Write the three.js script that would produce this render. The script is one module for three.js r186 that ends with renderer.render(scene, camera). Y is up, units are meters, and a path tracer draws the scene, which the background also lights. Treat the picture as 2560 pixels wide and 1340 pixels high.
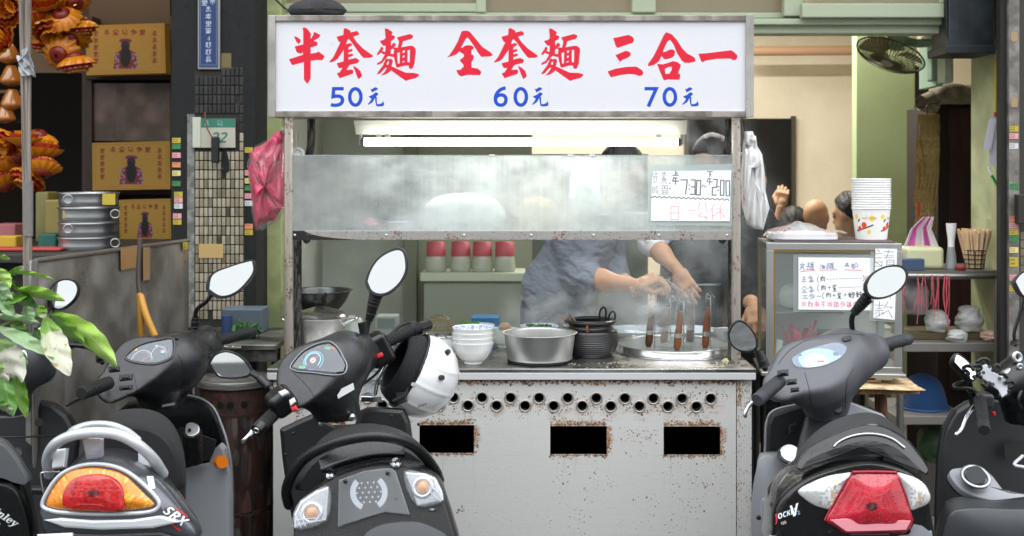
import * as THREE from 'three';
import { mergeGeometries, mergeVertices } from 'three/addons/utils/BufferGeometryUtils.js';
import { RoundedBoxGeometry } from 'three/addons/geometries/RoundedBoxGeometry.js';

// ---------- camera, sky, sun, exposure ----------
const PW = 2560, PH = 1340, FOC = 2800, VX = 1340, VY = 430, EYE = 1.55, D0 = 4;   // photograph size, focal length and vanishing point in its pixels, eye height, camera to stall front
const scene = new THREE.Scene();
const camera = new THREE.PerspectiveCamera(2 * Math.atan(PH / 2 / FOC) * 180 / Math.PI, PW / PH, 0.05, 400);
camera.position.set(0, EYE, D0);
camera.rotation.set(0, 0, 0);
camera.setViewOffset(PW, PH, PW / 2 - VX, PH / 2 - VY, PW, PH);
camera.focus = 3.3; camera.userData.fStop = 4.5;
const renderer = new THREE.WebGLRenderer({ antialias: true });
renderer.toneMapping = THREE.LinearToneMapping;
renderer.toneMappingExposure = 1.95;
renderer.shadowMap.enabled = true;

const skyTex = (() => {                                            // an even overcast sky, a little brighter overhead, with soft cloud
  const w = 256, h = 128, a = new Float32Array(w * h * 4);
  for (let j = 0; j < h; j++) for (let i = 0; i < w; i++) {
    const el = ((j + 0.5) / h - 0.5) * Math.PI, s = Math.sin(el), az = i / w * Math.PI * 2;
    const cl = 0.06 * Math.sin(az * 3 + 4 * s) + 0.04 * Math.sin(az * 7 - 9 * s + 1.3) + 0.03 * Math.sin(az * 13 + 17 * s);
    const l = s > 0 ? (0.58 + 1.5 * s) * (1 + cl) : 0.58 + 0.4 * Math.max(s, -0.6), o = (j * w + i) * 4;
    a[o] = l * 0.96; a[o + 1] = l * 0.995; a[o + 2] = l * 1.04; a[o + 3] = 1;
  }
  const t = new THREE.DataTexture(a, w, h, THREE.RGBAFormat, THREE.FloatType);
  t.mapping = THREE.EquirectangularReflectionMapping; t.magFilter = t.minFilter = THREE.LinearFilter; t.needsUpdate = true;
  return t;
})();
scene.background = skyTex; scene.environment = skyTex; scene.backgroundIntensity = 1; scene.environmentIntensity = 1;
const sun = new THREE.DirectionalLight(new THREE.Color(1, 0.98, 0.95), 0.6);
sun.position.set(3, 9, 10); sun.target.position.set(0, 0.8, 0); sun.castShadow = true; sun.shadow.radius = 170;
Object.assign(sun.shadow.camera, { left: -6, right: 6, top: 6, bottom: -6, near: 1, far: 40 }); sun.shadow.mapSize.set(2048, 2048);
scene.add(sun, sun.target);

// ---------- helpers ----------
const V = (x, y, z) => new THREE.Vector3(x, y, z);
function rnd(seed) { let s = seed >>> 0; return () => { s = s + 0x6D2B79F5 | 0; let t = Math.imul(s ^ s >>> 15, 1 | s); t = t + Math.imul(t ^ t >>> 7, 61 | t) ^ t; return ((t ^ t >>> 14) >>> 0) / 4294967296; }; }
const R0 = rnd(77);
const at = (px, py, d) => V((px - VX) / FOC * d, EYE - (py - VY) / FOC * d, D0 - d);     // a point of the place at distance d in front of the camera
const X = (px, d = D0) => (px - VX) / FOC * d, Y = (py, d = D0) => EYE - (py - VY) / FOC * d;
const Q = (s, z) => s.trim().split(/\s+/).map((p) => { const [x, y] = p.split(',').map(Number); return z ? [z[0] + x / z[2], z[1] + y / z[2]] : [x, y]; });
const names = {};
function numbered(n) { names[n] = (names[n] ?? -1) + 1; return names[n] ? n + '_' + String(names[n]).padStart(3, '0') : n; }
function tag(o, label, category, group, kind) { if (label) o.userData.label = label; if (category) o.userData.category = category; if (group) o.userData.group = group; if (kind) o.userData.kind = kind; return o; }
function T(name, label, category, base, group) {                    // a thing: a Group at its base; its parts are added with P in world coordinates
  const o = new THREE.Group(); o.name = numbered(name); o.position.copy(base); scene.add(o); tag(o, label, category, group); o.userData.base = base.clone(); return o;
}
const plainName = {};
function P(parent, name, geo, mat, label) {                         // a part (or a part of a part) given in world coordinates
  const m = new THREE.Mesh(geo, mat); m.name = name; m.castShadow = m.receiveShadow = true;
  let p = parent, base = parent.userData.base ?? parent.userData.root;
  m.userData.root = base; geo.translate(-base.x, -base.y, -base.z); if (label) m.userData.label = label;
  parent.add(m); return m;
}
function S(name, geo, mat, label, category, group, kind) {          // a thing of one mesh, in world coordinates, with its origin at its own base
  geo.computeBoundingBox(); const b = geo.boundingBox, c = V((b.min.x + b.max.x) / 2, b.min.y, (b.min.z + b.max.z) / 2);
  geo.translate(-c.x, -c.y, -c.z); const m = new THREE.Mesh(geo, mat); m.name = numbered(name); m.position.copy(c); m.castShadow = m.receiveShadow = true;
  m.userData.base = c; tag(m, label, category, group, kind); scene.add(m); return m;
}
const STRUCT = (name, geo, mat) => S(name, geo, mat, null, null, null, 'structure');
function copyOf(o, pos, label) { const c = o.clone(); c.name = numbered(o.name.replace(/_\d+$/, '')); c.position.copy(pos); if (label) c.userData.label = label; c.userData.base = pos.clone(); scene.add(c); return c; }
function merge(list) { const l = list.filter(Boolean).map((g) => { g = g.index ? g.toNonIndexed() : g; if (!g.attributes.uv) g.setAttribute('uv', new THREE.BufferAttribute(new Float32Array(g.attributes.position.count * 2), 2)); for (const k of Object.keys(g.attributes)) if (!['position', 'normal', 'uv'].includes(k)) g.deleteAttribute(k); return g; }); return l.length === 1 ? l[0] : mergeGeometries(l); }
function box(x0, x1, y0, y1, z0, z1, r = 0) {                        // a box from corner to corner, its edges rounded by r, uv in metres
  const w = x1 - x0, h = y1 - y0, d = z1 - z0, g = r ? new RoundedBoxGeometry(w, h, d, 2, Math.min(r, w / 2.01, h / 2.01, d / 2.01)) : new THREE.BoxGeometry(w, h, d);
  g.translate((x0 + x1) / 2, (y0 + y1) / 2, (z0 + z1) / 2); return metres(g);
}
function metres(g) {                                                 // uv in metres from position by the main direction of each face
  if (g.index) g = g.toNonIndexed();
  const p = g.attributes.position, n = g.attributes.normal, u = new Float32Array(p.count * 2);
  for (let i = 0; i < p.count; i++) { const ax = Math.abs(n.getX(i)), ay = Math.abs(n.getY(i)), az = Math.abs(n.getZ(i)), x = p.getX(i), y = p.getY(i), z = p.getZ(i);
    const [a, b] = az >= ax && az >= ay ? [x, y] : ax >= ay ? [z, y] : [x, z]; u[2 * i] = a; u[2 * i + 1] = b; }
  g.setAttribute('uv', new THREE.BufferAttribute(u, 2)); return g;
}
const pxbox = (x0, x1, y0, y1, d, deep, r = 0) => box(X(x0, d), X(x1, d), Y(y1, d), Y(y0, d), D0 - d - deep, D0 - d, r);   // front face at distance d, seen between these pixels, `deep` metres deep
function lathe(pts, c, seg = 40) { const g = new THREE.LatheGeometry(pts.map(([r, y]) => new THREE.Vector2(Math.max(r, 1e-5), y)), seg); g.translate(c.x, c.y, c.z); return g; }
function smoothLathe(pts, c, seg = 40, n = 4) { const cu = new THREE.SplineCurve(pts.map(([r, y]) => new THREE.Vector2(r, y))); return lathe(cu.getPoints(pts.length * n).map((p) => [p.x, p.y]), c, seg); }
function cyl(a, b, ra, rb = ra, seg = 20, open = false) {            // a round bar from a to b
  const d = b.clone().sub(a), l = d.length(), g = new THREE.CylinderGeometry(rb, ra, l, seg, 1, open);
  g.applyQuaternion(new THREE.Quaternion().setFromUnitVectors(V(0, 1, 0), d.normalize())); g.translate((a.x + b.x) / 2, (a.y + b.y) / 2, (a.z + b.z) / 2); return g;
}
function tube(pts, r, seg = 0, rad = 8, closed = false) { const g = new THREE.TubeGeometry(new THREE.CatmullRomCurve3(pts, closed, 'centripetal'), seg || pts.length * 6, r, rad, closed); if (closed) return g;
  return merge([g, ball(pts[0], r, 8), ball(pts[pts.length - 1], r, 8)]); }
function ball(c, r, seg = 16, sy = 1, sz = 1) { const g = new THREE.SphereGeometry(r, seg, Math.max(6, seg * 0.7 | 0)); g.scale(1, sy, sz); g.translate(c.x, c.y, c.z); return g; }
const pxtube = (pts, r, rad) => tube(pts.map(([a, b, d]) => at(a, b, d)), r, 0, rad);
function torus(c, R, r, n = V(0, 1, 0), seg = 32, arc = Math.PI * 2) { const g = new THREE.TorusGeometry(R, r, 10, seg, arc); g.applyQuaternion(new THREE.Quaternion().setFromUnitVectors(V(0, 0, 1), n.clone().normalize())); g.translate(c.x, c.y, c.z); return g; }
function plate(px, o, n, t, bevel = 0, curve = false, holes) {        // a flat piece t thick in the plane through o with normal n, its outline seen along these pixels; uv 0..1 over it
  n = n.clone().normalize(); const u = V(0, 1, 0).cross(n).normalize(), v = n.clone().cross(u), cam = V(0, EYE, D0);
  const flat = (list) => list.map(([a, b]) => { const dir = at(a, b, 1).sub(cam), k = o.clone().sub(cam).dot(n) / dir.dot(n), w = cam.clone().addScaledVector(dir, k).sub(o); return new THREE.Vector2(w.dot(u), w.dot(v)); });
  let s2 = flat(px); if (curve) s2 = new THREE.SplineCurve([...s2, s2[0]]).getPoints(s2.length * 5).slice(0, -1);
  if (THREE.ShapeUtils.isClockWise(s2)) s2.reverse();
  const sh = new THREE.Shape(s2); for (const h of holes ?? []) sh.holes.push(new THREE.Path(flat(h)));
  const g = new THREE.ExtrudeGeometry(sh, { depth: Math.max(t - 2 * bevel, 1e-4), bevelEnabled: bevel > 0, bevelThickness: bevel, bevelSize: bevel, bevelOffset: -bevel, bevelSegments: 2, curveSegments: 8 });
  g.translate(0, 0, -t + bevel); let a = 1e9, b = -1e9, c = 1e9, e = -1e9; for (const p of s2) { a = Math.min(a, p.x); b = Math.max(b, p.x); c = Math.min(c, p.y); e = Math.max(e, p.y); }
  const p = g.attributes.position, q = new Float32Array(p.count * 2); for (let i = 0; i < p.count; i++) { q[2 * i] = (p.getX(i) - a) / (b - a); q[2 * i + 1] = (p.getY(i) - c) / (e - c); }
  g.setAttribute('uv', new THREE.BufferAttribute(q, 2)); g.applyMatrix4(new THREE.Matrix4().makeBasis(u, v, n).setPosition(o)); return g;
}
function outward(g, closed) {                                        // turns the faces of a closed surface outwards, of an open one towards the street
  const p = g.attributes.position, ix = g.index.array, n = g.attributes.normal; g.computeBoundingBox(); const c = g.boundingBox.getCenter(V(0, 0, 0)), l = g.boundingBox.getSize(V(0, 0, 0)).length(), A = V(0, 0, 0), B = V(0, 0, 0), C = V(0, 0, 0); let vol = 0, face = 0;
  for (let k = 0; k < ix.length; k += 3) { A.fromBufferAttribute(p, ix[k]); B.fromBufferAttribute(p, ix[k + 1]); C.fromBufferAttribute(p, ix[k + 2]); const ux = B.x - A.x, uy = B.y - A.y, uz = B.z - A.z, vx = C.x - A.x, vy = C.y - A.y, vz = C.z - A.z, a = uy * vz - uz * vy, b = uz * vx - ux * vz, d = ux * vy - uy * vx; vol += (A.x - c.x) * a + (A.y - c.y) * b + (A.z - c.z) * d; face += (0 - A.x) * a + (EYE - A.y) * b + (D0 - A.z) * d; }
  const flip = closed || Math.abs(vol) / 6 > 0.004 * l ** 3 ? vol < 0 : face < 0; if (flip) { for (let k = 0; k < ix.length; k += 3) { const t = ix[k + 1]; ix[k + 1] = ix[k + 2]; ix[k + 2] = t; } }
  if (closed === 2) return g; if (flip) for (let i = 0; i < n.array.length; i++) n.array[i] *= -1; return g;
}
function sheet(nu, nv, f, thick = 0) {                                // a surface f(u, v) -> Vector3; with thickness it gets a back and edges
  const p = [], uv = [], ix = []; for (let j = 0; j <= nv; j++) for (let i = 0; i <= nu; i++) { const w = f(i / nu, j / nv); p.push(w.x, w.y, w.z); uv.push(i / nu, j / nv); }
  for (let j = 0; j < nv; j++) for (let i = 0; i < nu; i++) { const a = j * (nu + 1) + i, b = a + 1, c = a + nu + 1; ix.push(a, b, c, b, c + 1, c); }
  let g = new THREE.BufferGeometry(); g.setAttribute('position', new THREE.Float32BufferAttribute(p, 3)); g.setAttribute('uv', new THREE.Float32BufferAttribute(uv, 2)); g.setIndex(ix); g.computeVertexNormals();
  if (!thick) return outward(g, 0);
  const n = g.attributes.normal, N = (nu + 1) * (nv + 1); for (let i = 0; i < N; i++) { p.push(p[3 * i] - n.getX(i) * thick, p[3 * i + 1] - n.getY(i) * thick, p[3 * i + 2] - n.getZ(i) * thick); uv.push(uv[2 * i], uv[2 * i + 1]); }
  const m = ix.length; for (let k = 0; k < m; k += 3) ix.push(ix[k] + N, ix[k + 2] + N, ix[k + 1] + N);
  const edge = (a, b) => ix.push(a, a + N, b, b, a + N, b + N); for (let i = 0; i < nu; i++) { edge(i, i + 1); edge(nv * (nu + 1) + i + 1, nv * (nu + 1) + i); } for (let j = 0; j < nv; j++) { edge((j + 1) * (nu + 1), j * (nu + 1)); edge(j * (nu + 1) + nu, (j + 1) * (nu + 1) + nu); }
  g = new THREE.BufferGeometry(); g.setAttribute('position', new THREE.Float32BufferAttribute(p, 3)); g.setAttribute('uv', new THREE.Float32BufferAttribute(uv, 2)); g.setIndex(ix); g.computeVertexNormals(); return outward(g, 1);
}
function loft(secs, N = 48, sub = 5, caps = true) {                   // a skin through closed outlines (lists of Vector3), smoothed between them
  const rings = secs.map((r) => new THREE.CatmullRomCurve3(r, true, 'centripetal').getSpacedPoints(N).slice(0, N)), all = [], K = rings.length;
  const cols = Array.from({ length: N }, (_, i) => new THREE.CatmullRomCurve3(rings.map((r) => r[i]), false, 'centripetal').getPoints((K - 1) * sub));
  for (let k = 0; k <= (K - 1) * sub; k++) all.push(cols.map((c) => c[k]));
  const p = [], uv = [], ix = []; all.forEach((r, k) => r.forEach((w, i) => { p.push(w.x, w.y, w.z); uv.push(i / N, k / (all.length - 1)); }));
  for (let k = 0; k < all.length - 1; k++) for (let i = 0; i < N; i++) { const a = k * N + i, b = k * N + (i + 1) % N, c = a + N, d = b + N; ix.push(a, c, b, b, c, d); }
  if (caps) for (const [k, f] of [[0, 1], [all.length - 1, 0]]) { const c = V(0, 0, 0); all[k].forEach((w) => c.add(w)); c.divideScalar(N); const m = p.length / 3; p.push(c.x, c.y, c.z); uv.push(0.5, 0.5); for (let i = 0; i < N; i++) { const a = k * N + i, b = k * N + (i + 1) % N; f ? ix.push(m, a, b) : ix.push(m, b, a); } }
  const g = new THREE.BufferGeometry(); g.setAttribute('position', new THREE.Float32BufferAttribute(p, 3)); g.setAttribute('uv', new THREE.Float32BufferAttribute(uv, 2)); g.setIndex(ix); g.computeVertexNormals(); return outward(g, 1);
}
const ring = (list, d, z) => Q(list, z).map(([a, b]) => at(a, b, Array.isArray(d) ? d[0] + (b - d[2]) * d[1] : d));
// distance fields: rounded solids joined smoothly and meshed as one surface
const cap = (a, b, ra, rb = ra) => { const ab = b.clone().sub(a), l2 = ab.lengthSq() || 1e-9; return (x, y, z) => { const px = x - a.x, py = y - a.y, pz = z - a.z, t = Math.min(1, Math.max(0, (px * ab.x + py * ab.y + pz * ab.z) / l2)); return Math.hypot(px - ab.x * t, py - ab.y * t, pz - ab.z * t) - (ra + (rb - ra) * t); }; };
const ell = (c, rx, ry, rz, rot) => { const q = rot && new THREE.Quaternion().setFromEuler(new THREE.Euler(...rot)).invert(), w = V(0, 0, 0); return (x, y, z) => { w.set(x - c.x, y - c.y, z - c.z); if (q) w.applyQuaternion(q); const k0 = Math.hypot(w.x / rx, w.y / ry, w.z / rz), k1 = Math.hypot(w.x / rx / rx, w.y / ry / ry, w.z / rz / rz); return k1 < 1e-9 ? -Math.min(rx, ry, rz) : k0 * (k0 - 1) / k1; }; };
const rbox = (c, hx, hy, hz, r, rot) => { const q = rot && new THREE.Quaternion().setFromEuler(new THREE.Euler(...rot)).invert(), w = V(0, 0, 0); return (x, y, z) => { w.set(x - c.x, y - c.y, z - c.z); if (q) w.applyQuaternion(q); const a = Math.abs(w.x) - hx + r, b = Math.abs(w.y) - hy + r, e = Math.abs(w.z) - hz + r; return Math.hypot(Math.max(a, 0), Math.max(b, 0), Math.max(e, 0)) + Math.min(Math.max(a, b, e), 0) - r; }; };
const smin = (k, ...fs) => (x, y, z) => { let d = fs[0](x, y, z); for (let i = 1; i < fs.length; i++) { const b = fs[i](x, y, z), h = Math.max(k - Math.abs(d - b), 0) / k; d = Math.min(d, b) - h * h * k / 4; } return d; };
const half = (o, n) => { n = n.clone().normalize(); const c = o.dot(n); return (x, y, z) => x * n.x + y * n.y + z * n.z - c; };
const smax = (k, ...fs) => { const g = smin(k, ...fs.map((f) => (x, y, z) => -f(x, y, z))); return (x, y, z) => -g(x, y, z); };
const minus = (f) => (x, y, z) => -f(x, y, z);
function skin(f, lo, hi, h) {                                         // surface nets of f = 0 in the box lo..hi with cells of h
  const nx = Math.ceil((hi.x - lo.x) / h) + 1, ny = Math.ceil((hi.y - lo.y) / h) + 1, nz = Math.ceil((hi.z - lo.z) / h) + 1, F = new Float32Array(nx * ny * nz), id = new Int32Array(nx * ny * nz).fill(-1), p = [], ix = [];
  const I = (i, j, k) => (k * ny + j) * nx + i;
  for (let k = 0; k < nz; k++) for (let j = 0; j < ny; j++) for (let i = 0; i < nx; i++) F[I(i, j, k)] = f(lo.x + i * h, lo.y + j * h, lo.z + k * h);
  for (let k = 0; k < nz - 1; k++) for (let j = 0; j < ny - 1; j++) for (let i = 0; i < nx - 1; i++) {
    let sx = 0, sy = 0, sz = 0, n = 0, neg = 0; const c = [];
    for (let b = 0; b < 8; b++) { const v = F[I(i + (b & 1), j + (b >> 1 & 1), k + (b >> 2))]; c.push(v); if (v < 0) neg++; }
    if (!neg || neg === 8) continue;
    for (let b = 0; b < 8; b++) for (const e of [1, 2, 4]) if (!(b & e)) { const u = c[b], w = c[b | e]; if ((u < 0) !== (w < 0)) { const t = u / (u - w); sx += (b & 1) + (e === 1 ? t : 0); sy += (b >> 1 & 1) + (e === 2 ? t : 0); sz += (b >> 2) + (e === 4 ? t : 0); n++; } }
    id[I(i, j, k)] = p.length / 3; p.push(lo.x + (i + sx / n) * h, lo.y + (j + sy / n) * h, lo.z + (k + sz / n) * h);
  }
  const quad = (a, b, c, d, fl) => { if (a < 0 || b < 0 || c < 0 || d < 0) return; fl ? ix.push(a, b, c, a, c, d) : ix.push(a, c, b, a, d, c); };
  for (let k = 1; k < nz - 1; k++) for (let j = 1; j < ny - 1; j++) for (let i = 1; i < nx - 1; i++) {
    const s = F[I(i, j, k)] < 0;
    if (s !== F[I(i + 1, j, k)] < 0) quad(id[I(i, j - 1, k - 1)], id[I(i, j, k - 1)], id[I(i, j, k)], id[I(i, j - 1, k)], s);
    if (s !== F[I(i, j + 1, k)] < 0) quad(id[I(i - 1, j, k - 1)], id[I(i - 1, j, k)], id[I(i, j, k)], id[I(i, j, k - 1)], s);
    if (s !== F[I(i, j, k + 1)] < 0) quad(id[I(i - 1, j - 1, k)], id[I(i, j - 1, k)], id[I(i, j, k)], id[I(i - 1, j, k)], s);
  }
  const N = p.length / 3, nor = new Float32Array(N * 3), uv = new Float32Array(N * 2), e = h * 0.6;
  for (let i = 0; i < N; i++) { const x = p[3 * i], y = p[3 * i + 1], z = p[3 * i + 2], a = f(x + e, y, z) - f(x - e, y, z), b = f(x, y + e, z) - f(x, y - e, z), c = f(x, y, z + e) - f(x, y, z - e), l = Math.hypot(a, b, c) || 1; nor[3 * i] = a / l; nor[3 * i + 1] = b / l; nor[3 * i + 2] = c / l; uv[2 * i] = x; uv[2 * i + 1] = y; }
  const g = new THREE.BufferGeometry(); g.setAttribute('position', new THREE.Float32BufferAttribute(p, 3)); g.setAttribute('normal', new THREE.BufferAttribute(nor, 3)); g.setAttribute('uv', new THREE.BufferAttribute(uv, 2)); g.setIndex(ix); return outward(g, 2);
}

// ---------- procedural textures ----------
const lattice = (() => { const r = rnd(5), a = new Float32Array(65536); for (let i = 0; i < 65536; i++) a[i] = r(); return a; })();
function vnoise(x, y, per = 256) { const xi = Math.floor(x), yi = Math.floor(y), fx = x - xi, fy = y - yi, u = fx * fx * (3 - 2 * fx), v = fy * fy * (3 - 2 * fy), m = (q) => ((q % per) + per) % per & 255, a = m(xi), b = m(xi + 1), c = m(yi) * 256, d = m(yi + 1) * 256; return (lattice[a + c] * (1 - u) + lattice[b + c] * u) * (1 - v) + (lattice[a + d] * (1 - u) + lattice[b + d] * u) * v; }
function fbm(x, y, o = 4) { let s = 0, a = 0.5, n = 0; for (let i = 0; i < o; i++) { s += a * vnoise(x + i * 17.3, y + i * 9.1); n += a; a *= 0.5; x *= 2; y *= 2; } return s / n; }
function dataTex(w, h, f, srgb = true) {                              // f(x, y in pixels) -> [r, g, b, a] of 0..255
  const a = new Uint8Array(w * h * 4); for (let j = 0; j < h; j++) for (let i = 0; i < w; i++) { const c = f(i, j), o = (j * w + i) * 4; a[o] = c[0]; a[o + 1] = c[1]; a[o + 2] = c[2]; a[o + 3] = c[3] ?? 255; }
  const t = new THREE.DataTexture(a, w, h); t.wrapS = t.wrapT = THREE.RepeatWrapping; t.magFilter = THREE.LinearFilter; t.minFilter = THREE.LinearMipmapLinearFilter; t.generateMipmaps = true; if (srgb) t.colorSpace = THREE.SRGBColorSpace; t.needsUpdate = true; return t;
}
function canvasTex(w, h, draw, srgb = true) { const c = document.createElement('canvas'); c.width = w; c.height = h; const x = c.getContext('2d'); draw(x, w, h); const t = new THREE.CanvasTexture(c); if (srgb) t.colorSpace = THREE.SRGBColorSpace; t.magFilter = THREE.LinearFilter; t.anisotropy = 8; return t; }
const rep = (t, u, v = u) => { const c = t.clone(); c.repeat.set(u, v); c.needsUpdate = true; return c; };
const col = (r, g, b) => new THREE.Color().setRGB(r, g, b);
const M = (c, rough, metal = 0, more = {}) => { const k = more.phys ? THREE.MeshPhysicalMaterial : THREE.MeshStandardMaterial; const m = { ...more }, tn = m.map?.userData?.tint; delete m.phys; return new k({ color: tn ? `rgb(${tn.map((v) => v | 0).join(',')})` : Array.isArray(c) ? col(...c) : c, roughness: rough, metalness: metal, side: THREE.DoubleSide, ...m }); };
const grey8 = (v) => [v, v, v, 255];
const texFine = dataTex(256, 256, (x, y) => grey8(255 * (0.35 + 0.65 * fbm(x / 8, y / 8, 4))), false);          // fine grain, for roughness and bump
const texSmear = dataTex(512, 512, (x, y) => grey8(255 * Math.min(1, 0.25 + 0.75 * fbm(x / 40, y / 40, 5) + 0.25 * vnoise(x / 2, y / 2))), false);
const texBrush = dataTex(256, 512, (x, y) => grey8(255 * (0.4 + 0.35 * vnoise(x / 60, y * 0.9) + 0.25 * fbm(x / 30, y / 30, 3))), false);
const texWeave = dataTex(128, 128, (x, y) => grey8(128 + 110 * Math.sin(x * Math.PI / 8) * Math.sin(y * Math.PI / 8)), false);
const texDots = dataTex(128, 128, (x, y) => { const u = (x % 16) - 8, v = ((y + (Math.floor(x / 16) % 2) * 8) % 16) - 8; return grey8(Math.hypot(u, v) < 5 ? 40 : 230); }, false);
const patchCache = new Map();
const texDrops = (() => { const r = rnd(66), ds = Array.from({ length: 150 }, () => [r() * 256, r() * 256, 2 + r() * 4]); return dataTex(256, 256, (x, y) => { let v = 40; for (const [a, b, q] of ds) { const d = Math.hypot(x - a, (y - b) * 1.4); if (d < q) v = Math.max(v, 40 + 200 * Math.sqrt(1 - (d / q) ** 2)); } return grey8(v); }, false); })();
function patched(a, b, s, o = 4, k = 1, seed = 0) {                    // two tones in patches: a shared grey pattern, tinted with the first tone (read by M)
  const ratio = (b[0] + b[1] + b[2]) / (a[0] + a[1] + a[2]), q = ratio > 1 ? 1.12 : ratio > 0.93 ? 0.955 : ratio > 0.79 ? 0.86 : ratio > 0.6 ? 0.7 : 0.45, z = s < 17 ? 12 : s < 36 ? 26 : s < 65 ? 50 : 100, key = q + '/' + z;
  if (!patchCache.has(key)) patchCache.set(key, dataTex(512, 512, (x, y) => { const t = Math.min(1, Math.max(0, (fbm(x / z + z, y / z, 5) - 0.5) * 2.6 + 0.5)), v = (q > 1 ? 228 : 245) * (1 + (q - 1) * t) + (vnoise(x / 1.5 + 91, y / 1.5) - 0.5) * 11; return [v, v - 1.5 * t, v - 4 * t]; }));
  const c = patchCache.get(key).clone(); c.userData = { tint: a.map((v) => Math.min(255, v * (q > 1 ? 255 / 228 : 255 / 245))) }; c.offset.set(seed * 0.137 % 1, seed * 0.311 % 1); c.needsUpdate = true; return c;
}// ---------- writing: outlines and pen strokes for the characters on the signs ----------
const zA = [710, 60, 8.375], zB = [910, 60, 8.375], zC = [1110, 60, 8.375], zD = [1510, 70, 7.314], zE = [820, 205, 17.07];
const TAO = ['1350,105 1395,90 1470,130 1495,150 1492,180 1630,150 1675,200 1670,230 1550,270 1625,385 1750,510 1965,665 1960,685 1900,710 1765,710 1725,670 1640,560 1530,400 1460,318 1430,340 1400,425 1480,400 1525,415 1530,440 1450,495 1450,540 1520,522 1540,545 1525,575 1450,600 1450,640 1530,618 1550,645 1535,670 1450,700 1450,745 1600,712 1670,750 1675,765 1650,815 1470,860 1410,965 1530,950 1552,980 1545,1040 1270,1135 1215,1050 1220,1025 1265,1015 1325,920 1260,925 1235,900 1205,825 1220,818 1348,785 1352,540 1300,620 1225,730 1160,780 1060,808 1045,795 1130,700 1200,560 1285,380 1250,380 1205,280 1210,270 1345,230', '1545,878 1620,910 1700,980 1730,1070 1720,1110 1665,1152 1640,1120 1590,990'];
const MIAN = ['440,100 495,100 590,165 600,190 580,235 640,250 655,275 635,320 565,360 575,465 610,400 635,395 670,425 665,460 600,520 615,495 665,490 710,500 740,370 690,285 960,212 1030,240 1025,290 990,315 820,365 800,440 780,490 960,457 1020,460 1075,500 1090,560 1070,720 1060,830 1020,930 975,945 945,915 940,870 850,875 700,915 680,900 655,800 630,690 600,690 510,670 430,760 390,810 345,835 290,858 275,845 280,820 370,770 440,640 455,600 440,635 410,635 360,600 300,655 275,640 285,610 345,520 355,490 375,478 405,495 410,520 385,565 430,580 450,590 455,455 410,460 340,375 345,352 420,335 455,295', '565,545 605,515 640,545 625,580 630,630 565,630', '700,610 755,590 750,825 710,830', '815,560 862,553 855,600 812,612', '815,665 855,658 852,700 810,710', '810,780 855,772 845,800 800,808', '915,550 965,543 962,800 915,805', '455,735 485,722 515,740 565,725 600,750 610,775 580,885 650,915 760,970 880,1020 1040,1022 1140,1045 1160,1060 1140,1095 1090,1130 950,1165 880,1190 820,1150 680,1050 570,970 530,1010 470,1050 370,1080 365,1072 430,1010 485,920 455,915 400,975 350,1030 290,1055 275,1040 330,960 400,870', '525,770 520,850 475,850 490,800'];
const BAN = ['395,90 440,75 490,100 572,205 560,320 620,235 635,165 760,225 765,245 740,290 620,360 690,370 715,420 690,460 565,490 565,620 680,605 730,580 850,665 850,690 810,760 700,755 568,770 566,1130 545,1180 495,1250 440,1190 425,1160 422,800 190,862 160,835 115,745 130,735 410,640 400,590 370,625 290,605 265,580 235,480 240,468 410,430 410,150', '215,262 280,275 345,320 358,370 320,420 300,415 265,370'];
const QUAN = ['60,710 110,660 200,530 290,370 370,160 420,145 490,145 540,165 680,330 800,480 970,590 1025,655 965,680 785,690 720,610 620,450 520,310 495,285 460,310 355,505 390,495 450,455 520,445 590,455 625,490 620,515 575,560 575,640 615,655 630,690 610,745 578,800 578,912 700,930 770,980 780,1020 755,1070 480,1065 370,1098 310,1070 260,975 280,960 340,960 410,900 410,855 340,775 335,755 415,690 420,640 320,575 265,635'];
const SANHEYI = ['165,190 445,128 520,165 548,215 520,275 450,295 245,365 215,340', '205,500 390,418 450,430 485,465 478,510 430,545 330,585 245,665 290,608 270,595', '65,795 200,745 400,712 590,705 690,770 715,810 700,860 650,880 560,850 450,840 300,860 130,900 100,870', '800,660 900,520 1000,320 1085,140 1130,80 1230,115 1320,210 1430,380 1520,470 1600,510 1650,545 1675,595 1640,620 1545,640 1470,635 1420,600 1340,480 1270,310 1215,230 1190,222 1160,245 1110,340 1070,440 1120,435 1200,395 1260,395 1295,430 1280,510 1220,550 1130,575 1080,560 1050,510 1000,610 920,670 810,700', '965,655 1080,665 1265,605 1340,625 1395,670 1395,710 1350,820 1390,855 1375,945 1170,940 1100,955 1080,940 1020,800', '1105,750 1170,715 1235,710 1230,770 1190,835 1120,840', '1720,470 1850,465 2320,408 2380,450 2430,500 2430,540 2410,580 2360,590 2300,560 2050,565 1860,595 1795,625 1770,610'];
const YUAN = ['1815,290 1900,300 2000,220 2100,240 2140,290 2120,315 1885,445 1870,430 1880,400', '1745,605 1900,550 2030,440 2100,445 2165,505 2060,620 2095,650 2090,780 2105,940 2200,935 2300,900 2340,860 2345,785 2390,880 2405,930 2390,1000 2280,1035 2110,1035 2060,980 2025,800 2020,660 1980,740 1910,860 1730,970 1705,945 1800,830 1870,710 1800,670'];
function inkOutlines(x, list, z, dx, map, jitter = 0) { x.beginPath(); for (const s of list) Q(s, z).forEach(([a, b], i) => { const [u, v] = map(a + dx, b); i ? x.lineTo(u, v) : x.moveTo(u, v); }); x.fill('evenodd'); }
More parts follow.
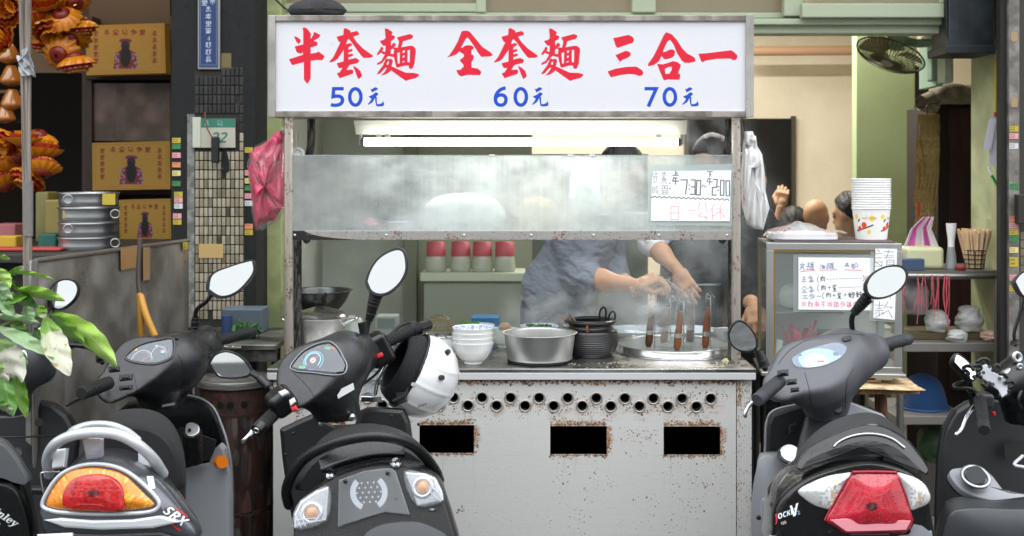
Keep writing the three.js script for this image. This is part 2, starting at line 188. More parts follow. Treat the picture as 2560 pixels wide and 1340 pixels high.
// pen strokes on a 0..9 grid, pairs of digits, strokes apart by commas
const PEN = {
  半: '2131,6152,1474,0787,4049', 套: '1272,4004,4297,4348,4464,4666,1787,2878', 麵: '1242,2024,0545,2406,2447,0838,3809,3899,4190,5258,5282,8288,5888,6266,7277', 全: '4004,4094,2565,1777,4548,0989', 三: '1171,2464,0888', 合: '4004,4094,2363,2555759529,2565', 一: '0545,4595', 肉: '1218,1282,8288,4025,4266,3647',
  蛋: '1181,4143,2363,1424,4343,3565,3537,6567,3767,4559,1989', 餛: '2004,2044,1333,1336,3336,1537,1748,5080,5054,8084,5282,5484,5669,7579', 飩: '2004,2044,1333,1336,3336,1537,1748,5181,7078,5355,8385,5585,7898', 寬: '4041,1282,1213,3343,2566,2563,6366,2666,3609,6679,7989', 油: '1122,0314,0917,3383,3388,8388,3888,5058,3585', 米: '4049,0585,2133,6153,4408,4488', 粉: '2029,0444,0223,4233,2507,2547,6044,6094,5585,6539,8588', 如: '2007,0343,3017,1748,5383,5388,8388,5888', 有: '1282,4008,3438,3484,8488,4575,4777', 不: '1181,4049,3416,5577', 同: '1218,1282,8288,3363,4565,4547,6567,4767', 組: '2002,0232,3205,0535,2529,0817,4748,5158,5181,8188,5383,5585,4898', 請: '1021,0232,0434,0636,0638,3638,0838,4181,6054,4383,4484,5559,5585,8589,5686,5787', 先: '2103,1272,4045,0585,3509,5558,5888', 付: '2004,1319,4383,7078,5567', 款: '2024,0242,1434,0545,2528,1607,3647,6044,5383,8374,6509,6589',
  營: '1013,3113,5053,7153,0484,2565,2527,6567,3868,3839,6969', 業: '2022,4042,5052,7072,0383,2434,1575,0686,4349,3609,5689', 時: '1117,1131,3137,1434,1737,5080,6053,4383,4585,7579,5667', 間: '1019,1040,4043,1343,5090,5053,9099,5393,3575,3539,7579,3979,3777', 上: '4048,4474,0888', 午: '2004,2161,0585,4149', 下: '0181,4149,4466', 日: '2129,2171,7179,2575,2979', 公: '2014,6085,4517,1788,6789', 休: '2004,1319,4383,6069,6417,6498',
  忠: '2161,2124,6164,2464,4045,1719,2628,2868,4656,7688', 孝: '4044,1272,0484,7018,3666,5659,0787', 里: '1181,1115,8185,1585,1383,4149,2767,0989', 第: '2003,1042,6043,5082,1474,7476,1676,1678,1878,4449,4619', 鄰: '1022,4032,0242,2026,2415,2435,0649,1649,6069,6080,8064,6486', 長: '2025,2070,2272,2474,0686,2529,5688,2948', 元: '2171,0484,3429,5458,5888', 市: '4042,0282,1417,1474,7477,4249', 如2: '', '※': '1188,8118,4141,0404,8484,4848'
};
function pen(x, ch, cx, cy, w, h, lw, jit = 0.03, r = R0) {
  const s = PEN[ch]; if (!s) return; x.lineWidth = lw; x.lineCap = 'round'; x.lineJoin = 'round';
  for (const st of s.split(',')) { x.beginPath(); for (let i = 0; i + 1 < st.length; i += 2) { const a = cx + (+st[i] / 9 + (r() - 0.5) * jit) * w, b = cy + (+st[i + 1] / 9 + (r() - 0.5) * jit) * h; i ? x.lineTo(a, b) : x.moveTo(a, b); } x.stroke(); }
}
const penLine = (x, s, cx, cy, w, h, adv, lw) => [...s].forEach((c, i) => pen(x, c, cx + i * adv, cy, w, h, lw));

// ---------- materials of the place ----------
const m = {};
m.asphalt = M('#6d6d6b', 0.9, 0, { map: rep(patched([76, 76, 75], [56, 56, 56], 30, 5, 1), 0.7), bumpMap: rep(texFine, 3), bumpScale: 0.004 });
m.pave = M('#8a8880', 0.8, 0, { map: rep(patched([150, 147, 140], [105, 103, 98], 60, 5, 1, 3), 0.5), bumpMap: rep(texFine, 2), bumpScale: 0.002 });
m.cream = M([1, 1, 1], 0.85, 0, { map: rep(patched([240, 229, 206], [230, 218, 194], 90, 4, 0.8, 2), 0.6) });
m.greenWall = M([1, 1, 1], 0.8, 0, { map: rep(patched([172, 190, 142], [166, 184, 136], 120, 4, 0.7, 7), 0.7) });
m.greyGreen = M([1, 1, 1], 0.8, 0, { map: rep(patched([184, 191, 180], [170, 178, 168], 90, 4, 0.8, 9), 0.6) });
m.greenFrame = M('#a9b399', 0.5, 0, { bumpMap: rep(texSmear, 1), bumpScale: 0.0006 });
m.soot = M([1, 1, 1], 0.9, 0, { map: rep(patched([24, 25, 25], [50, 51, 49], 30, 5, 1, 4), 1.4), bumpMap: rep(texSmear, 2), bumpScale: 0.002 });
m.darkRoom = M('#2a2723', 0.9);
m.darkWood = M([1, 1, 1], 0.6, 0, { map: rep(dataTex(256, 256, (x, y) => { const t = fbm(x / 10, y / 90, 4), g = 0.7 + 0.6 * (t - 0.5); return [74 * g, 42 * g, 32 * g]; }), 1.2) });
m.concrete = M([1, 1, 1], 0.9, 0, { map: rep(patched([165, 163, 156], [125, 123, 116], 40, 5, 1, 6), 0.8) });
m.facade = M('#b9b4a8', 0.85);

// ---------- ground and building ----------
STRUCT('ground', metres(new THREE.PlaneGeometry(160, 160, 1, 1).rotateX(-Math.PI / 2)), m.asphalt);
STRUCT('pavement', metres(new THREE.PlaneGeometry(16, 11.3, 1, 1).rotateX(-Math.PI / 2).translate(0, 0.004, -6.35)), m.pave);
STRUCT('ceiling', box(-7, 7, 3.0, 3.25, -9.2, -0.72), M('#cfcabb', 0.9));
const upper = T('shophouse', 'upper storeys of the shophouse above the arcade', 'building', V(0, 3.25, -1));
P(upper, 'wall', box(-7, 7, 3.252, 8.6, -1.1, -0.76), m.facade);
for (const x of [-4.5, -1.5, 1.5, 4.5]) { const w = P(upper, 'window', box(x - 0.9, x + 0.9, 4.3, 5.8, -0.757, -0.72, 0.01), M('#777b74', 0.5)); P(w, 'pane', box(x - 0.82, x + 0.82, 4.38, 5.72, -0.716, -0.71), M('#20282c', 0.1)); }
const opp = T('shophouse', 'pale row of buildings on the far side of the street, seen only in mirrors', 'building', V(0, 0, 17)); { const w1 = M('#eeede9', 0.8), w2 = M('#b9bdbf', 0.4), w3 = M('#8a9296', 0.1); P(opp, 'wall', box(-22, 22, 0, 11, 16.5, 18), w1); P(opp, 'cornice', box(-22, 22, 3.2, 3.45, 16.2, 16.497), w1); for (let i = 0; i < 14; i++) for (const y of [0.3, 3.9, 7.3]) { const x = -20.5 + i * 3.1, w = P(opp, 'window', box(x, x + 2, y, y + (y < 1 ? 2.5 : 1.7), 16.44, 16.497), w2); P(w, 'pane', box(x + 0.1, x + 1.9, y + 0.1, y + (y < 1 ? 2.4 : 1.6), 16.425, 16.437), w3); } }
// inside of the noodle shop
STRUCT('wall_back', box(-1.3, 4.2, 0.006, 2.998, -4.75, -4.55), m.cream);
STRUCT('wall_party', box(-1.34, -1.2, 0.006, 2.998, -4.548, -1.202), m.greyGreen);
STRUCT('wall_right', box(3.1, 3.25, 0.006, 2.998, -4.548, -1.3), m.cream);
STRUCT('wall_partition', box(X(560, 6.3), X(1012, 6.3), 0.006, 2.998, -2.42, -2.3), m.greyGreen);
const dr = T('doorway', 'dark open doorway in the cream wall at the back of the shop', 'doorway', at(1850, 1000, 8.5).setY(0));
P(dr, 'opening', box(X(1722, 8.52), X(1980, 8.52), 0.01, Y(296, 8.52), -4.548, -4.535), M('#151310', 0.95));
for (const [a, b] of [[1712, 1722], [1980, 1990]]) P(dr, 'frame', box(X(a, 8.5), X(b, 8.5), 0.01, Y(290, 8.5), -4.547, -4.5), M('#4a4336', 0.6));
const beam = S('ceiling_pipe', merge([cyl(at(1880, 128, 8.2), at(2140, 126, 8.2), 0.035)]), M('#c99f7d', 0.6), 'brown pipe running along the top of the cream back wall', 'pipe');
const gp = T('green_column', 'broad pale green column inside the shop right of the cream wall', 'column', at(2215, 1000, 6.9).setY(0));
P(gp, 'shaft', box(X(2140, 6.9), X(2288, 6.9), 0.006, 2.998, D0 - 6.99, D0 - 6.9, 0.006), m.greenWall);
S('dark_opening', pxbox(2283, 2322, 165, 1100, 7.2, 0.06), M('#1d1a16', 0.8), 'narrow opening right of the pale green column, its shade painted near black', 'door');  // solid panel; the shade inside the opening is put into its colour
STRUCT('wall_inner', box(X(2318, 7.4), 3.09, 0.006, 2.998, D0 - 7.6, D0 - 7.4), m.cream);
// shop front: green posts, lintel and transom windows
const sf = T('storefront', 'pale green metal shop front with transom windows above the stall', 'storefront', V(0.4, 2.0, D0 - 5));
const rail = (x0, x1, y0, y1, d, deep, name = 'rail') => P(sf, name, pxbox(x0, x1, y0, y1, d, deep, 0.006), m.greenFrame);
rail(640, 2362, 46, 62, 5.02, 0.1); rail(640, 2362, 62, 84, 5.05, 0.1, 'lintel');
rail(640, 2008, 31, 46, 5.08, 0.05); rail(640, 1195, 8, 30, 5.075, 0.05); rail(2005, 2362, 8, 44, 4.98, 0.05);
rail(1580, 1640, -300, 31, 5.06, 0.05, 'stile'); rail(1960, 2012, -300, 40, 5.02, 0.05, 'stile'); rail(1190, 1215, -300, 31, 5.07, 0.05, 'stile'); rail(2350, 2362, -300, 8, 4.985, 0.05, 'stile');
rail(640, 2362, -330, -300, 5.05, 0.1);
const glassTop = M('#d9d2b8', 0.25, 0, { phys: 1, transmission: 0.75, thickness: 0, side: THREE.DoubleSide });
P(sf, 'pane', pxbox(645, 1195, -298, 8, 5.1, 0.004), glassTop); P(sf, 'pane', pxbox(1212, 1585, -298, 31, 5.1, 0.004), glassTop); P(sf, 'pane', pxbox(1638, 1962, -298, 31, 5.1, 0.004), glassTop); P(sf, 'pane', pxbox(2012, 2350, -298, 8, 5.0, 0.004), glassTop);
P(sf, 'post', box(X(640, 5), X(704, 5), 0.006, 2.99, -1.16, -1.0, 0.006), M([1, 1, 1], 0.6, 0, { map: rep(patched([172, 182, 128], [150, 162, 112], 60, 4, 0.8, 12), 1) }));
P(sf, 'post', box(X(2492, 5), X(2526, 5), 0.006, 2.99, -1.3, -1.0, 0.006), M([1, 1, 1], 0.6, 0, { map: rep(patched([176, 184, 140], [150, 160, 116], 60, 4, 0.8, 15), 1) }));
P(sf, 'post', box(X(2362, 5.3), X(2384, 5.3), Y(206, 5.3), 2.99, D0 - 5.4, D0 - 5.3, 0.004), m.greenFrame);
for (const [x0, x1, c] of [[1225, 1575, '#c98d52'], [1650, 1950, '#d8b98c'], [850, 1180, '#b9b58a'], [2030, 2340, '#b3a97c']]) { const bx = S('storage_box', pxbox(x0, x1, -150, 30, 5.6, 0.3, 0.01), M(c, 0.8), { 1225: 'orange brown box behind the transom, right of its left stile', 1650: 'pale tan box behind the transom above the sign right half', 850: 'olive box behind the transom above the left end of the sign', 2030: 'olive tan box behind the transom above the wall fan' }[x0], 'box'); }
S('storage_shelf', pxbox(800, 2362, 31, 45, 5.58, 0.34), m.darkWood, 'dark board above the lintel carrying the boxes', 'shelf');

// ---------- the sooty tiled pillar of the arcade ----------
const PD = 4.8, pil = T('tiled_pillar', 'soot blackened arcade pillar with small cream tiles on its lower half', 'pillar', at(535, 1500, PD).setY(0));
P(pil, 'shaft', box(X(428, PD), X(640, PD), 0.006, 2.998, D0 - PD - 0.4, D0 - PD, 0.004), m.soot);
P(pil, 'edge_strip', pxbox(468, 486, 285, 1500, PD - 0.004, 0.02), M([1, 1, 1], 0.8, 0, { map: rep(patched([140, 142, 136], [92, 94, 88], 30, 5, 1, 20), 2) }));
P(pil, 'grout', pxbox(486, 612, 176, 1500, PD - 0.002, 0.01), M('#2c2924', 0.9));
const tileMats = [[176, 168, 148], [164, 155, 134], [150, 142, 120], [128, 120, 100], [76, 72, 62]].map((c, i) => M([1, 1, 1], 0.32, 0, { map: patched(c, c.map((v) => v * 0.8), 24, 4, 1, i * 3, 128, 128) }));
{ const r = rnd(8), g0 = new RoundedBoxGeometry(8.9 / FOC * PD, 21 / FOC * PD, 0.008, 1, 0.0025);
  const sootTile = [0, 1].map((i) => M(['#1d1e1e', '#2a2a28'][i], 0.5)); for (let j = -7; j < 20; j++) for (let i = 0; i < 11; i++) { const px = 493 + i * 11.1, py = 343 + j * 23.4; if (py < 372 && py > 290 && px < 596 || py < 190 && px < 556) continue; if (r() < 0.012) continue; const c = at(px, py, PD - 0.004), k = r(), t = P(pil, 'tile', g0.clone().translate(c.x, c.y, c.z), j < -2 || (j < 1 && r() < 0.5) ? sootTile[k < 0.6 ? 0 : 1] : tileMats[k < 0.32 ? 0 : k < 0.6 ? 1 : k < 0.85 ? 2 : k < 0.97 ? 3 : 4]); } }
const note = (c, lines, ink = '#3a2a10') => canvasTex(64, 40, (x) => { x.fillStyle = c; x.fillRect(0, 0, 64, 40); x.fillStyle = ink; for (let i = 0; i < lines; i++) { x.font = 'bold 13px sans-serif'; x.fillText(['29-19', '38-88', '20-05'][i % 3], 5, 16 + i * 15); } });
const noteM = { y: M([1, 1, 1], 0.6, 0, { map: note('#b8a436', 2) }), g: M([1, 1, 1], 0.6, 0, { map: note('#3a7a4a', 1, '#103818') }), p: M([1, 1, 1], 0.6, 0, { map: note('#dc9aa0', 2) }), w: M([1, 1, 1], 0.6, 0, { map: note('#c9ccd0', 2) }), o: M([1, 1, 1], 0.6, 0, { map: note('#cf8462', 1) }), k: M([1, 1, 1], 0.6, 0, { map: note('#d8cc86', 2) }) };
const sticker = (th, px, py, d, k, w = 21, h = 13, tilt = 0) => { const g = plate([[px - w / 2, py - h / 2 + tilt], [px + w / 2, py - h / 2], [px + w / 2, py + h / 2], [px - w / 2, py + h / 2 + tilt]], at(px, py, d), V(0, 0, 1), 0.0015); P(th, 'sticker', g, noteM[k]); };
[['y', 351], ['g', 366], ['p', 388], ['o', 412], ['k', 433], ['g', 459], ['y', 486, 446], ['p', 500, 446], ['w', 515, 446], ['p', 540, 443], ['y', 555, 443]].forEach(([k, y, x = 441]) => sticker(pil, x, y, PD - 0.003, k));
[['y', 375], ['p', 432], ['k', 452], ['g', 470], ['p', 490], ['w', 508], ['o', 566], ['y', 581]].forEach(([k, y]) => sticker(pil, 622, y, PD - 0.003, k, 20));
P(pil, 'sticker', pxbox(497, 558, 610, 645, PD - 0.012, 0.003), M('#b59a63', 0.8)); P(pil, 'sticker', pxbox(553, 578, 133, 180, PD - 0.002, 0.003), M('#6b5f3c', 0.8));
const hn = T('house_number_plate', 'green and white enamel house number plate 22 on the tiled pillar', 'house number', at(537, 370, PD - 0.012));
P(hn, 'plate', pxbox(503, 588, 296, 369, PD - 0.014, 0.006, 0.002), M([1, 1, 1], 0.4, 0, { map: rep(canvasTex(16, 16, (x) => { x.fillStyle = '#cfcbb8'; x.fillRect(0, 0, 16, 16); }), 1) }));
P(hn, 'number_print', plate([[503, 296], [588, 296], [588, 369], [503, 369]], at(545, 330, PD - 0.0155), V(0, 0, 1), 0.001), M([1, 1, 1], 0.45, 0, { map: canvasTex(170, 146, (x) => { x.fillStyle = '#aeab9c'; x.fillRect(0, 0, 170, 146); x.fillStyle = '#34705e'; x.fillRect(0, 0, 170, 46); x.font = 'italic bold 74px sans-serif'; x.fillText('22', 44, 122); x.strokeStyle = '#8fb5a2'; pen(x, '忠', 16, 10, 28, 26, 3); pen(x, '公', 80, 10, 28, 26, 3); }) }));
P(hn, 'side_tag', pxbox(481, 502, 293, 369, PD - 0.014, 0.006, 0.002), M([1, 1, 1], 0.5, 0, { map: canvasTex(40, 146, (x) => { x.fillStyle = '#b9bcae'; x.fillRect(0, 0, 40, 146); x.fillStyle = '#3f7f66'; x.fillRect(8, 58, 24, 30); x.strokeStyle = '#4c5b58'; pen(x, '三', 8, 12, 22, 24, 3); pen(x, '里', 8, 100, 24, 30, 3); }) }));
const bp = T('name_plate', 'dark blue enamel plate with white vertical characters high on the sooty pillar', 'sign', at(522, 172, PD - 0.01));
P(bp, 'frame', pxbox(494, 550, -60, 174, PD - 0.012, 0.012, 0.003), M('#9a9c98', 0.35, 0.8));
P(bp, 'plate', plate([[498, -60], [544, -60], [544, 168], [498, 168]], at(520, 60, PD - 0.0135), V(0, 0, 1), 0.001), M([1, 1, 1], 0.4, 0, { map: canvasTex(92, 456, (x) => { x.fillStyle = '#1f3564'; x.fillRect(0, 0, 92, 456); x.strokeStyle = '#7b8596'; x.lineWidth = 2; x.strokeRect(6, -5, 80, 450); x.strokeStyle = x.fillStyle = '#b9bfc8'; pen(x, '里', 12, 120, 30, 26, 3); pen(x, '市', 54, 116, 28, 26, 3); [...'忠孝里第4鄰鄰長'].forEach((c, i) => { const y = 152 + i * 36; if (c === '4') { x.font = '28px serif'; x.fillText('4', 40, y + 26); } else pen(x, c, 32, y, 30, 27, 3); }); }) }));
const sw = T('hanging_switch', 'black switch hanging on a brown cord in front of the house number', 'switch', at(535, 405, PD - 0.03));
P(sw, 'cord', pxtube([[512, 282, PD - 0.03], [518, 320, PD - 0.03], [530, 344, PD - 0.03]], 0.003), M('#6e4a35', 0.7)); P(sw, 'body', pxbox(527, 545, 341, 407, PD - 0.045, 0.03, 0.006), M('#15171a', 0.5));
P(pil, 'soot_patch', plate(Q('556,374 566,374 574,410 572,430 560,433 554,412'), at(560, 400, PD - 0.01), V(0, 0, 1), 0.001), M('#17181a', 0.9));
// ---------- the paper shop on the left ----------
STRUCT('wall_shop_left', box(-5.2, -1.36, 0.006, 2.998, D0 - 8.2, D0 - 8), M('#33291f', 0.9));
STRUCT('wall_far_left', box(-5.3, -5.2, 0.006, 2.998, D0 - 8, -0.8), M('#4a4038', 0.9));
STRUCT('wall_upper_left', box(X(60, 7.4), X(240, 7.4), Y(182, 7.4), 2.998, D0 - 7.5, D0 - 7.4), M('#c3a890', 0.85));
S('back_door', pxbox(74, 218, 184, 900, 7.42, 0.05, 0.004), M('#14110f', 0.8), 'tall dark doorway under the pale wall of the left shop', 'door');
const rk = T('display_rack', 'tall brown display rack holding the yellow paper packs', 'rack', at(320, 1200, 5.9).setY(0));
P(rk, 'back_panel', box(X(205, 6.25), X(440, 6.25), 0.006, 2.7, D0 - 6.28, D0 - 6.25), M('#4a4038', 0.7));
P(rk, 'door_panel', pxbox(228, 425, 208, 352, 6.0, 0.02), M([1, 1, 1], 0.35, 0, { map: patched([122, 104, 92], [96, 82, 72], 60, 4, 0.8, 31) }));
for (const [a, b] of [[213, 230], [424, 440]]) P(rk, 'upright', pxbox(a, b, 40, 1100, 5.98, 0.25, 0.003), M('#3d3028', 0.6));
for (const y of [186, 474, 600]) P(rk, 'shelf', pxbox(214, 438, y, y + 13, 5.96, 0.26, 0.003), M('#2b231e', 0.6));
P(rk, 'top_panel', pxbox(222, 425, -60, 60, 6.1, 0.02), M('#4d4440', 0.7));
const paperTex = canvasTex(400, 260, (x) => {                       // a plain seated figure in a robe stands in for the print
  x.fillStyle = '#b58f3c'; x.fillRect(0, 0, 400, 260); x.strokeStyle = '#9c6118'; x.lineWidth = 3; x.setLineDash([7, 5]); x.strokeRect(10, 10, 380, 240); x.strokeRect(20, 20, 360, 220); x.setLineDash([]);
  const r = rnd(4); x.fillStyle = '#9a6018'; for (let i = 0; i < 260; i++) { const a = 50 + r() * 300, b = 60 + r() * 180; x.globalAlpha = 0.35; x.fillRect(a, b, 5, 3); } x.globalAlpha = 1;
  x.strokeStyle = '#8a3a20'; ['半', '全', '公', '合', '里'].forEach((c, i) => pen(x, c, 95 + i * 44, 32, 28, 26, 5)); for (let i = 0; i < 5; i++) { pen(x, '里', 42, 40 + i * 34, 22, 24, 4); pen(x, '長', 335, 40 + i * 34, 22, 24, 4); }
  x.fillStyle = '#7d2f4c'; x.beginPath(); x.ellipse(200, 88, 32, 12, 0, 0, 7); x.fill(); x.fillStyle = '#37203a'; x.beginPath(); x.ellipse(200, 112, 22, 26, 0, 0, 7); x.fill(); x.fillStyle = '#7a2c3c'; x.beginPath(); x.moveTo(150, 150); x.lineTo(200, 120); x.lineTo(252, 150); x.lineTo(262, 228); x.lineTo(140, 228); x.fill();
  x.fillStyle = '#141318'; x.beginPath(); x.ellipse(200, 165, 26, 55, 0, 0, 7); x.fill(); x.fillStyle = '#9a86a0'; for (let i = 0; i < 26; i++) { const s = i % 2 ? -1 : 1; x.beginPath(); x.arc(200 + s * (34 + r() * 24), 150 + r() * 76, 5, 0, 7); x.fill(); }
});
const packM = M([1, 1, 1], 0.55, 0, { map: paperTex }), packSide = M('#b98a36', 0.8);
function pack(px, d, label) { const o = T('paper_pack', label, 'paper pack', at((px[0][0] + px[2][0]) / 2, px[2][1], d), 'yellow printed paper packs on the rack'); const c = at((px[0][0] + px[2][0]) / 2, (px[0][1] + px[2][1]) / 2, d); P(o, 'bundle', plate(px, c, V(0, 0, 1), 0.09, 0.004), packSide); P(o, 'wrapper_print', plate(px.map(([a, b]) => [c.x * 0 + a, b]), c.clone().add(V(0, 0, 0.003)), V(0, 0, 1), 0.002), packM); }
pack(Q('213,63 411,58 414,183 216,188'), 5.85, 'yellow printed paper pack on the top shelf of the brown rack');
pack(Q('230,357 424,352 426,473 231,476'), 5.85, 'yellow printed paper pack on the middle shelf of the brown rack');
pack(Q('297,500 426,497 428,604 299,608'), 5.8, 'shaded yellow paper pack on the lowest shelf beside the steamers');
// lotus paper ornaments: cupped rows of pleated petals
const lotusM = [M('#c9780f', 0.35), M('#d29e24', 0.35), M('#a8361a', 0.35), M('#741c10', 0.4)];
function lotus(px, py, d, r, tilt, label, group) {
  const c = at(px, py, d), o = T('paper_lotus', label, 'paper ornament', c, group), q = new THREE.Quaternion().setFromEuler(new THREE.Euler(...tilt));
  [[1, 0.55, 0], [0.78, 0.8, 1], [0.52, 1, 1]].forEach(([k, hgt, mi], ri) => { const g = sheet(48, 4, (u, v) => { const a = u * Math.PI * 2, ple = 1 + 0.1 * Math.cos(a * 14), rr = r * k * (0.25 + 0.75 * v ** 0.8) * (v > 0.5 ? ple : 1); return V(Math.cos(a) * rr, hgt * r * v * v * 0.9 - r * 0.2, Math.sin(a) * rr).applyQuaternion(q).add(c); }, 0.0015); P(o, 'petal_ring', g, lotusM[(mi + ri) % 3]); });
  P(o, 'base', smoothLathe([[0.01, -r * 0.45], [r * 0.34, -r * 0.42], [r * 0.5, -r * 0.2], [r * 0.3, -r * 0.1]], V(0, 0, 0), 24).applyQuaternion(q).translate(c.x, c.y, c.z), lotusM[3]);
}
const LG = 'orange paper lotuses hanging in clusters'; { const r = rnd(12);
  const PL = (i, n) => ['highest', 'second highest', 'third highest', 'fourth highest', 'fifth highest', 'sixth highest', 'seventh highest', 'eighth highest', 'ninth highest', 'lowest'][i === n - 1 ? 9 : i]; const row = (a) => a.sort((p, q) => p[1] - q[1]); let li = 0;
  for (const [x, y, s] of row([[110, 10, 0.085], [155, 40, 0.08], [185, 5, 0.08], [130, 70, 0.085], [175, 95, 0.09], [205, 60, 0.07], [150, 135, 0.085], [190, 150, 0.08], [100, 55, 0.07], [118, 105, 0.075]])) lotus(x, y, 5.1 + r() * 0.25, s, [r() * 1.5 - 0.75 + (r() < 0.4 ? 3 : 0), r() * 3, r() * 1.4 - 0.7], `${PL(li++, 10)} pleated orange paper lotus of the upper cluster above the top yellow pack`, LG);
  li = 0; for (const [x, y, s] of row([[20, 350, 0.075], [55, 390, 0.085], [95, 345, 0.08], [100, 385, 0.09], [30, 420, 0.08], [75, 440, 0.08], [110, 425, 0.07], [15, 460, 0.075], [60, 355, 0.07]])) lotus(x, y, 4.9 + r() * 0.3, s, [r() * 1.5 - 0.75 + (r() < 0.4 ? 3 : 0), r() * 3, r() * 1.4 - 0.7], `${PL(li++, 9)} pleated orange paper lotus of the lower cluster behind the two poles`, LG);
  li = 0; for (const [x, y, s] of row([[15, 30, 0.08], [8, 100, 0.075], [40, 10, 0.06]])) lotus(x, y, 5.0, s, [1 + r(), r() * 3, 0.4], `${PL(li++, 3)} of three paper lotuses left of the poles in the upper left corner`, LG);
}
S('red_twine', merge([pxtube([[160, 0, 5.2], [160, -200, 5.2]], 0.004), pxtube([[60, 350, 5.05], [70, -200, 5.05]], 0.004), pxtube([[20, 30, 5.0], [20, -200, 5.0]], 0.004)]), M('#6b2a1c', 0.7), 'red cords from which the paper lotuses hang', 'twine');
const gl = T('glass_lamp_stack', 'stacked amber glass lamps on a rack at the left edge', 'lamps', at(25, 300, 5.3)); { const am = M('#b5702a', 0.2, 0, { phys: 1, clearcoat: 1 }); for (const [x, y, s] of [[22, 135, 0.05], [28, 190, 0.05], [30, 250, 0.05], [14, 285, 0.045]]) P(gl, 'lamp_glass', smoothLathe([[0.01, -s], [s, -s * 0.6], [s * 0.8, 0.2 * s], [s * 0.4, s]], at(x, y, 5.3), 24), am); P(gl, 'rack_bar', pxbox(-30, 55, 298, 306, 5.35, 0.1), M('#2b2622', 0.6)); P(gl, 'rack_bar', pxbox(-30, 55, 225, 232, 5.35, 0.1), M('#6d4a24', 0.6)); }
// counter of the left shop with small goods
const lc = T('shop_counter', 'dark low counter of the left shop behind the metal partition', 'counter', at(150, 1000, 5).setY(0));
P(lc, 'top', box(-2.9, X(420, 5.2), Y(622, 4.9) - 0.05, Y(622, 4.9) - 0.01, -1.8, -0.72, 0.006), M('#2f2c28', 0.6)); P(lc, 'body', box(-2.85, X(410, 5.2), 0.006, Y(622, 4.9) - 0.05, -1.75, -0.8), M('#2a2622', 0.8));
{ const topY = Y(622, 4.9) - 0.009; const g = (n, x0, x1, y0, d, c, label, deep = 0.12, cat = 'box') => S(n, box(X(x0, d), X(x1, d), topY, Y(y0, d), D0 - d - deep, D0 - d, 0.008), M(c, 0.6), label, cat);
  g('goods_box', 88, 120, 480, 5.5, '#8f8a55', 'olive box on the left counter behind the poles'); g('goods_box', 112, 152, 500, 5.45, '#a59758', 'yellowish box left of the steel steamers'); g('goods_box', -20, 38, 560, 5.3, '#b06a70', 'pink box at the left end of the counter'); g('goods_box', -25, 40, 590, 5.1, '#c9a12e', 'yellow packet in front of the pink box', 0.08, 'packet'); g('goods_box', 94, 140, 585, 5.0, '#1d5a4e', 'teal box with a white label beside the steamers'); g('goods_tray', -60, 150, 620, 4.86, '#a33a34', 'shallow red tray on the left counter', 0.1, 'tray'); }
// steel steamers
const steelPol = M('#b4b6b8', 0.4, 1, { bumpMap: rep(texBrush, 2), bumpScale: 0.0002 }), SD = 5.0;
{ const c0 = at(222, 625, SD), Rr = 73 / FOC * SD, hh = [35, 36, 38, 36]; let y = 625;
  const labels = ['lowest steel steamer ring of the stack on the left counter', 'third steel steamer ring from the top, plain', 'second steel steamer ring with a yellow sticker on its left', 'topmost steel steamer ring with a yellow sticker on its right'];
  hh.forEach((h, i) => { const b = Y(y, SD), t = Y(y - h, SD), H = t - b, c = V(c0.x, b, c0.z), o = T('steel_steamer', labels[i], 'steamer', c, 'stack of steel steamers');
    P(o, 'wall', lathe([[Rr * 0.9, 0.002], [Rr * 0.95, 0.004], [Rr * 0.955, H * 0.3], [Rr * 0.97, H * 0.36], [Rr * 0.955, H * 0.42], [Rr * 0.955, H * 0.75], [Rr, H * 0.86], [Rr * 1.01, H * 0.97], [Rr * 0.97, H - 0.001], [Rr * 0.94, H * 0.85], [Rr * 0.93, 0.004]], c, 64), steelPol);
    P(o, 'handle', torus(at(i % 2 ? 170 : 288, y - h * 0.5, SD - 0.14), 0.018, 0.003, V(0.3, 0, 1)), steelPol);
    if (i === 2) P(o, 'sticker', pxbox(157, 190, y - h + 3, y - h + 31, SD - Rr * 0.82, 0.002), noteM.y); if (i === 3) P(o, 'sticker', pxbox(256, 288, y - h + 4, y - h + 32, SD - Rr * 0.86, 0.002), noteM.y);
    y -= h; }); }
// two poles tied together in front of the left shop
const po = T('bamboo_pole', 'weathered thin pole bound to a second pole at the left edge', 'pole', at(70, 1500, 3.9).setY(0)); const poM = M([1, 1, 1], 0.6, 0, { map: patched([150, 138, 128], [110, 98, 90], 20, 5, 1, 40, 128, 256) });
P(po, 'shaft', tube([at(66, 1600, 3.9), at(66, 640, 3.9), at(62, 300, 3.9), at(48, -300, 3.92)].map((p, i) => i ? p : p.setY(0.01)), 0.0115, 40, 10), poM);
const po2 = T('bamboo_pole', 'second weathered pole leaning right of the first, tied with plastic', 'pole', at(74, 1500, 3.88).setY(0));
P(po2, 'shaft', tube([at(74, 1600, 3.88).setY(0.01), at(73, 640, 3.88), at(70, 300, 3.88), at(72, -300, 3.9)], 0.0105, 40, 10), poM);
const plasticGrey = M('#a9abb0', 0.25, 0, { phys: 1, clearcoat: 0.6, transmission: 0.25 });
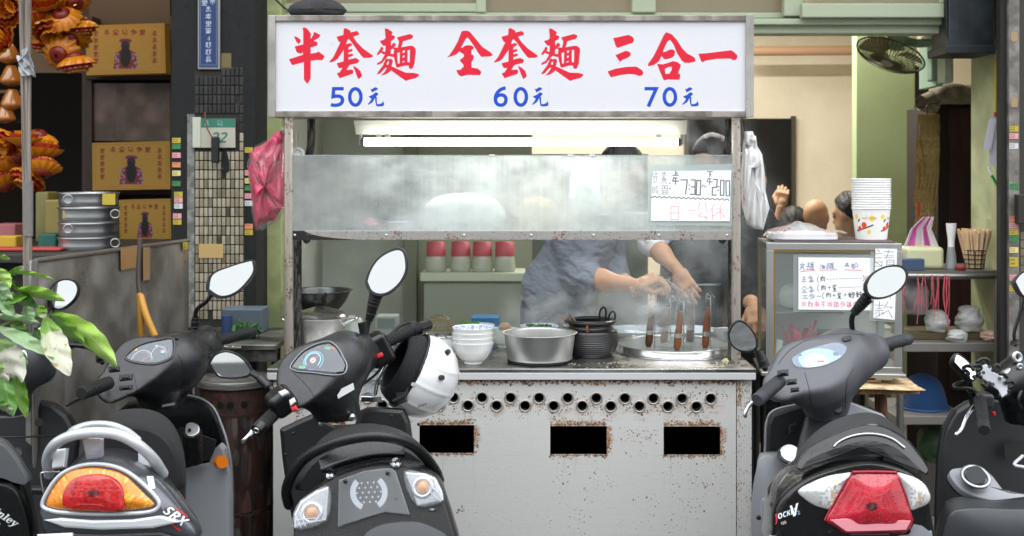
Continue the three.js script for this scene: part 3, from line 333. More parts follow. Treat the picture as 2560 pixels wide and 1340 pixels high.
const tie = T('plastic_tie', 'crumpled grey plastic tied round the two poles', 'plastic tie', at(64, 200, 3.87)); { const r = rnd(3); P(tie, 'knot', sheet(30, 14, (u, v) => { const a = u * Math.PI * 2, c = at(60 + 10 * v, 142 + 48 * v, 3.87), q = 0.016 + 0.008 * fbm(u * 9, v * 6) + 0.006 * Math.sin(a * 5 + v * 9); return V(c.x + Math.cos(a) * q, c.y + 0.004 * Math.sin(a * 3), c.z + Math.sin(a) * q); }), plasticGrey); P(tie, 'tail', sheet(6, 10, (u, v) => at(50 + 16 * u + 6 * Math.sin(v * 7), 128 + 46 * v - 10 * u, 3.85 + 0.01 * Math.sin(v * 9 + u * 4))), plasticGrey); P(tie, 'wrap', cyl(at(70, 452, 3.88), at(71, 590, 3.88), 0.017, 0.016, 14), M('#7f7b78', 0.4, 0, { bumpMap: rep(texSmear, 1), bumpScale: 0.004 })); }
// metal partition between the two shops
const parM = M([1, 1, 1], 0.55, 0.35, { map: patched([146, 143, 138], [112, 107, 100], 50, 5, 1, 50), roughnessMap: texSmear });
const par = T('metal_partition', 'grey stained metal partition between the left shop and the stall', 'partition', at(300, 1500, 4).setY(0));
{ const a = at(88, 652, 3.42), b = at(472, 601, 4.62); P(par, 'sheet', (() => { const g = sheet(12, 12, (u, v) => V(a.x + (b.x - a.x) * u, 0.01 + (a.y + (b.y - a.y) * u - 0.01) * v, a.z + (b.z - a.z) * u), 0.03); return g; })(), parM);
  P(par, 'top_edge', cyl(a, b, 0.008), M('#8f8a84', 0.4, 0.8)); P(par, 'front_edge', cyl(V(a.x, 0.01, a.z), a, 0.009), M('#7a7672', 0.5, 0.7));
  const put = (px0, px1, y0, y1, mm, n) => { const f = (px) => { const t = (px - 88) / 384, d = 1 / ((1 - t) / 3.42 + t / 4.62); return at(px, 0, d); }; const p = f(px0), q = f(px1), dd = D0 - (p.z + q.z) / 2; P(par, n, sheet(1, 1, (u, v) => V(p.x + (q.x - p.x) * u + 0.012, Y(y1 + (y0 - y1) * v, dd), p.z + (q.z - p.z) * u + 0.004), 0.004), mm); };
  put(296, 340, 618, 671, M('#a07a4c', 0.8), 'cardboard_patch'); put(352, 368, 618, 700, M('#9a7d52', 0.8), 'cardboard_patch'); put(452, 463, 606, 624, noteM.y, 'sticker'); }
const rake = T('broom', 'wooden handled broom hooked on the metal partition', 'broom', at(360, 838, 3.9)); P(rake, 'handle', pxtube([[350, 600, 3.98], [346, 700, 3.95], [352, 745, 3.93]], 0.009), M('#3a3029', 0.6)); P(rake, 'prong', pxtube([[350, 740, 3.93], [352, 790, 3.92], [353, 840, 3.92]], 0.013), M('#a8772e', 0.5)); P(rake, 'prong', pxtube([[352, 742, 3.93], [364, 785, 3.91], [386, 838, 3.9]], 0.013), M('#c08a36', 0.5));
// ---------- the noodle stall ----------
const steelDull = M([1, 1, 1], 1, 0.75, { map: patched([178, 178, 176], [150, 149, 146], 60, 4, 1, 60), roughnessMap: rep(dataTex(256, 256, (x, y) => grey8(255 * (0.3 + 0.22 * fbm(x / 30, y / 4, 4))), false), 1), metalnessMap: null });
const steelTop = M([1, 1, 1], 1, 0.95, { map: patched([190, 190, 188], [150, 148, 145], 70, 5, 1, 61), roughnessMap: dataTex(512, 512, (x, y) => grey8(255 * (0.16 + 0.3 * fbm(x / 24, y / 24, 5))), false) });
const postTex = (seed) => { const map = canvasTex(128, 1024, (x, w, h) => { const r = rnd(seed); x.fillStyle = '#cbc3b8'; x.fillRect(0, 0, w, h); for (let i = 0; i < 420; i++) { const k = r(); x.fillStyle = k < 0.5 ? `rgba(150,124,98,${0.1 + 0.2 * r()})` : k < 0.8 ? `rgba(60,52,46,${0.15 + 0.3 * r()})` : `rgba(225,222,216,${0.3 * r()})`; const s = 1 + r() * r() * 7; x.beginPath(); x.ellipse(r() * w, r() * h, s * 0.6, s * (1 + r() * 2), 0, 0, 7); x.fill(); }
  for (let i = 0; i < 7; i++) { x.fillStyle = `rgba(112,66,36,${0.25 + 0.3 * r()})`; const y = r() * h; for (let k = 0; k < 30; k++) { x.beginPath(); x.arc(r() * w, y + (r() - 0.5) * 50, 1 + r() * 5, 0, 7); x.fill(); } } }); return M([1, 1, 1], 0.3, 0.75, { map }); };
const stall = T('noodle_stall', 'stainless noodle stall with red lettered white sign and rusty perforated front', 'food stall', V(-0.08, 0, -0.4));
// the front sheet with its pipe holes and draught openings
const FX0 = 683, FX1 = 1840, FY0 = 951, FY1 = 1509;
const holesPx = []; for (let k = -6; k < 10; k++) holesPx.push([1133.5 + 71.45 * k, 994 + 0.3 * k]); for (let k = -5; k < 10; k++) holesPx.push([1098.5 + 71.4 * k, 1013.8 + 0.3 * k]);
const slots = [[1048.5, 1185, 1062.5, 1133], [1375.5, 1517, 1065, 1136], [1659, 1800.5, 1066, 1137], [735, 862, 1062, 1132]];
const rustMap = [], frontTex = canvasTex(2048, 988, (x, w, h) => { const s = w / (FX1 - FX0), r = rnd(21), U = (a) => (a - FX0) * s, W = (b) => (b - FY0) * s;
  x.fillStyle = '#dddcd9'; x.fillRect(0, 0, w, h);
  for (let i = 0; i < 2600; i++) { x.strokeStyle = `rgba(${r() < 0.5 ? '236,236,234' : '150,150,148'},${0.05 + 0.1 * r()})`; const a = r() * w, b = r() * h, l = 20 + r() * 160; x.beginPath(); x.moveTo(a, b); x.lineTo(a + l, b + r() * 2 - 1); x.stroke(); }
  const spot = (a, b, q, k) => { x.fillStyle = k < 0.55 ? `rgba(${140 + r() * 40 | 0},${88 + r() * 28 | 0},${50 + r() * 18 | 0},${0.3 + 0.45 * r()})` : k < 0.8 ? `rgba(92,56,36,${0.4 + 0.4 * r()})` : `rgba(52,46,42,${0.5 + 0.4 * r()})`; x.beginPath(); x.ellipse(a, b, q, q * (0.7 + r() * 0.8), r() * 3, 0, 7); x.fill(); };
  const cloud = (a, b, sx, sy, n, q, k0 = 0) => { for (let i = 0; i < n; i++) { const g = Math.sqrt(-2 * Math.log(r() + 1e-6)), t = r() * 6.283; spot(a + g * Math.cos(t) * sx, b + g * Math.sin(t) * sy, q * (0.3 + r() * r() * 1.6), k0 + r() * (1 - k0)); } };
  const haze = (a, b, rx, ry, al) => { for (let i = 0; i < 60; i++) { x.fillStyle = `rgba(${150 + r() * 30 | 0},${104 + r() * 20 | 0},${68 + r() * 20 | 0},${al * (0.3 + r())})`; const t = r() * 6.283, g = Math.sqrt(r()); x.beginPath(); x.ellipse(a + Math.cos(t) * g * rx, b + Math.sin(t) * g * ry, 3 + r() * 16, 2 + r() * 7, 0, 0, 7); x.fill(); } };
  for (let i = 0; i < 900; i++) { const a = r() * w; spot(a, r() * r() * 26, 1 + r() * 5, r() * 1.1); } for (const [a, b] of [[1000, 320], [1200, 200], [1480, 120], [1770, 260]]) haze(U(a), 8, b * 0.6, 14, 0.1);
  for (const [a, b] of holesPx) { cloud(U(a), W(b) + 4, 24, 22, 60, 2.4); cloud(U(a) + (r() - 0.5) * 30, W(b) + 34, 16, 18, 26, 2.6); if (a > 1380 && r() < 0.85) haze(U(a) + 10, W(b) + 24, 50, 46, 0.06); if (a < 1380 && r() < 0.4) haze(U(a), W(b) + 20, 30, 26, 0.05); }
  for (const [a, b, c, d] of slots) { for (let i = 0; i < 200; i++) spot(U(a) + r() * (U(b) - U(a)), W(c) - 4 - r() * r() * 26, 1 + r() * 4, r() * 0.8); for (let i = 0; i < 110; i++) spot(U(b) + r() * r() * 26, W(c) + r() * (W(d) - W(c)), 1 + r() * 3.2, r() * 0.8); for (let i = 0; i < 160; i++) spot(U(a) + r() * (U(b) - U(a)), W(d) + 2 + r() * r() * 16, 1 + r() * 3, r() * 0.9); haze((U(a) + U(b)) / 2, W(c) - 10, (U(b) - U(a)) * 0.5, 14, 0.1); haze(U(b) + 12, (W(c) + W(d)) / 2 - 20, 16, 40, 0.08); cloud(U(a) + 4, W(d) + 4, 6, 6, 20, 2.5, 0.5); }
  for (let i = 0; i < 1500; i++) { const a = U(1370) + r() * U(1150), b = W(1130) + r() * (h - W(1130)); if (fbm(a / 70, b / 110, 3) > 0.46) spot(a, b, 0.7 + r() * r() * 3.6, 0.25 + r() * 0.75); }
  for (let i = 0; i < 280; i++) { const a = r() * w, b = W(1170) + r() * (h - W(1170)); if (fbm(a / 60 + 9, b / 60, 3) > 0.52) spot(a, b, 0.7 + r() * r() * 3, 0.2 + r() * 0.8); }
  for (let i = 0; i < 2600; i++) { const a = r() * w, b = h - r() * r() * h * 0.5; x.fillStyle = `rgba(70,66,62,${0.2 + 0.5 * r()})`; x.fillRect(a, b, 1 + r() * 1.6, 1 + r() * 3); }
  for (let i = 0; i < 70; i++) { const q = holesPx[r() * holesPx.length | 0], sl = slots[r() * 4 | 0], bot = r() < 0.5, a = U(bot ? q[0] + (r() - 0.5) * 24 : sl[0] + r() * (sl[1] - sl[0])), b = W(bot ? q[1] + 14 : sl[3]), l = 20 + r() * r() * 240; x.fillStyle = `rgba(${r() < 0.6 ? '140,100,66' : '96,88,80'},${0.1 + 0.2 * r()})`; for (let k = 0; k < l; k += 2) x.fillRect(a + Math.sin(k / 30 + i) * 2, b + k, 1 + r() * 2.4 * (1 - k / l), 2); }
  cloud(U(1150), W(1276), 14, 9, 26, 3); cloud(U(1466), W(1226), 5, 5, 10, 2.6); cloud(U(1768), W(1214), 7, 6, 14, 3); cloud(U(1760), W(985), 90, 18, 160, 2.4); cloud(U(1600), W(1090), 60, 22, 110, 2.2);
});
const frontM = M([1, 1, 1], 0.42, 0.3, { map: frontTex, bumpMap: rep(texSmear, 0.8), bumpScale: 0.0007 });
const circ = (a, b, q, n = 24) => Array.from({ length: n }, (_, i) => [a + Math.cos(i / n * 6.2832) * q, b + Math.sin(i / n * 6.2832) * q]);
P(stall, 'front_panel', plate([[FX0, FY0], [FX1, FY0], [FX1, FY1], [FX0, FY1]], V(0, 0.4, -0.02), V(0, 0, 1), 0.003, 0, false, [...holesPx.map(([a, b]) => circ(a, b, 12.5)), ...slots.map(([a, b, c, d]) => [[a, c], [b, c], [b, d], [a, d]])]), frontM);
const dz = 4.02, sideStripM = M([1, 1, 1], 0.5, 0.35, { map: canvasTex(128, 1024, (x, w, h) => { const r = rnd(9); x.fillStyle = '#d6d5d2'; x.fillRect(0, 0, w, h); for (let i = 0; i < 700; i++) { x.fillStyle = `rgba(${100 + r() * 70 | 0},${62 + r() * 40 | 0},36,${0.2 + 0.5 * r()})`; const b = r() < 0.4 ? r() * 120 : r() * h; x.beginPath(); x.arc(r() * w * (r() < 0.5 ? 0.3 : 1), b, 0.8 + r() * 4, 0, 7); x.fill(); } for (let i = 0; i < 2500; i++) { x.fillStyle = `rgba(60,56,52,${0.3 * r()})`; x.fillRect(w - r() * r() * w, h - r() * h * 0.55, 2, 3); } }) });
P(stall, 'side_strip', plate([[1842, FY0], [1879, FY0], [1879, FY1], [1842, FY1]], V(0, 0.4, -0.022), V(0, 0, 1), 0.02), sideStripM);
const ringM = M('#b9b6b0', 0.35, 0.85, { bumpMap: rep(texSmear, 2), bumpScale: 0.001 });
const darkIn = M('#0c0c0c', 0.95);  // near-black colour carries the shade inside the stall box
for (const [a, b] of holesPx) { const c = at(a, b, dz); P(stall, 'pipe_ring', merge([torus(c, 13.8 / FOC * dz, 0.0036, V(0, 0, 1), 28), cyl(c, V(c.x, c.y, c.z - 0.05), 12.6 / FOC * dz, 12.6 / FOC * dz, 24, true)]), ringM); }
const sx0 = X(FX0, dz) + 0.002, sx1 = X(1879, dz) - 0.002;
P(stall, 'inner_box', merge([box(sx0 + 0.02, sx1 - 0.02, 0.02, 0.8, -0.78, -0.76), box(sx0, sx0 + 0.018, 0.02, 0.8, -0.78, -0.03), box(sx1 - 0.018, sx1, 0.02, 0.8, -0.78, -0.045), box(sx0 + 0.02, sx1 - 0.02, 0.006, 0.018, -0.78, -0.03), box(sx0 + 0.02, sx1 - 0.02, 0.76, 0.775, -0.758, -0.1)]), darkIn);
for (const x of [sx0 + 0.03, sx1 - 0.03]) for (const z of [-0.08, -0.74]) P(stall, 'leg', cyl(V(x, 0, z), V(x, 0.03, z), 0.02), ringM);
P(stall, 'counter_top', merge([box(X(667), X(1890), Y(922) - 0.014, Y(922), -0.82, 0, 0.003)]), steelTop);
P(stall, 'counter_edge', box(X(667) + 0.0005, X(1890) - 0.0005, Y(950), Y(922) - 0.0145, -0.012, -0.0005, 0.002), M('#d4d4d4', 0.42, 0.25, { bumpMap: rep(texBrush, 2), bumpScale: 0.0002 }));
P(stall, 'front_panel', box(sx0 + 0.003, sx1, 0.02, 0.8, -0.785, -0.781), frontM);
// posts
const postA = postTex(31), postB = postTex(32), CT = Y(922), SB = Y(293);
P(stall, 'post', cyl(V(X(716.5), CT, -0.035), V(X(716.5), SB, -0.035), 0.0165, 0.0165, 24), postA); P(stall, 'post', cyl(V(X(1844.5), CT, -0.035), V(X(1844.5), SB, -0.035), 0.0165, 0.0165, 24), postB);
const darkPost = M([1, 1, 1], 0.4, 0.7, { map: patched([120, 118, 114], [46, 44, 42], 20, 5, 1.2, 71, 128, 256) });
for (const px of [744, 1830]) P(stall, 'post', cyl(V(X(px, 4.2), CT, -0.2), V(X(px, 4.2), Y(600, 4.2), -0.2), 0.0155, 0.0155, 20), darkPost);
for (const px of [778, 1822]) P(stall, 'roof_bracket', tube([V(X(px, 4.22), SB + 0.05, -0.22), V(X(px, 4.22), Y(345, 4.22), -0.22), V(X(px - 4, 4.24), Y(375, 4.22), -0.25), V(X(px - 14, 4.3), Y(420, 4.3), -0.32), V(X(px - 14, 4.3), Y(600, 4.3), -0.32)], 0.0155, 40, 14), darkPost);
// the bowl shelf with its rail and steamed up pane
P(stall, 'shelf', box(X(730), X(1832), Y(600, 4.03), Y(600, 4.03) + 0.012, -0.36, -0.042, 0.002), steelDull);
const railTex = canvasTex(2048, 48, (x, w, h) => { const r = rnd(14); x.fillStyle = '#a9a6a2'; x.fillRect(0, 0, w, h); x.fillStyle = '#2e2b2a'; x.beginPath(); x.moveTo(0, 0); x.lineTo(60, 0); x.bezierCurveTo(90, 26, 180, 40, 330, h); x.lineTo(0, h); x.fill(); for (let i = 0; i < 900; i++) { const k = r(); x.fillStyle = k < 0.4 ? `rgba(140,78,36,${0.5 * r()})` : k < 0.7 ? `rgba(58,50,46,${0.6 * r()})` : `rgba(214,212,208,${0.4 * r()})`; x.beginPath(); x.ellipse(60 + r() * (w - 60), r() < 0.5 ? h - r() * r() * 12 : r() * h, 1 + r() * 5, 1 + r() * 2, 0, 0, 7); x.fill(); } for (const c of [806, 1310, 1720, 560, 1890]) for (let i = 0; i < 24; i++) { x.fillStyle = `rgba(110,58,30,${0.3 + 0.5 * r()})`; x.beginPath(); x.arc(c - 60 + (r() - 0.5) * 60, r() * h, 1 + r() * 4, 0, 7); x.fill(); } for (let i = 0; i < 70; i++) { x.strokeStyle = 'rgba(50,44,42,.55)'; const a = r() * w; x.beginPath(); x.moveTo(a, r() * h); x.lineTo(a + (r() - 0.5) * 24, r() * h); x.stroke(); } });
const sr = P(stall, 'shelf_rail', plate([[728, 577], [1832, 577], [1832, 600], [728, 600]], V(0, 1.4, -0.03), V(0, 0, 1), 0.012, 0.001), M([1, 1, 1], 0.42, 0.35, { map: railTex }));
for (const px of [737, 966, 1160, 1328, 1484, 1647, 1818]) P(sr, 'screw', merge([ball(at(px, 588, 4.029), 0.0048, 12, 1, 0.5), cyl(at(px, 588, 4.03), at(px, 588, 4.026), 0.0018)]), M('#d8d8d6', 0.3, 0.8));
const mist = dataTex(1024, 256, (x, y) => { const c = Math.min(1, Math.max(0, fbm(x / 120 + 3, y / 100, 4) * 2.4 - 0.6)), n = fbm(x / 46, y / 46, 5), d = vnoise(x / 2.2, y / 2.2) > 0.9 ? 0.1 : 0, drip = fbm(x / 6, y / 120 + 4, 3) * 0.1; return grey8(255 * Math.min(0.98, Math.max(0.22, 0.44 + 0.32 * c + (n - 0.5) * 0.34 + drip - 0.05 + d))); }, false); mist.wrapS = mist.wrapT = THREE.ClampToEdgeWrapping;
const paneM = M('#e9eeee', 1, 0, { phys: 1, transmission: 0.9, thickness: 0, roughnessMap: mist, ior: 1.5, bumpMap: rep(texFine, 6, 2), bumpScale: 0.0004 });
P(stall, 'steamed_pane', plate([[722, 388], [1832, 388], [1832, 577.5], [722, 577.5]], V(0, 1.5, -0.033), V(0, 0, 1), 0.0005), paneM);
P(stall, 'pane_edge', merge([box(X(722, 4.033), X(1832, 4.033), Y(388.8, 4.033), Y(387.6, 4.033), -0.036, -0.031)]), M('#e6eeee', 0.2, 0, { phys: 1, transmission: 0.4 }));
for (const px of [1222, 1420, 1475]) P(stall, 'pane_clip', box(X(px), X(px + 14), Y(391, 4.03), Y(386, 4.03), -0.04, -0.029, 0.001), M('#e4e6e4', 0.4));
// sign box
const signTex = canvasTex(2048, 396, (x, w, h) => { const s = w / 1177, map = (a, b) => [(a - 688) * s, (b - 52.5) * h / 225], r = rnd(6); x.fillStyle = '#dddce1'; x.fillRect(0, 0, w, h); for (let i = 0; i < 240; i++) { x.fillStyle = `rgba(120,116,112,${0.1 * r()})`; x.beginPath(); x.ellipse(r() * w, r() * h, 1 + r() * 4, 1 + r() * 3, 0, 0, 7); x.fill(); } for (const [a, b] of [[832, 112], [1637, 200], [760, 150]]) for (let i = 0; i < 22; i++) { const [u, v] = map(a + (r() - 0.5) * 12, b + (r() - 0.5) * 12); x.fillStyle = `rgba(90,86,84,${0.25 * r()})`; x.fillRect(u, v, 3, 2); } x.fillStyle = 'rgba(140,138,142,.22)'; x.fillRect((1372 - 688) * s, 0, 1.2, h);
  x.fillStyle = '#dc1734'; inkOutlines(x, BAN, zA, 0, map); inkOutlines(x, TAO, zC, -411.4, map); inkOutlines(x, MIAN, zB, 0, map); inkOutlines(x, QUAN, zC, 0, map); inkOutlines(x, TAO, zC, 0, map); inkOutlines(x, MIAN, zB, 410, map); inkOutlines(x, SANHEYI, zD, 0, map);
  x.fillStyle = '#0f46c0'; for (const dx of [0, 410, 785]) inkOutlines(x, YUAN, zE, dx, map);
  x.strokeStyle = '#0f46c0'; const lw = 8.6 * s; x.lineWidth = lw; x.lineCap = 'butt'; x.lineJoin = 'miter';
  const zero = (cx) => { const [a, b] = map(cx, 242); x.beginPath(); x.ellipse(a, b, 14 * s, 20.6 * s, 0, 0, 7); x.stroke(); }; zero(889); zero(1302); zero(1674);
  const line = (pts) => { x.beginPath(); pts.forEach(([a, b], i) => { const [u, v] = map(a, b); i ? x.lineTo(u, v) : x.moveTo(u, v); }); x.stroke(); }, arc = (f) => { x.beginPath(); f(); x.stroke(); };
  arc(() => { const g = (a, b) => map(a, b); x.moveTo(...g(860, 221.5)); x.lineTo(...g(835, 221.5)); x.lineTo(...g(833.4, 241.5)); x.bezierCurveTo(...g(846, 238), ...g(857, 240), ...g(857, 250)); x.bezierCurveTo(...g(857, 262), ...g(842, 265), ...g(828, 261.5)); });
  arc(() => { const g = (a, b) => map(a, b); x.moveTo(...g(1264, 220)); x.bezierCurveTo(...g(1245, 222), ...g(1238, 238), ...g(1238.5, 248)); x.bezierCurveTo(...g(1239, 259), ...g(1246, 262.5), ...g(1252, 262.5)); x.bezierCurveTo(...g(1260, 262.5), ...g(1265, 257), ...g(1265, 249)); x.bezierCurveTo(...g(1265, 240), ...g(1258, 237), ...g(1253, 237)); x.bezierCurveTo(...g(1246, 237), ...g(1240, 241), ...g(1239, 247)); });
  line([[1611, 221.5], [1640, 221.5], [1620, 266]]);
});
const sign = P(stall, 'sign', box(X(672), X(1883), Y(291), Y(40), -0.24, -0.014, 0.003), M('#8f8d8a', 0.45, 0.6));
P(sign, 'sign_face', plate([[687, 52], [1866, 52], [1866, 278], [687, 278]], V(0, 1.9, -0.009), V(0, 0, 1), 0.004), M([1, 1, 1], 0.3, 0, { map: signTex }));
const barM = M([1, 1, 1], 0.42, 0.55, { map: patched([186, 182, 176], [158, 150, 142], 40, 5, 1, 81), bumpMap: rep(texBrush, 1), bumpScale: 0.0004 }), barT = M([1, 1, 1], 0.42, 0.5, { map: patched([176, 168, 160], [144, 128, 116], 30, 5, 1, 83) });
P(sign, 'frame_bar', pxbox(688.5, 1864.5, 38, 52.5, 4.0, 0.015, 0.002), barT); P(sign, 'frame_bar', pxbox(688.5, 1864.5, 277, 293, 4.0, 0.015, 0.002), barT); P(sign, 'frame_bar', pxbox(670, 688, 38, 293, 3.998, 0.02, 0.002), barM); P(sign, 'frame_bar', pxbox(1865, 1885, 36, 293, 3.998, 0.02, 0.002), barM);
// fluorescent lamp under the sign
const fl = T('fluorescent_lamp', 'lit white fluorescent tube on a cream batten under the sign', 'lamp', V(X(1300, 4.16), Y(355, 4.16), D0 - 4.16)), LD = 4.16;
P(fl, 'batten', merge([plate([[884, 301], [1718, 301], [1716, 336], [890, 336]], at(1300, 320, LD + 0.03), V(0, -0.3, 1), 0.004), box(X(886, LD), X(1716, LD), Y(303, LD), Y(297, LD), D0 - LD - 0.07, D0 - LD - 0.034)]), M('#e6e5d6', 0.5));
const LAMP = [1, 0.99, 0.95];
P(fl, 'tube_glow', cyl(at(911, 355, LD), at(1694, 355, LD), 0.0145, 0.0145, 20), M('#ffffff', 0.4, 0, { emissive: col(...LAMP), emissiveIntensity: 5 }));
for (const [a, b] of [[902, 911], [1694, 1703]]) P(fl, 'end_cap', cyl(at(a, 355, LD), at(b, 355, LD), 0.0148, 0.0148, 18), M('#6d6d68', 0.4, 0.6));
for (const px of [896, 1702]) P(fl, 'lamp_holder', merge([pxbox(px, px + 7, 336, 362, LD - 0.012, 0.024, 0.002)]), M('#b9b8ae', 0.5));
for (const px of [940, 962, 1640]) P(fl, 'clip', pxbox(px, px + 13, 335, 346, LD - 0.006, 0.012, 0.001), M('#c8c8b4', 0.5));
const ll = new THREE.RectAreaLight(col(...LAMP), 15, 1.16, 0.026); ll.position.copy(at(1302, 367, LD)); ll.lookAt(ll.position.x, ll.position.y - 1, ll.position.z - 0.25); scene.add(ll);
S('conduit', merge([pxtube([[690, 0, 4.9], [720, 26, 4.7], [745, 30, 4.55]], 0.004)]), M('#1a1a1a', 0.5), 'black cable running to the bundle on top of the sign', 'cable');
const bundle = S('tarpaulin_bundle', sheet(24, 16, (u, v) => { const a = u * Math.PI * 2, k = Math.sin(Math.min(1, v * 1.02) * Math.PI) ** 0.6, n = 0.75 + 0.5 * fbm(u * 6, v * 5, 3), c = at(718 + 150 * v, 26, 4.2); return V(c.x, c.y + Math.max(-0.018, Math.sin(a) * 0.052 * k * n), c.z + Math.cos(a) * 0.06 * k * n); }), M('#2c2b2e', 0.7, 0, { bumpMap: rep(texSmear, 2), bumpScale: 0.004 }), 'black folded tarpaulin bundle lying on top of the sign left end', 'tarpaulin');

// notice in a plastic sleeve on the pane
const nt = T('opening_hours_notice', 'white handwritten opening hours notice in a clear sleeve on the steamed pane', 'notice', at(1727, 565, 4.02));
P(nt, 'sleeve', plate(Q('1622,414 1833,410 1830,565 1620,562'), at(1727, 490, 4.024), V(0, 0, 1), 0.0006), M('#e8efef', 0.35, 0, { phys: 1, transmission: 0.72, thickness: 0 }));
P(nt, 'paper', plate(Q('1630,428 1828,426 1824,553 1627,552'), at(1727, 490, 4.02), V(0, 0, 1), 0.0008), M([1, 1, 1], 0.7, 0, { map: canvasTex(792, 504, (x, w, h) => { const s = 4, r = rnd(2), mp = (a, b) => [(a * 1 / 8.373 - 9) * s * 0.99, (b / 8.373 - 17) * s]; x.fillStyle = '#f6f7f7'; x.fillRect(0, 0, w, h); x.strokeStyle = '#77797c';
  const g = (ch, a, b, c, d, lw) => { const [u, v] = mp(a, b), [u2, v2] = mp(c, d); pen(x, ch, u, v, u2 - u, v2 - v, lw * 1.4); }; g('營', 95, 165, 245, 405, 3.5); g('業', 290, 175, 420, 415, 3.5); g('時', 95, 470, 245, 640, 3.5); g('間', 300, 460, 425, 640, 3.5); x.strokeStyle = '#6e7073'; g('上', 535, 155, 665, 255, 8); g('午', 530, 285, 665, 430, 8); g('下', 1255, 155, 1370, 275, 7); g('午', 1250, 300, 1370, 445, 6);
  x.fillStyle = '#55585c'; for (const [a, b] of [[470, 412], [470, 513], [878, 448], [875, 530], [1485, 478], [1478, 555]]) { const [u, v] = mp(a, b); x.fillRect(u - 7, v - 5, 15, 11); }
  x.lineWidth = 12; x.strokeStyle = '#6b6e72'; const pl = (s2) => { x.beginPath(); Q(s2).forEach(([a, b], i) => { const [u, v] = mp(a, b); i ? x.lineTo(u, v) : x.moveTo(u, v); }); x.stroke(); }; x.lineCap = 'square'; pl('705,340 835,340 800,630'); pl('920,340 1000,340 995,640 900,640'); pl('920,485 995,485'); pl('1035,350 1115,350 1105,650 1020,650 1035,350'); pl('1385,330 1460,330 1445,495 1360,495 1355,655 1435,655'); pl('1530,350 1600,350 1595,660 1525,660 1530,350'); pl('1640,360 1715,360 1715,670 1645,670 1640,360'); x.lineWidth = 6; pl('1140,495 1160,445 1185,450 1205,495 1240,470');
  x.strokeStyle = '#303336'; x.lineWidth = 8; x.beginPath(); for (let i = 0; i <= 120; i++) { const a = 85 + i / 120 * 1620, b = 690 + i / 120 * 60 + 14 * Math.sin(i * 0.85), [u, v] = mp(a, b); i ? x.lineTo(u, v) : x.moveTo(u, v); } x.stroke();
  x.strokeStyle = 'rgba(222,140,152,.85)'; g('日', 430, 860, 720, 1160, 5); g('一' in PEN ? '一' : '三', 0, 0, 0, 0, 1); x.lineWidth = 6; pl('830,985 1000,975'); g('公', 1040, 800, 1280, 1170, 5); g('休', 1330, 840, 1620, 1160, 5); x.strokeStyle = '#9a9a9a'; x.lineWidth = 3; pl('1660,1100 1668,965 1715,960'); }) }));
// ---------- things on the counter ----------
const CTY = CT + 0.0006, onC = (px, py) => { const d = (EYE - CTY) * FOC / (py - VY); return at(px, py, d).setY(CTY); }, dep = (p) => D0 - p.z;
const porcelain = M('#eeefee', 0.18, 0, { phys: 1, clearcoat: 0.5 }), blueTex = canvasTex(512, 64, (x, w, h) => { x.fillStyle = '#dfe6f2'; x.fillRect(0, 0, w, h); const r = rnd(17); for (let i = 0; i < 420; i++) { x.strokeStyle = `rgba(50,80,170,${0.35 + 0.5 * r()})`; x.lineWidth = 1 + r() * 2; x.beginPath(); x.arc(r() * w, r() * h, 2 + r() * 7, r() * 6, r() * 6 + 3); x.stroke(); } x.fillStyle = '#e9eef6'; for (let i = 0; i < 16; i++) { x.beginPath(); x.arc(16 + i * 32, 30, 6, 0, 7); x.fill(); } });
const blueWhite = M([1, 1, 1], 0.2, 0, { map: blueTex }), steelShine = M('#cfd0d0', 0.2, 1, { roughnessMap: null, bumpMap: rep(texBrush, 2), bumpScale: 0.0002 }), steelSoft = M([1, 1, 1], 0.4, 0.85, { map: patched([232, 232, 230], [206, 205, 203], 30, 4, 1, 90) }), black = M('#141416', 0.4), blackMatte = M('#17181a', 0.7);
const bowlOut = (r, h) => [[0.012, 0], [r * 0.42, 0], [r * 0.44, 0.004], [r * 0.4, 0.01], [r * 0.6, h * 0.2], [r * 0.83, h * 0.52], [r * 0.95, h * 0.85], [r * 1.0, h], [r * 0.985, h + 0.0015], [r * 0.955, h - 0.002]], bowlIn = (r, h) => [[r * 0.955, h - 0.002], [r * 0.9, h * 0.8], [r * 0.76, h * 0.5], [r * 0.5, h * 0.24], [0.001, h * 0.16]];
function bowl(c, r, h, label, group, outM = porcelain, inM = blueWhite, name = 'bowl', cat = 'bowl') { const o = T(name, label, cat, c, group); P(o, 'outside', smoothLathe(bowlOut(r, h), c, 56, 3), outM); const gi = smoothLathe(bowlIn(r, h), c, 56, 3), u = gi.attributes.uv; P(o, 'inside', gi, inM); return o; }
{ const c = onC(1183, 908), n = ['bottom white bowl of the stack of four, standing on the counter', 'second white bowl from the bottom of the stack of four', 'third white bowl from the bottom of the stack of four', 'top bowl of the stack of four, its blue patterned inside showing']; for (let i = 0; i < 4; i++) bowl(c.clone().setY(CTY + i * 0.0178), 0.0775, 0.079, n[i], 'white bowls stacked beside the steel pan'); }
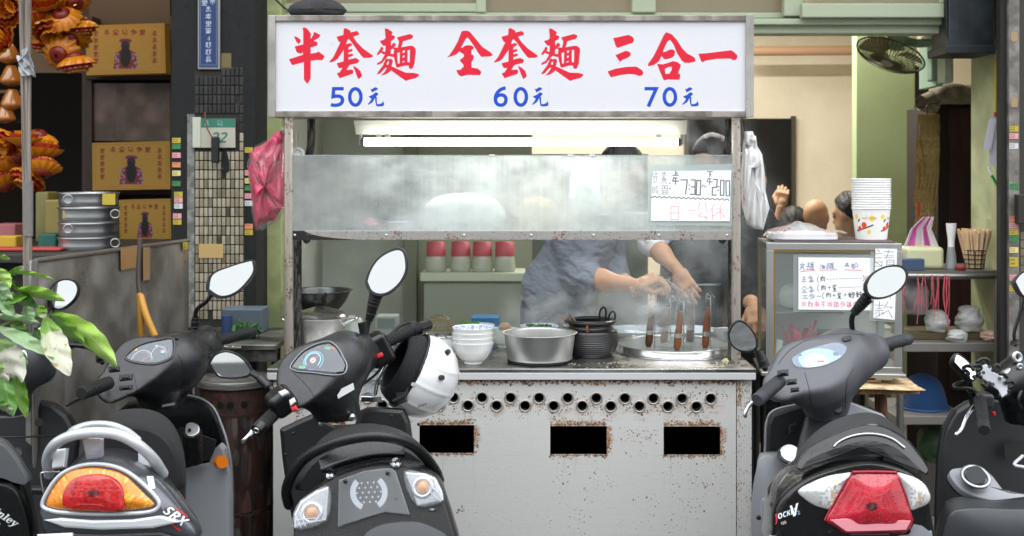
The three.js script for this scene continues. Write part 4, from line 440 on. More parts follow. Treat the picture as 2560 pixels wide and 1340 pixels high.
{ const c = onC(1349, 903), o = T('steel_pan', 'wide brushed steel pan standing on a black burner ring', 'pan', c.clone().setY(CTY + 0.012)); const g = smoothLathe([[0.01, 0.012], [0.112, 0.012], [0.12, 0.018], [0.126, 0.06], [0.131, 0.1], [0.1325, 0.105], [0.139, 0.1065], [0.1395, 0.108], [0.136, 0.1085], [0.131, 0.106], [0.128, 0.09], [0.121, 0.022], [0.11, 0.016], [0.001, 0.015]], c, 72, 3); P(o, 'body', g, M('#dededc', 0.34, 0.95, { phys: 1, anisotropy: 0.7, bumpMap: rep(texBrush, 1, 3), bumpScale: 0.0002 })); P(o, 'water', lathe([[0.001, 0.05], [0.123, 0.05]], c, 48), M('#8d928d', 0.06));
  S('burner_ring', lathe([[0.09, 0], [0.119, 0], [0.119, 0.011], [0.09, 0.011], [0.09, 0]], c, 48), blackMatte, 'black ring under the wide steel pan', 'burner'); }
const jarC = onC(1476, 888), jar = T('ceramic_jar', 'black ribbed ceramic jar with scissors and chopsticks standing in it', 'jar', jarC);
P(jar, 'body', (() => { const pts = []; for (let i = 0; i <= 90; i++) { const t = i / 90, r = t < 0.8 ? 0.076 + 0.033 * Math.sin(Math.min(1, t / 0.8) * Math.PI * 0.62 + 0.35) ** 1.4 - 0.0 : 0.093 - 0.010 * Math.sin((t - 0.8) / 0.2 * Math.PI * 0.9), rib = t > 0.1 && t < 0.74 ? 0.0014 * Math.sin(t * 95) : 0; pts.push([r + rib, t * 0.125]); } pts.unshift([0.01, 0]); pts.push([0.098, 0.128], [0.1, 0.134], [0.096, 0.139], [0.082, 0.139], [0.078, 0.13], [0.085, 0.06], [0.06, 0.02], [0.001, 0.016]); return lathe(pts, jarC, 64); })(), M('#1b1a1c', 0.3, 0, { phys: 1, clearcoat: 0.6, clearcoatRoughness: 0.25, bumpMap: rep(texSmear, 2), bumpScale: 0.0005 }));
P(jar, 'lug', tube([V(jarC.x - 0.016, jarC.y + 0.126, jarC.z + 0.092), V(jarC.x - 0.018, jarC.y + 0.116, jarC.z + 0.104), V(jarC.x - 0.016, jarC.y + 0.104, jarC.z + 0.1)], 0.0045, 16), M('#8a4a28', 0.4));
{ const sc = T('scissors', 'black handled scissors standing in the ceramic jar', 'scissors', V(jarC.x + 0.025, jarC.y + 0.03, jarC.z)); const loop = (px, py, rx, ry, t) => { const pts = []; for (let i = 0; i < 18; i++) { const a = i / 18 * 6.283, u = Math.cos(a) * rx, v = Math.sin(a) * ry; pts.push(at(px + u * Math.cos(t) - v * Math.sin(t), py + u * Math.sin(t) + v * Math.cos(t), dep(jarC) - 0.01)); } return tube(pts, 0.0042, 60, 8, true); };
  P(sc, 'handle', merge([loop(1507, 786, 8, 18, 0.12), tube([at(1507, 803, dep(jarC) - 0.01), at(1511, 822, dep(jarC)), V(jarC.x + 0.04, jarC.y + 0.08, jarC.z)], 0.004)]), black); P(sc, 'handle', merge([loop(1529, 796, 8, 18, 0.25), tube([at(1524, 813, dep(jarC) - 0.01), at(1518, 824, dep(jarC)), V(jarC.x + 0.03, jarC.y + 0.08, jarC.z)], 0.004)]), black); P(sc, 'blade', tube([V(jarC.x + 0.035, jarC.y + 0.09, jarC.z), V(jarC.x + 0.02, jarC.y + 0.03, jarC.z)], 0.004), steelShine);
  const wood = M('#b89a72', 0.5); [[1397, 786, 1424, 815], [1404, 785, 1430, 815], [1417, 782, 1441, 814], [1423, 785, 1446, 814], [1432, 792, 1450, 816]].forEach(([a, b, c, e], i) => { const o = S('chopstick', cyl(at(a, b, 4.27), V(jarC.x - 0.03 + i * 0.006, jarC.y + 0.03, jarC.z - 0.02), 0.0028, 0.0022, 8), i % 2 ? steelShine : wood, ['pale wooden chopstick leaning leftmost in the ceramic jar', 'steel chopstick second from the left in the ceramic jar', 'wooden chopstick in the middle of the jar group', 'steel chopstick right of the middle in the ceramic jar', 'short wooden chopstick nearest the scissors'][i], 'chopstick'); }); }
// boiling cauldron set into the counter
const cc = V(X(1686, 4.42), CTY, D0 - 4.42), pot = T('boiling_cauldron', 'wide round cauldron of boiling water set into the counter', 'cauldron', cc), CR = 0.232;
P(pot, 'rim', lathe([[CR + 0.012, 0.0], [CR + 0.012, 0.004], [CR + 0.001, 0.005], [CR, 0.026], [CR - 0.004, 0.03], [CR - 0.01, 0.029], [CR - 0.012, 0.02], [CR - 0.014, 0.006]], cc, 80), M('#d6d6d3', 0.22, 0.9));
P(pot, 'water', (() => { const g = new THREE.CircleGeometry(CR - 0.012, 64, 0, Math.PI * 2).rotateX(-Math.PI / 2).translate(cc.x, cc.y + 0.017, cc.z); return g; })(), M('#a9b2ad', 0.12, 0, { bumpMap: rep(texSmear, 3), bumpScale: 0.006 }));
const handleWood = [M([1, 1, 1], 0.5, 0, { map: patched([112, 66, 40], [84, 48, 30], 14, 4, 1, 101, 128, 128) }), M([1, 1, 1], 0.5, 0, { map: patched([146, 90, 50], [118, 70, 38], 14, 4, 1, 104, 128, 128) })];
[[1630, 770, 1621, 867, 4.36, 'leftmost noodle strainer, its brown wooden handle standing in the cauldron', 0, 1, 0.62], [1669, 769, 1658, 864, 4.5, 'second noodle strainer from the left, pale in the steam', 1, 0, 0.55], [1702, 777, 1692, 876, 4.3, 'middle noodle strainer, lowest and nearest in the cauldron', 1, 1, 0.62], [1728, 758, 1724, 858, 4.52, 'noodle strainer second from the right at the back in the steam', 0, 0, 0.6], [1769, 769, 1763, 870, 4.36, 'rightmost noodle strainer with orange brown handle', 1, 1, 0.64]].forEach(([x0, y0, x1, y1, d, label, mi, near, band]) => {
  const o = T('noodle_strainer', label, 'strainer', at(x1, y1 + 14, d), 'noodle strainers standing in the cauldron'), a = at(x0, y0, d), b = at(x1, y1, d), L = (t) => a.clone().lerp(b, t), k = 7.6 / FOC * d;
  P(o, 'handle', loft([0, 0.03, 0.3, 0.7, 0.9, 1].map((t, i) => { const c = L(t), s = k * [0.6, 0.85, 1, 1.12, 1.1, 0.7][i], q = s * 0.75; return [[1, 0.5], [0.6, 1], [-0.6, 1], [-1, 0.5], [-1, -0.5], [-0.6, -1], [0.6, -1], [1, -0.5]].map(([u, v]) => V(c.x + u * s, c.y, c.z + v * q)); }), 24, 3), handleWood[mi]);
  P(o, 'band', loft([band - 0.05, band + 0.06].map((t) => { const c = L(t), s = k * 1.16, q = k * 0.9; return [[1, 0.5], [0.6, 1], [-0.6, 1], [-1, 0.5], [-1, -0.5], [-0.6, -1], [0.6, -1], [1, -0.5]].map(([u, v]) => V(c.x + u * s, c.y, c.z + v * q)); }), 24, 2, false), M('#d2d2ce', 0.3, 0.8));
  const w = steelShine, up = a.y + 0.052; P(o, 'hook', merge([tube([V(a.x - 0.006, a.y - 0.008, a.z), V(a.x - 0.006, up - 0.014, a.z), V(a.x - 0.003, up, a.z), V(a.x + 0.004, up - 0.004, a.z + 0.012)], 0.0023, 24, 6), tube([V(a.x + 0.009, b.y - 0.02, a.z + 0.008), V(a.x + 0.011, a.y, a.z + 0.008), V(a.x + 0.012, up - 0.016, a.z), V(a.x + 0.016, up - 0.002, a.z), V(a.x + 0.026, up - 0.012, a.z + 0.012)], 0.0023, 30, 6), cyl(V(a.x - 0.006, up - 0.016, a.z), V(a.x + 0.012, up - 0.018, a.z), 0.0014)]), w);
  P(o, 'wire_stem', merge([tube([V(b.x - 0.006, b.y, b.z), V(b.x - 0.008, CTY + 0.012, b.z)], 0.0018, 6, 6), tube([V(b.x + 0.006, b.y, b.z), V(b.x + 0.009, CTY + 0.012, b.z)], 0.0018, 6, 6)]), w);
});
// large stock pot, wok, jug
{ const d = 4.3, c = at(802, 900, d).setY(CTY), rad = 67 / FOC * d, topY = Y(791, d), H = topY - CTY, o = T('stock_pot', 'tall steel stock pot with a domed lid behind the left scooter', 'pot', c);
  P(o, 'body', lathe([[0.01, 0], [rad, 0.001], [rad, H - 0.008], [rad + 0.004, H - 0.003], [rad + 0.001, H], [rad - 0.004, H - 0.006]], c, 64), steelSoft);
  const lid = P(o, 'lid', smoothLathe([[rad + 0.003, H + 0.001], [rad - 0.002, H + 0.004], [rad * 0.9, H + 0.012], [rad * 0.7, H + 0.022], [rad * 0.25, H + 0.036], [0.018, H + 0.037], [0.001, H + 0.038]], c, 56, 3), M([1, 1, 1], 0.25, 0.9, { map: patched([196, 196, 194], [120, 119, 116], 16, 5, 1, 110) }));
  P(lid, 'knob', smoothLathe([[0.014, H + 0.036], [0.014, H + 0.046], [0.022, H + 0.05], [0.024, H + 0.056], [0.02, H + 0.06], [0.001, H + 0.061]], V(c.x - 0.005, c.y, c.z), 28), black); P(lid, 'strap', tube([V(c.x + 0.014, c.y + H + 0.05, c.z + 0.01), V(c.x + 0.014, c.y + H + 0.075, c.z + 0.012), V(c.x + 0.02, c.y + H + 0.085, c.z + 0.012)], 0.009, 16), black);
  for (const s of [-1, 1]) P(o, 'handle', tube([V(c.x + s * rad, c.y + H - 0.02, c.z + 0.05), V(c.x + s * (rad + 0.03), c.y + H - 0.006, c.z + 0.05), V(c.x + s * (rad + 0.04), c.y + H - 0.002, c.z + 0.01), V(c.x + s * (rad + 0.03), c.y + H - 0.006, c.z - 0.03), V(c.x + s * rad, c.y + H - 0.02, c.z - 0.03)], 0.006, 40), steelShine); for (const s of [-1, 1]) P(o, 'rivet', ball(V(c.x + s * rad * 0.93, c.y + H - 0.024, c.z + rad * 0.42), 0.008, 14), steelShine); }
{ const d = 4.95, c = at(800, 790, d), rad = 78 / FOC * d, h = Y(728, d) - c.y, o = T('wok', 'wide dark wok with bright rim behind the stock pot', 'wok', c); P(o, 'bowl', smoothLathe([[0.03, 0], [rad * 0.55, h * 0.22], [rad * 0.82, h * 0.6], [rad * 0.97, h], [rad * 1.04, h + 0.003], [rad * 1.03, h + 0.006], [rad * 0.96, h + 0.001], [rad * 0.78, h * 0.58], [0.01, 0.012]], c, 64, 3), M('#5a5b5b', 0.3, 0.9));
  S('wok_stand', merge([torus(V(c.x, c.y + 0.008, c.z), rad * 0.42, 0.012), ...[0, 1, 2].map((i) => cyl(V(c.x + Math.cos(i * 2.1) * rad * 0.42, c.y, c.z + Math.sin(i * 2.1) * rad * 0.42), V(c.x + Math.cos(i * 2.1) * rad * 0.5, 0.006, c.z + Math.sin(i * 2.1) * rad * 0.5), 0.012))]), blackMatte, 'black iron stand under the wok', 'stand'); }
{ const c = onC(884, 880); S('plastic_jug', smoothLathe([[0.01, 0], [0.04, 0.001], [0.042, 0.09], [0.036, 0.12], [0.02, 0.14], [0.01, 0.142]], c, 32), M('#dfe8e0', 0.35, 0, { phys: 1, transmission: 0.2 }), 'whitish plastic jug right of the stock pot', 'jug'); }
{ const d = 4.55, o = T('kitchen_scale', 'small clear fronted kitchen scale at the back of the counter', 'scale', at(965, 870, d).setY(CTY)); P(o, 'case', pxbox(938, 993, 790, 860, d, 0.08, 0.006), M('#9aa39d', 0.4)); P(o, 'dial_window', pxbox(944, 986, 797, 822, d - 0.002, 0.004), M('#7b857f', 0.15)); P(o, 'body_base', box(X(930, d), X(1000, d), CTY, Y(860, d), D0 - d - 0.09, D0 - d, 0.004), M('#8b948f', 0.4)); }
// wire dome on the blue and white pot
{ const c = onC(1100, 893), d = dep(c), o = T('blue_white_pot', 'blue and white porcelain pot with lip left of the bowl stack', 'pot', c); P(o, 'body', smoothLathe([[0.01, 0], [0.05, 0.001], [0.075, 0.03], [0.078, 0.05], [0.066, 0.074], [0.066, 0.08], [0.07, 0.083], [0.066, 0.087], [0.06, 0.083]], c, 48, 3), M([1, 1, 1], 0.2, 0, { map: canvasTex(512, 128, (x, w, h) => { x.fillStyle = '#e6e9ea'; x.fillRect(0, 0, w, h); const r = rnd(71); for (let i = 0; i < 26; i++) { x.strokeStyle = x.fillStyle = 'rgba(44,66,140,.8)'; x.lineWidth = 3; const a = r() * w, b = 30 + r() * 60; x.beginPath(); x.ellipse(a, b, 10 + r() * 10, 5, r() * 2, 0, 7); x.fill(); x.beginPath(); x.moveTo(a, b); x.quadraticCurveTo(a + 20, b + 14, a + 40, b - 6); x.stroke(); } }) }));
  const wc = V(c.x - 0.004, c.y + 0.088, c.z), wires = []; const rr = (t) => 0.057 * Math.cos(t * 1.35) ** 0.75, hh = (t) => 0.07 * Math.sin(t * 1.5) ; for (let i = 0; i < 22; i++) { const a = i / 22 * Math.PI * 2, pts = []; for (let k = 0; k <= 8; k++) { const t = k / 8; pts.push(V(wc.x + Math.cos(a + t * 0.5) * rr(t), wc.y + hh(t), wc.z + Math.sin(a + t * 0.5) * rr(t))); } wires.push(new THREE.TubeGeometry(new THREE.CatmullRomCurve3(pts), 10, 0.0011, 4)); const p2 = pts.map((p, k) => { const t = k / 8; return V(wc.x + Math.cos(a - t * 0.5) * rr(t), wc.y + hh(t), wc.z + Math.sin(a - t * 0.5) * rr(t)); }); wires.push(new THREE.TubeGeometry(new THREE.CatmullRomCurve3(p2), 10, 0.0011, 4)); }
  for (let k = 0; k < 7; k++) wires.push(torus(V(wc.x, wc.y + hh(k / 8), wc.z), rr(k / 8), 0.0012)); S('wire_dome', merge(wires), M('#8f866a', 0.5, 0.5), 'rusty wire mesh dome lying on the blue and white pot', 'mesh dome'); }
// back row of bowls and basins
{ const gi = M('#cfe2ee', 0.3), celadon = M('#dfe6df', 0.22), put = (px, py, d, r, h, label, om, im) => bowl(at(px, py, d).setY(CTY), r, h + (Y(py, d) - CTY), label, 'bowls at the back of the counter', om, im);
  const bw = (px, topY, d, rpx, label, o, i) => { const r = rpx / FOC * d, H = Y(topY, d) - CTY; return bowl(at(px, 900, d).setY(CTY), r, H, label, 'bowls at the back of the counter', o, i); };
  bw(1348, 815, 4.52, 49, 'blue and white bowl holding chopped scallions behind the steel pan', porcelain, blueWhite); bw(1258, 822, 4.5, 36, 'pale green bowl with a brown egg between bowl stack and pan', celadon, gi); bw(1192, 813, 4.5, 45, 'bowl heaped with green scallions behind the bowl stack', celadon, blueWhite);
  bw(1588, 823, 4.74, 76, 'large pale enamel basin behind the left strainers', celadon, gi); bw(1722, 823, 4.74, 72, 'large pale enamel basin behind the right strainers', celadon, gi);
  S('egg', ball(at(1262, 819, 4.5), 0.026, 20, 0.8), M('#b89a7c', 0.5), 'brown boiled egg in the pale green bowl', 'egg');
  const green = [M('#4f9a2a', 0.5), M('#2f7a2c', 0.5)]; const heap = (px, py, d, w, n, label, seed) => { const r = rnd(seed), gs = []; for (let i = 0; i < n; i++) { const c = at(px + (r() - 0.5) * w, py - r() * 7 * (1 - i / n * 0.3), d + (r() - 0.5) * 0.06), g = new THREE.TorusGeometry(0.004, 0.0016, 5, 8); g.rotateX(r() * 3).rotateY(r() * 3).translate(c.x, c.y, c.z); gs.push(g); } S('scallions', merge(gs), green[seed % 2], label, 'scallions', null, 'stuff'); };
  heap(1174, 812, 4.5, 46, 130, 'heap of chopped green scallions in the bowl behind the stack', 4); heap(1345, 817, 4.5, 66, 40, 'scattered green scallions in the blue and white bowl', 5);
  S('plastic_box', pxbox(1178, 1248, 793, 850, 4.7, 0.1, 0.006), M('#2f6a94', 0.4), 'blue plastic box behind the heaped scallions', 'box'); S('white_lid', lathe([[0.001, 0], [0.062, 0], [0.064, 0.004], [0.06, 0.006], [0.001, 0.008]], at(1449, 816, 4.62), 40), M('#e6e8e2', 0.4), 'white lid showing behind the ceramic jar', 'lid');
  S('lid_support', cyl(at(1449, 818, 4.62), at(1449, 818, 4.62).setY(CTY), 0.05), celadon, 'pale tub under the white lid behind the jar', 'tub'); }
{ const d = 4.6, c = at(1810, 880, d).setY(CTY), o = T('steel_can', 'steel can behind the cauldron next to the right post', 'can', c), r = 28 / FOC * d, h = Y(822, d) - CTY; P(o, 'body', lathe([[0.01, 0], [r, 0.001], [r, h - 0.004], [r + 0.003, h - 0.001], [r, h], [r - 0.003, h - 0.004], [r - 0.003, 0.01]], c, 40), steelSoft); P(o, 'lid_dish', lathe([[0.001, 0.02], [0.02, 0.018], [0.03, 0.022]], onC(1818, 884), 24), steelShine); }
{ const r = rnd(91), gs = []; for (let i = 0; i < 120; i++) { const px = 1420 + r() * 420, py = 905 + r() * 14, c = onC(px, py), g = new THREE.IcosahedronGeometry(0.0012 + r() * 0.0018, 0); g.scale(1 + r(), 0.5, 1).translate(c.x, c.y, c.z); gs.push(g); } S('crumbs', merge(gs), M('#d9d2b0', 0.6), 'scattered noodle crumbs along the front of the counter', 'crumbs', null, 'stuff'); }
S('noodle_scrap', merge([tube([onC(1806, 903), onC(1814, 900).add(V(0, 0.006, 0)), onC(1822, 904)], 0.002, 16), tube([onC(1810, 906), onC(1816, 903).add(V(0, 0.008, 0)), onC(1818, 908)], 0.002, 16)]), M('#e2d9a4', 0.4), 'pale noodle scrap lying beside the right post', 'noodle');

// ---------- on the shelf behind the steamed pane ----------
const crumple = (c, rx, ry, rz, seed, amp = 0.35, n = 28) => sheet(n, n, (u, v) => { const a = u * Math.PI * 2, t = v * Math.PI, k = 1 - amp / 2 + amp * (fbm(u * 8 + seed, v * 6 + seed, 3) * 1.3 - 0.15) * Math.sin(Math.PI * u) ** 0.3; const yy = -Math.cos(t); return V(c.x + Math.cos(a) * Math.sin(t) ** 0.7 * rx * k, c.y + ry * (yy < -0.75 ? -0.75 : yy) * (0.9 + 0.1 * k), c.z + Math.sin(a) * Math.sin(t) ** 0.7 * rz * k); });
const SHY = Y(600, 4.03) + 0.0125, sh = (px, d = 4.18) => at(px, 560, d).setY(SHY);
{ const c = sh(825); S('tin_can', lathe([[0.01, 0], [0.037, 0], [0.037, 0.06], [0.034, 0.06], [0.034, 0.01]], c, 32), steelSoft, 'dull tin on the shelf behind the left part of the pane', 'tin');
  bowl(sh(900), 0.064, 0.03, 'blue bowl with red base on the shelf below the pink plastic', null, M('#2d4f86', 0.3), M('#6a2a34', 0.4)); bowl(sh(1008), 0.064, 0.045, 'blue and white bowl on the shelf right of the pink plastic', null, M([1, 1, 1], 0.3, 0, { map: blueTex }), blueWhite);
  S('pink_plastic', crumple(sh(925).add(V(0, 0.035, 0)), 0.035, 0.026, 0.03, 3, 0.7), M('#f08aa0', 0.3), 'crumpled pink plastic lying in the blue bowl on the shelf', 'plastic bag');
  S('noodle_bag', crumple(sh(1345, 4.2).add(V(0, 0.058, 0)), 0.092, 0.08, 0.06, 7, 0.3, 40), M([1, 1, 1], 0.5, 0, { map: patched([236, 196, 130], [205, 152, 84], 12, 5, 1.2, 120) }), 'bag of yellow noodles on the shelf behind the pane', 'noodle bag');
  S('plastic_bag', crumple(sh(1165, 4.2).add(V(0, 0.066, 0)), 0.16, 0.088, 0.07, 11, 0.3, 36), M('#e9ecea', 0.5), 'white bag of noodles left of the yellow noodle bag', 'noodle bag');
  S('plastic_bag', crumple(sh(1465, 4.21).add(V(0, 0.12, 0)), 0.066, 0.16, 0.06, 15, 0.62, 40), M('#f2f4f2', 0.45), 'tall white plastic bag on the shelf left of the notice', 'plastic bag');
  bowl(sh(1470, 4.3), 0.1, 0.07, 'wide pale bowl under the tall white bag on the shelf', 'pale bowls on the shelf behind the pane', porcelain, porcelain); bowl(sh(1610, 4.28), 0.085, 0.075, 'wide pale bowl on the shelf beside the notice', 'pale bowls on the shelf behind the pane', porcelain, porcelain);
  S('plastic_bag', crumple(sh(1785, 4.15).add(V(0, 0.025, 0)), 0.07, 0.03, 0.04, 19, 0.4), M('#ecd8da', 0.4), 'white and pink bag on the shelf below the notice', 'plastic bag'); }
// plastic roll, pink bag on the left post, white bags on the right post
{ const o = T('plastic_roll', 'roll of clear plastic lying on the shelf behind the left post', 'roll', at(745, 383, 4.12)); P(o, 'roll', cyl(at(745, 384, 4.1), at(745, 384, 4.34), 0.024, 0.024, 24), M('#d9dbd6', 0.4)); P(o, 'core', torus(at(745, 384, 4.1), 0.014, 0.003, V(0, 0, 1)), M('#b7b8b0', 0.5)); P(o, 'film', sheet(8, 16, (u, v) => at(731 + 10 * v + 14 * u * (1 - v * 0.5), 325 + 52 * v, 4.1 + 0.02 * Math.sin(u * 6 + v * 4))), M('#e6eaea', 0.2, 0, { phys: 1, transmission: 0.6 })); P(o, 'bracket', box(X(735, 4.3), X(755, 4.3), SHY, Y(390, 4.3), D0 - 4.33, D0 - 4.3), steelDull); }
{ const d = 4.12, out = Q('722,318 690,336 640,366 622,385 617,410 624,470 628,530 640,578 655,582 680,560 705,545 722,520'), cen = out.reduce((a, p) => [a[0] + p[0] / out.length, a[1] + p[1] / out.length], [0, 0]);
  const blob = (k, dz0, amp, seed) => sheet(64, 22, (u, v) => { const n = out.length, f = u * n, i = Math.floor(f) % n, t = f - Math.floor(f), a = out[i], b = out[(i + 1) % n], q = Math.sin(Math.min(1, v) * Math.PI) ** 0.5, zz = -Math.cos(v * Math.PI) * dz0, w = k * q * (1 + amp * (fbm(u * 14 + seed, v * 7, 3) - 0.5)); return at(cen[0] + (a[0] + (b[0] - a[0]) * t - cen[0]) * w, cen[1] + (a[1] + (b[1] - a[1]) * t - cen[1]) * w, d - zz * (1 + 1.4 * amp * (fbm(u * 18, v * 9 + seed, 4) - 0.5) * 2)); });
  const o = T('pink_bag', 'clear bag stuffed with pink plastic strings hanging outside the left post', 'plastic bag', at(660, 580, d)); P(o, 'contents', blob(0.9, 0.05, 0.5, 2), M([1, 1, 1], 0.35, 0, { map: patched([222, 52, 102], [204, 40, 88], 26) }));
  const filmM = M('#ffffff', 0.16, 0, { phys: 1, transmission: 0.97, thickness: 0, bumpMap: rep(texSmear, 3), bumpScale: 0.014 }); P(o, 'film', blob(1.0, 0.062, 0.22, 5), filmM); P(o, 'tie', torus(at(720, 320, d), 0.02, 0.004, V(0, 1, 0.3)), M('#d8dcdc', 0.3)); }
{ const d = 4.12, o = T('shopping_bags', 'bundle of white plastic carrier bags hanging from the right post', 'plastic bags', at(1885, 575, d)); const wm = M('#e9e9e8', 0.42, 0, { phys: 1, transmission: 0.12, thickness: 0 });
  const bag = (out, z, s) => { const q = Q(out), c0 = q.reduce((a, p) => [a[0] + p[0] / q.length, a[1] + p[1] / q.length], [0, 0]); return sheet(56, 26, (u, v) => { const n = q.length, f = u * n, i = Math.floor(f) % n, t = f - Math.floor(f), a = q[i], b = q[(i + 1) % n], e = Math.sin(v * Math.PI) ** 0.45, px = c0[0] + (a[0] + (b[0] - a[0]) * t - c0[0]) * e, py = c0[1] + (a[1] + (b[1] - a[1]) * t - c0[1]) * e; return at(px, py, d + z + Math.cos(v * Math.PI) * 0.035 * (0.7 + 0.6 * fbm(px / 14 + s, py / 60, 4)) - 0.016 * Math.abs(Math.sin(px / 5.2 + py / 90 + s))); }); };
  P(o, 'bag', bag('1858,352 1868,332 1890,340 1893,365 1905,385 1912,430 1914,480 1924,520 1912,560 1908,575 1885,572 1868,560 1856,520 1852,430', 0, 1), wm); P(o, 'bag', bag('1862,372 1880,368 1896,380 1904,400 1896,420 1880,400 1868,440 1866,520 1858,480', -0.045, 4), wm); P(o, 'bag', bag('1860,328 1882,328 1890,352 1876,366 1862,360', -0.03, 9), wm); P(o, 'red_mark', pxbox(1860, 1866, 455, 500, d - 0.05, 0.002), M('#d8405a', 0.5)); P(o, 'hook_wire', pxtube([[1858, 300, 4.02], [1862, 330, 4.08], [1864, 345, 4.1]], 0.0022), black); }
// side table with sink and rusty drum left of the stall
{ const o = T('side_table', 'stained steel worktable between the metal partition and the stall', 'table', at(590, 1500, 4.5).setY(0)), tm = M([1, 1, 1], 0.4, 0.8, { map: patched([150, 150, 146], [84, 84, 80], 40, 5, 1, 130) }); P(o, 'top', box(X(455, 4.3), X(700, 4.3) - 0.012, Y(862, 4.3) - 0.02, Y(862, 4.3), D0 - 4.78, D0 - 4.3, 0.004), tm); P(o, 'apron', box(X(455, 4.32), X(700, 4.32) - 0.012, Y(905, 4.32), Y(868, 4.32), D0 - 4.34, D0 - 4.32, 0.003), M([1, 1, 1], 0.5, 0.5, { map: patched([120, 120, 116], [60, 60, 58], 30, 5, 1, 133) })); P(o, 'splash_back', box(X(470, 4.75), X(700, 4.75), Y(862, 4.3) + 0.002, Y(838, 4.75), D0 - 4.77, D0 - 4.75, 0.003), tm); for (const px of [470, 690]) P(o, 'leg', cyl(V(X(px, 4.5), 0.006, -0.5), V(X(px, 4.5), Y(875, 4.3), -0.5), 0.018), tm);
  const dm = M([1, 1, 1], 0.8, 0.2, { map: canvasTex(512, 512, (x, w, h) => { x.fillStyle = '#3a2a24'; x.fillRect(0, 0, w, h); const r = rnd(44); for (let i = 0; i < 2600; i++) { const k = r(), b = r() * h; x.fillStyle = k < 0.35 ? `rgba(110,48,36,${0.3 * r()})` : k < 0.6 ? `rgba(24,22,22,${0.5 * r()})` : b > h * 0.35 ? `rgba(172,168,160,${0.35 * r()})` : `rgba(90,60,50,${0.3 * r()})`; x.beginPath(); x.ellipse(r() * w, b, 2 + r() * 12, 2 + r() * 18, 0, 0, 7); x.fill(); } }) });
  const dc = at(590, 1500, 4.28).setY(0.006), R = 88 / FOC * 4.28, dt = Y(962, 4.1), dr2 = T('steel_drum', 'rusty flaking steel drum beside the left end of the stall', 'drum', dc); P(dr2, 'body', lathe([[0.01, 0], [R, 0.002], [R, 0.26], [R + 0.006, 0.27], [R, 0.28], [R, dt - 0.14], [R + 0.006, dt - 0.13], [R, dt - 0.12], [R, dt - 0.03]], dc, 56), dm); P(dr2, 'lid', lathe([[R + 0.008, dt - 0.035], [R + 0.01, dt - 0.012], [R + 0.004, dt - 0.008], [0.001, dt - 0.004]], dc, 56), M([1, 1, 1], 0.45, 0.7, { map: patched([168, 166, 160], [110, 108, 102], 30, 4, 1, 140) })); for (const px of [565, 598, 540]) P(dr2, 'vent_hole', (() => { const c = at(px, 1022, 4.09), a = Math.asin(Math.max(-1, Math.min(1, (c.x - dc.x) / R))); const q = V(dc.x + Math.sin(a) * R, c.y, dc.z + Math.cos(a) * R); return cyl(q.clone().add(V(Math.sin(a), 0, Math.cos(a)).multiplyScalar(0.001)), q.clone().add(V(Math.sin(a), 0, Math.cos(a)).multiplyScalar(-0.004)), 0.013, 0.013, 18); })(), M('#0a0a0a', 1));
  const ty = Y(862, 4.3) + 0.0006; S('tool_crate', merge([box(X(552, 4.6), X(655, 4.6), ty, ty + 0.1, D0 - 4.72, D0 - 4.6, 0.006)]), M('#56626c', 0.5), 'grey blue plastic crate on the side table', 'crate'); S('blue_can', cyl(V(X(567, 4.55), ty, -0.55), V(X(567, 4.55), ty + 0.08, -0.55), 0.022), M('#33476e', 0.4), 'blue can in front of the grey blue crate', 'can');
  const r = rnd(5), gs = []; for (let i = 0; i < 60; i++) { const c = V(X(590 + r() * 60, 4.5), ty + 0.004 + r() * 0.05, D0 - 4.5 + r() * 0.05), g = new THREE.SphereGeometry(0.014, 6, 4); g.scale(1.6, 0.25, 0.7).rotateZ(r() * 3).rotateY(r() * 3).translate(c.x, Math.max(c.y, ty + 0.012), c.z); gs.push(g); } S('vegetables', merge(gs), M('#2f5a2a', 0.6), 'dark green leafy vegetables on the side table', 'vegetables', null, 'stuff'); }
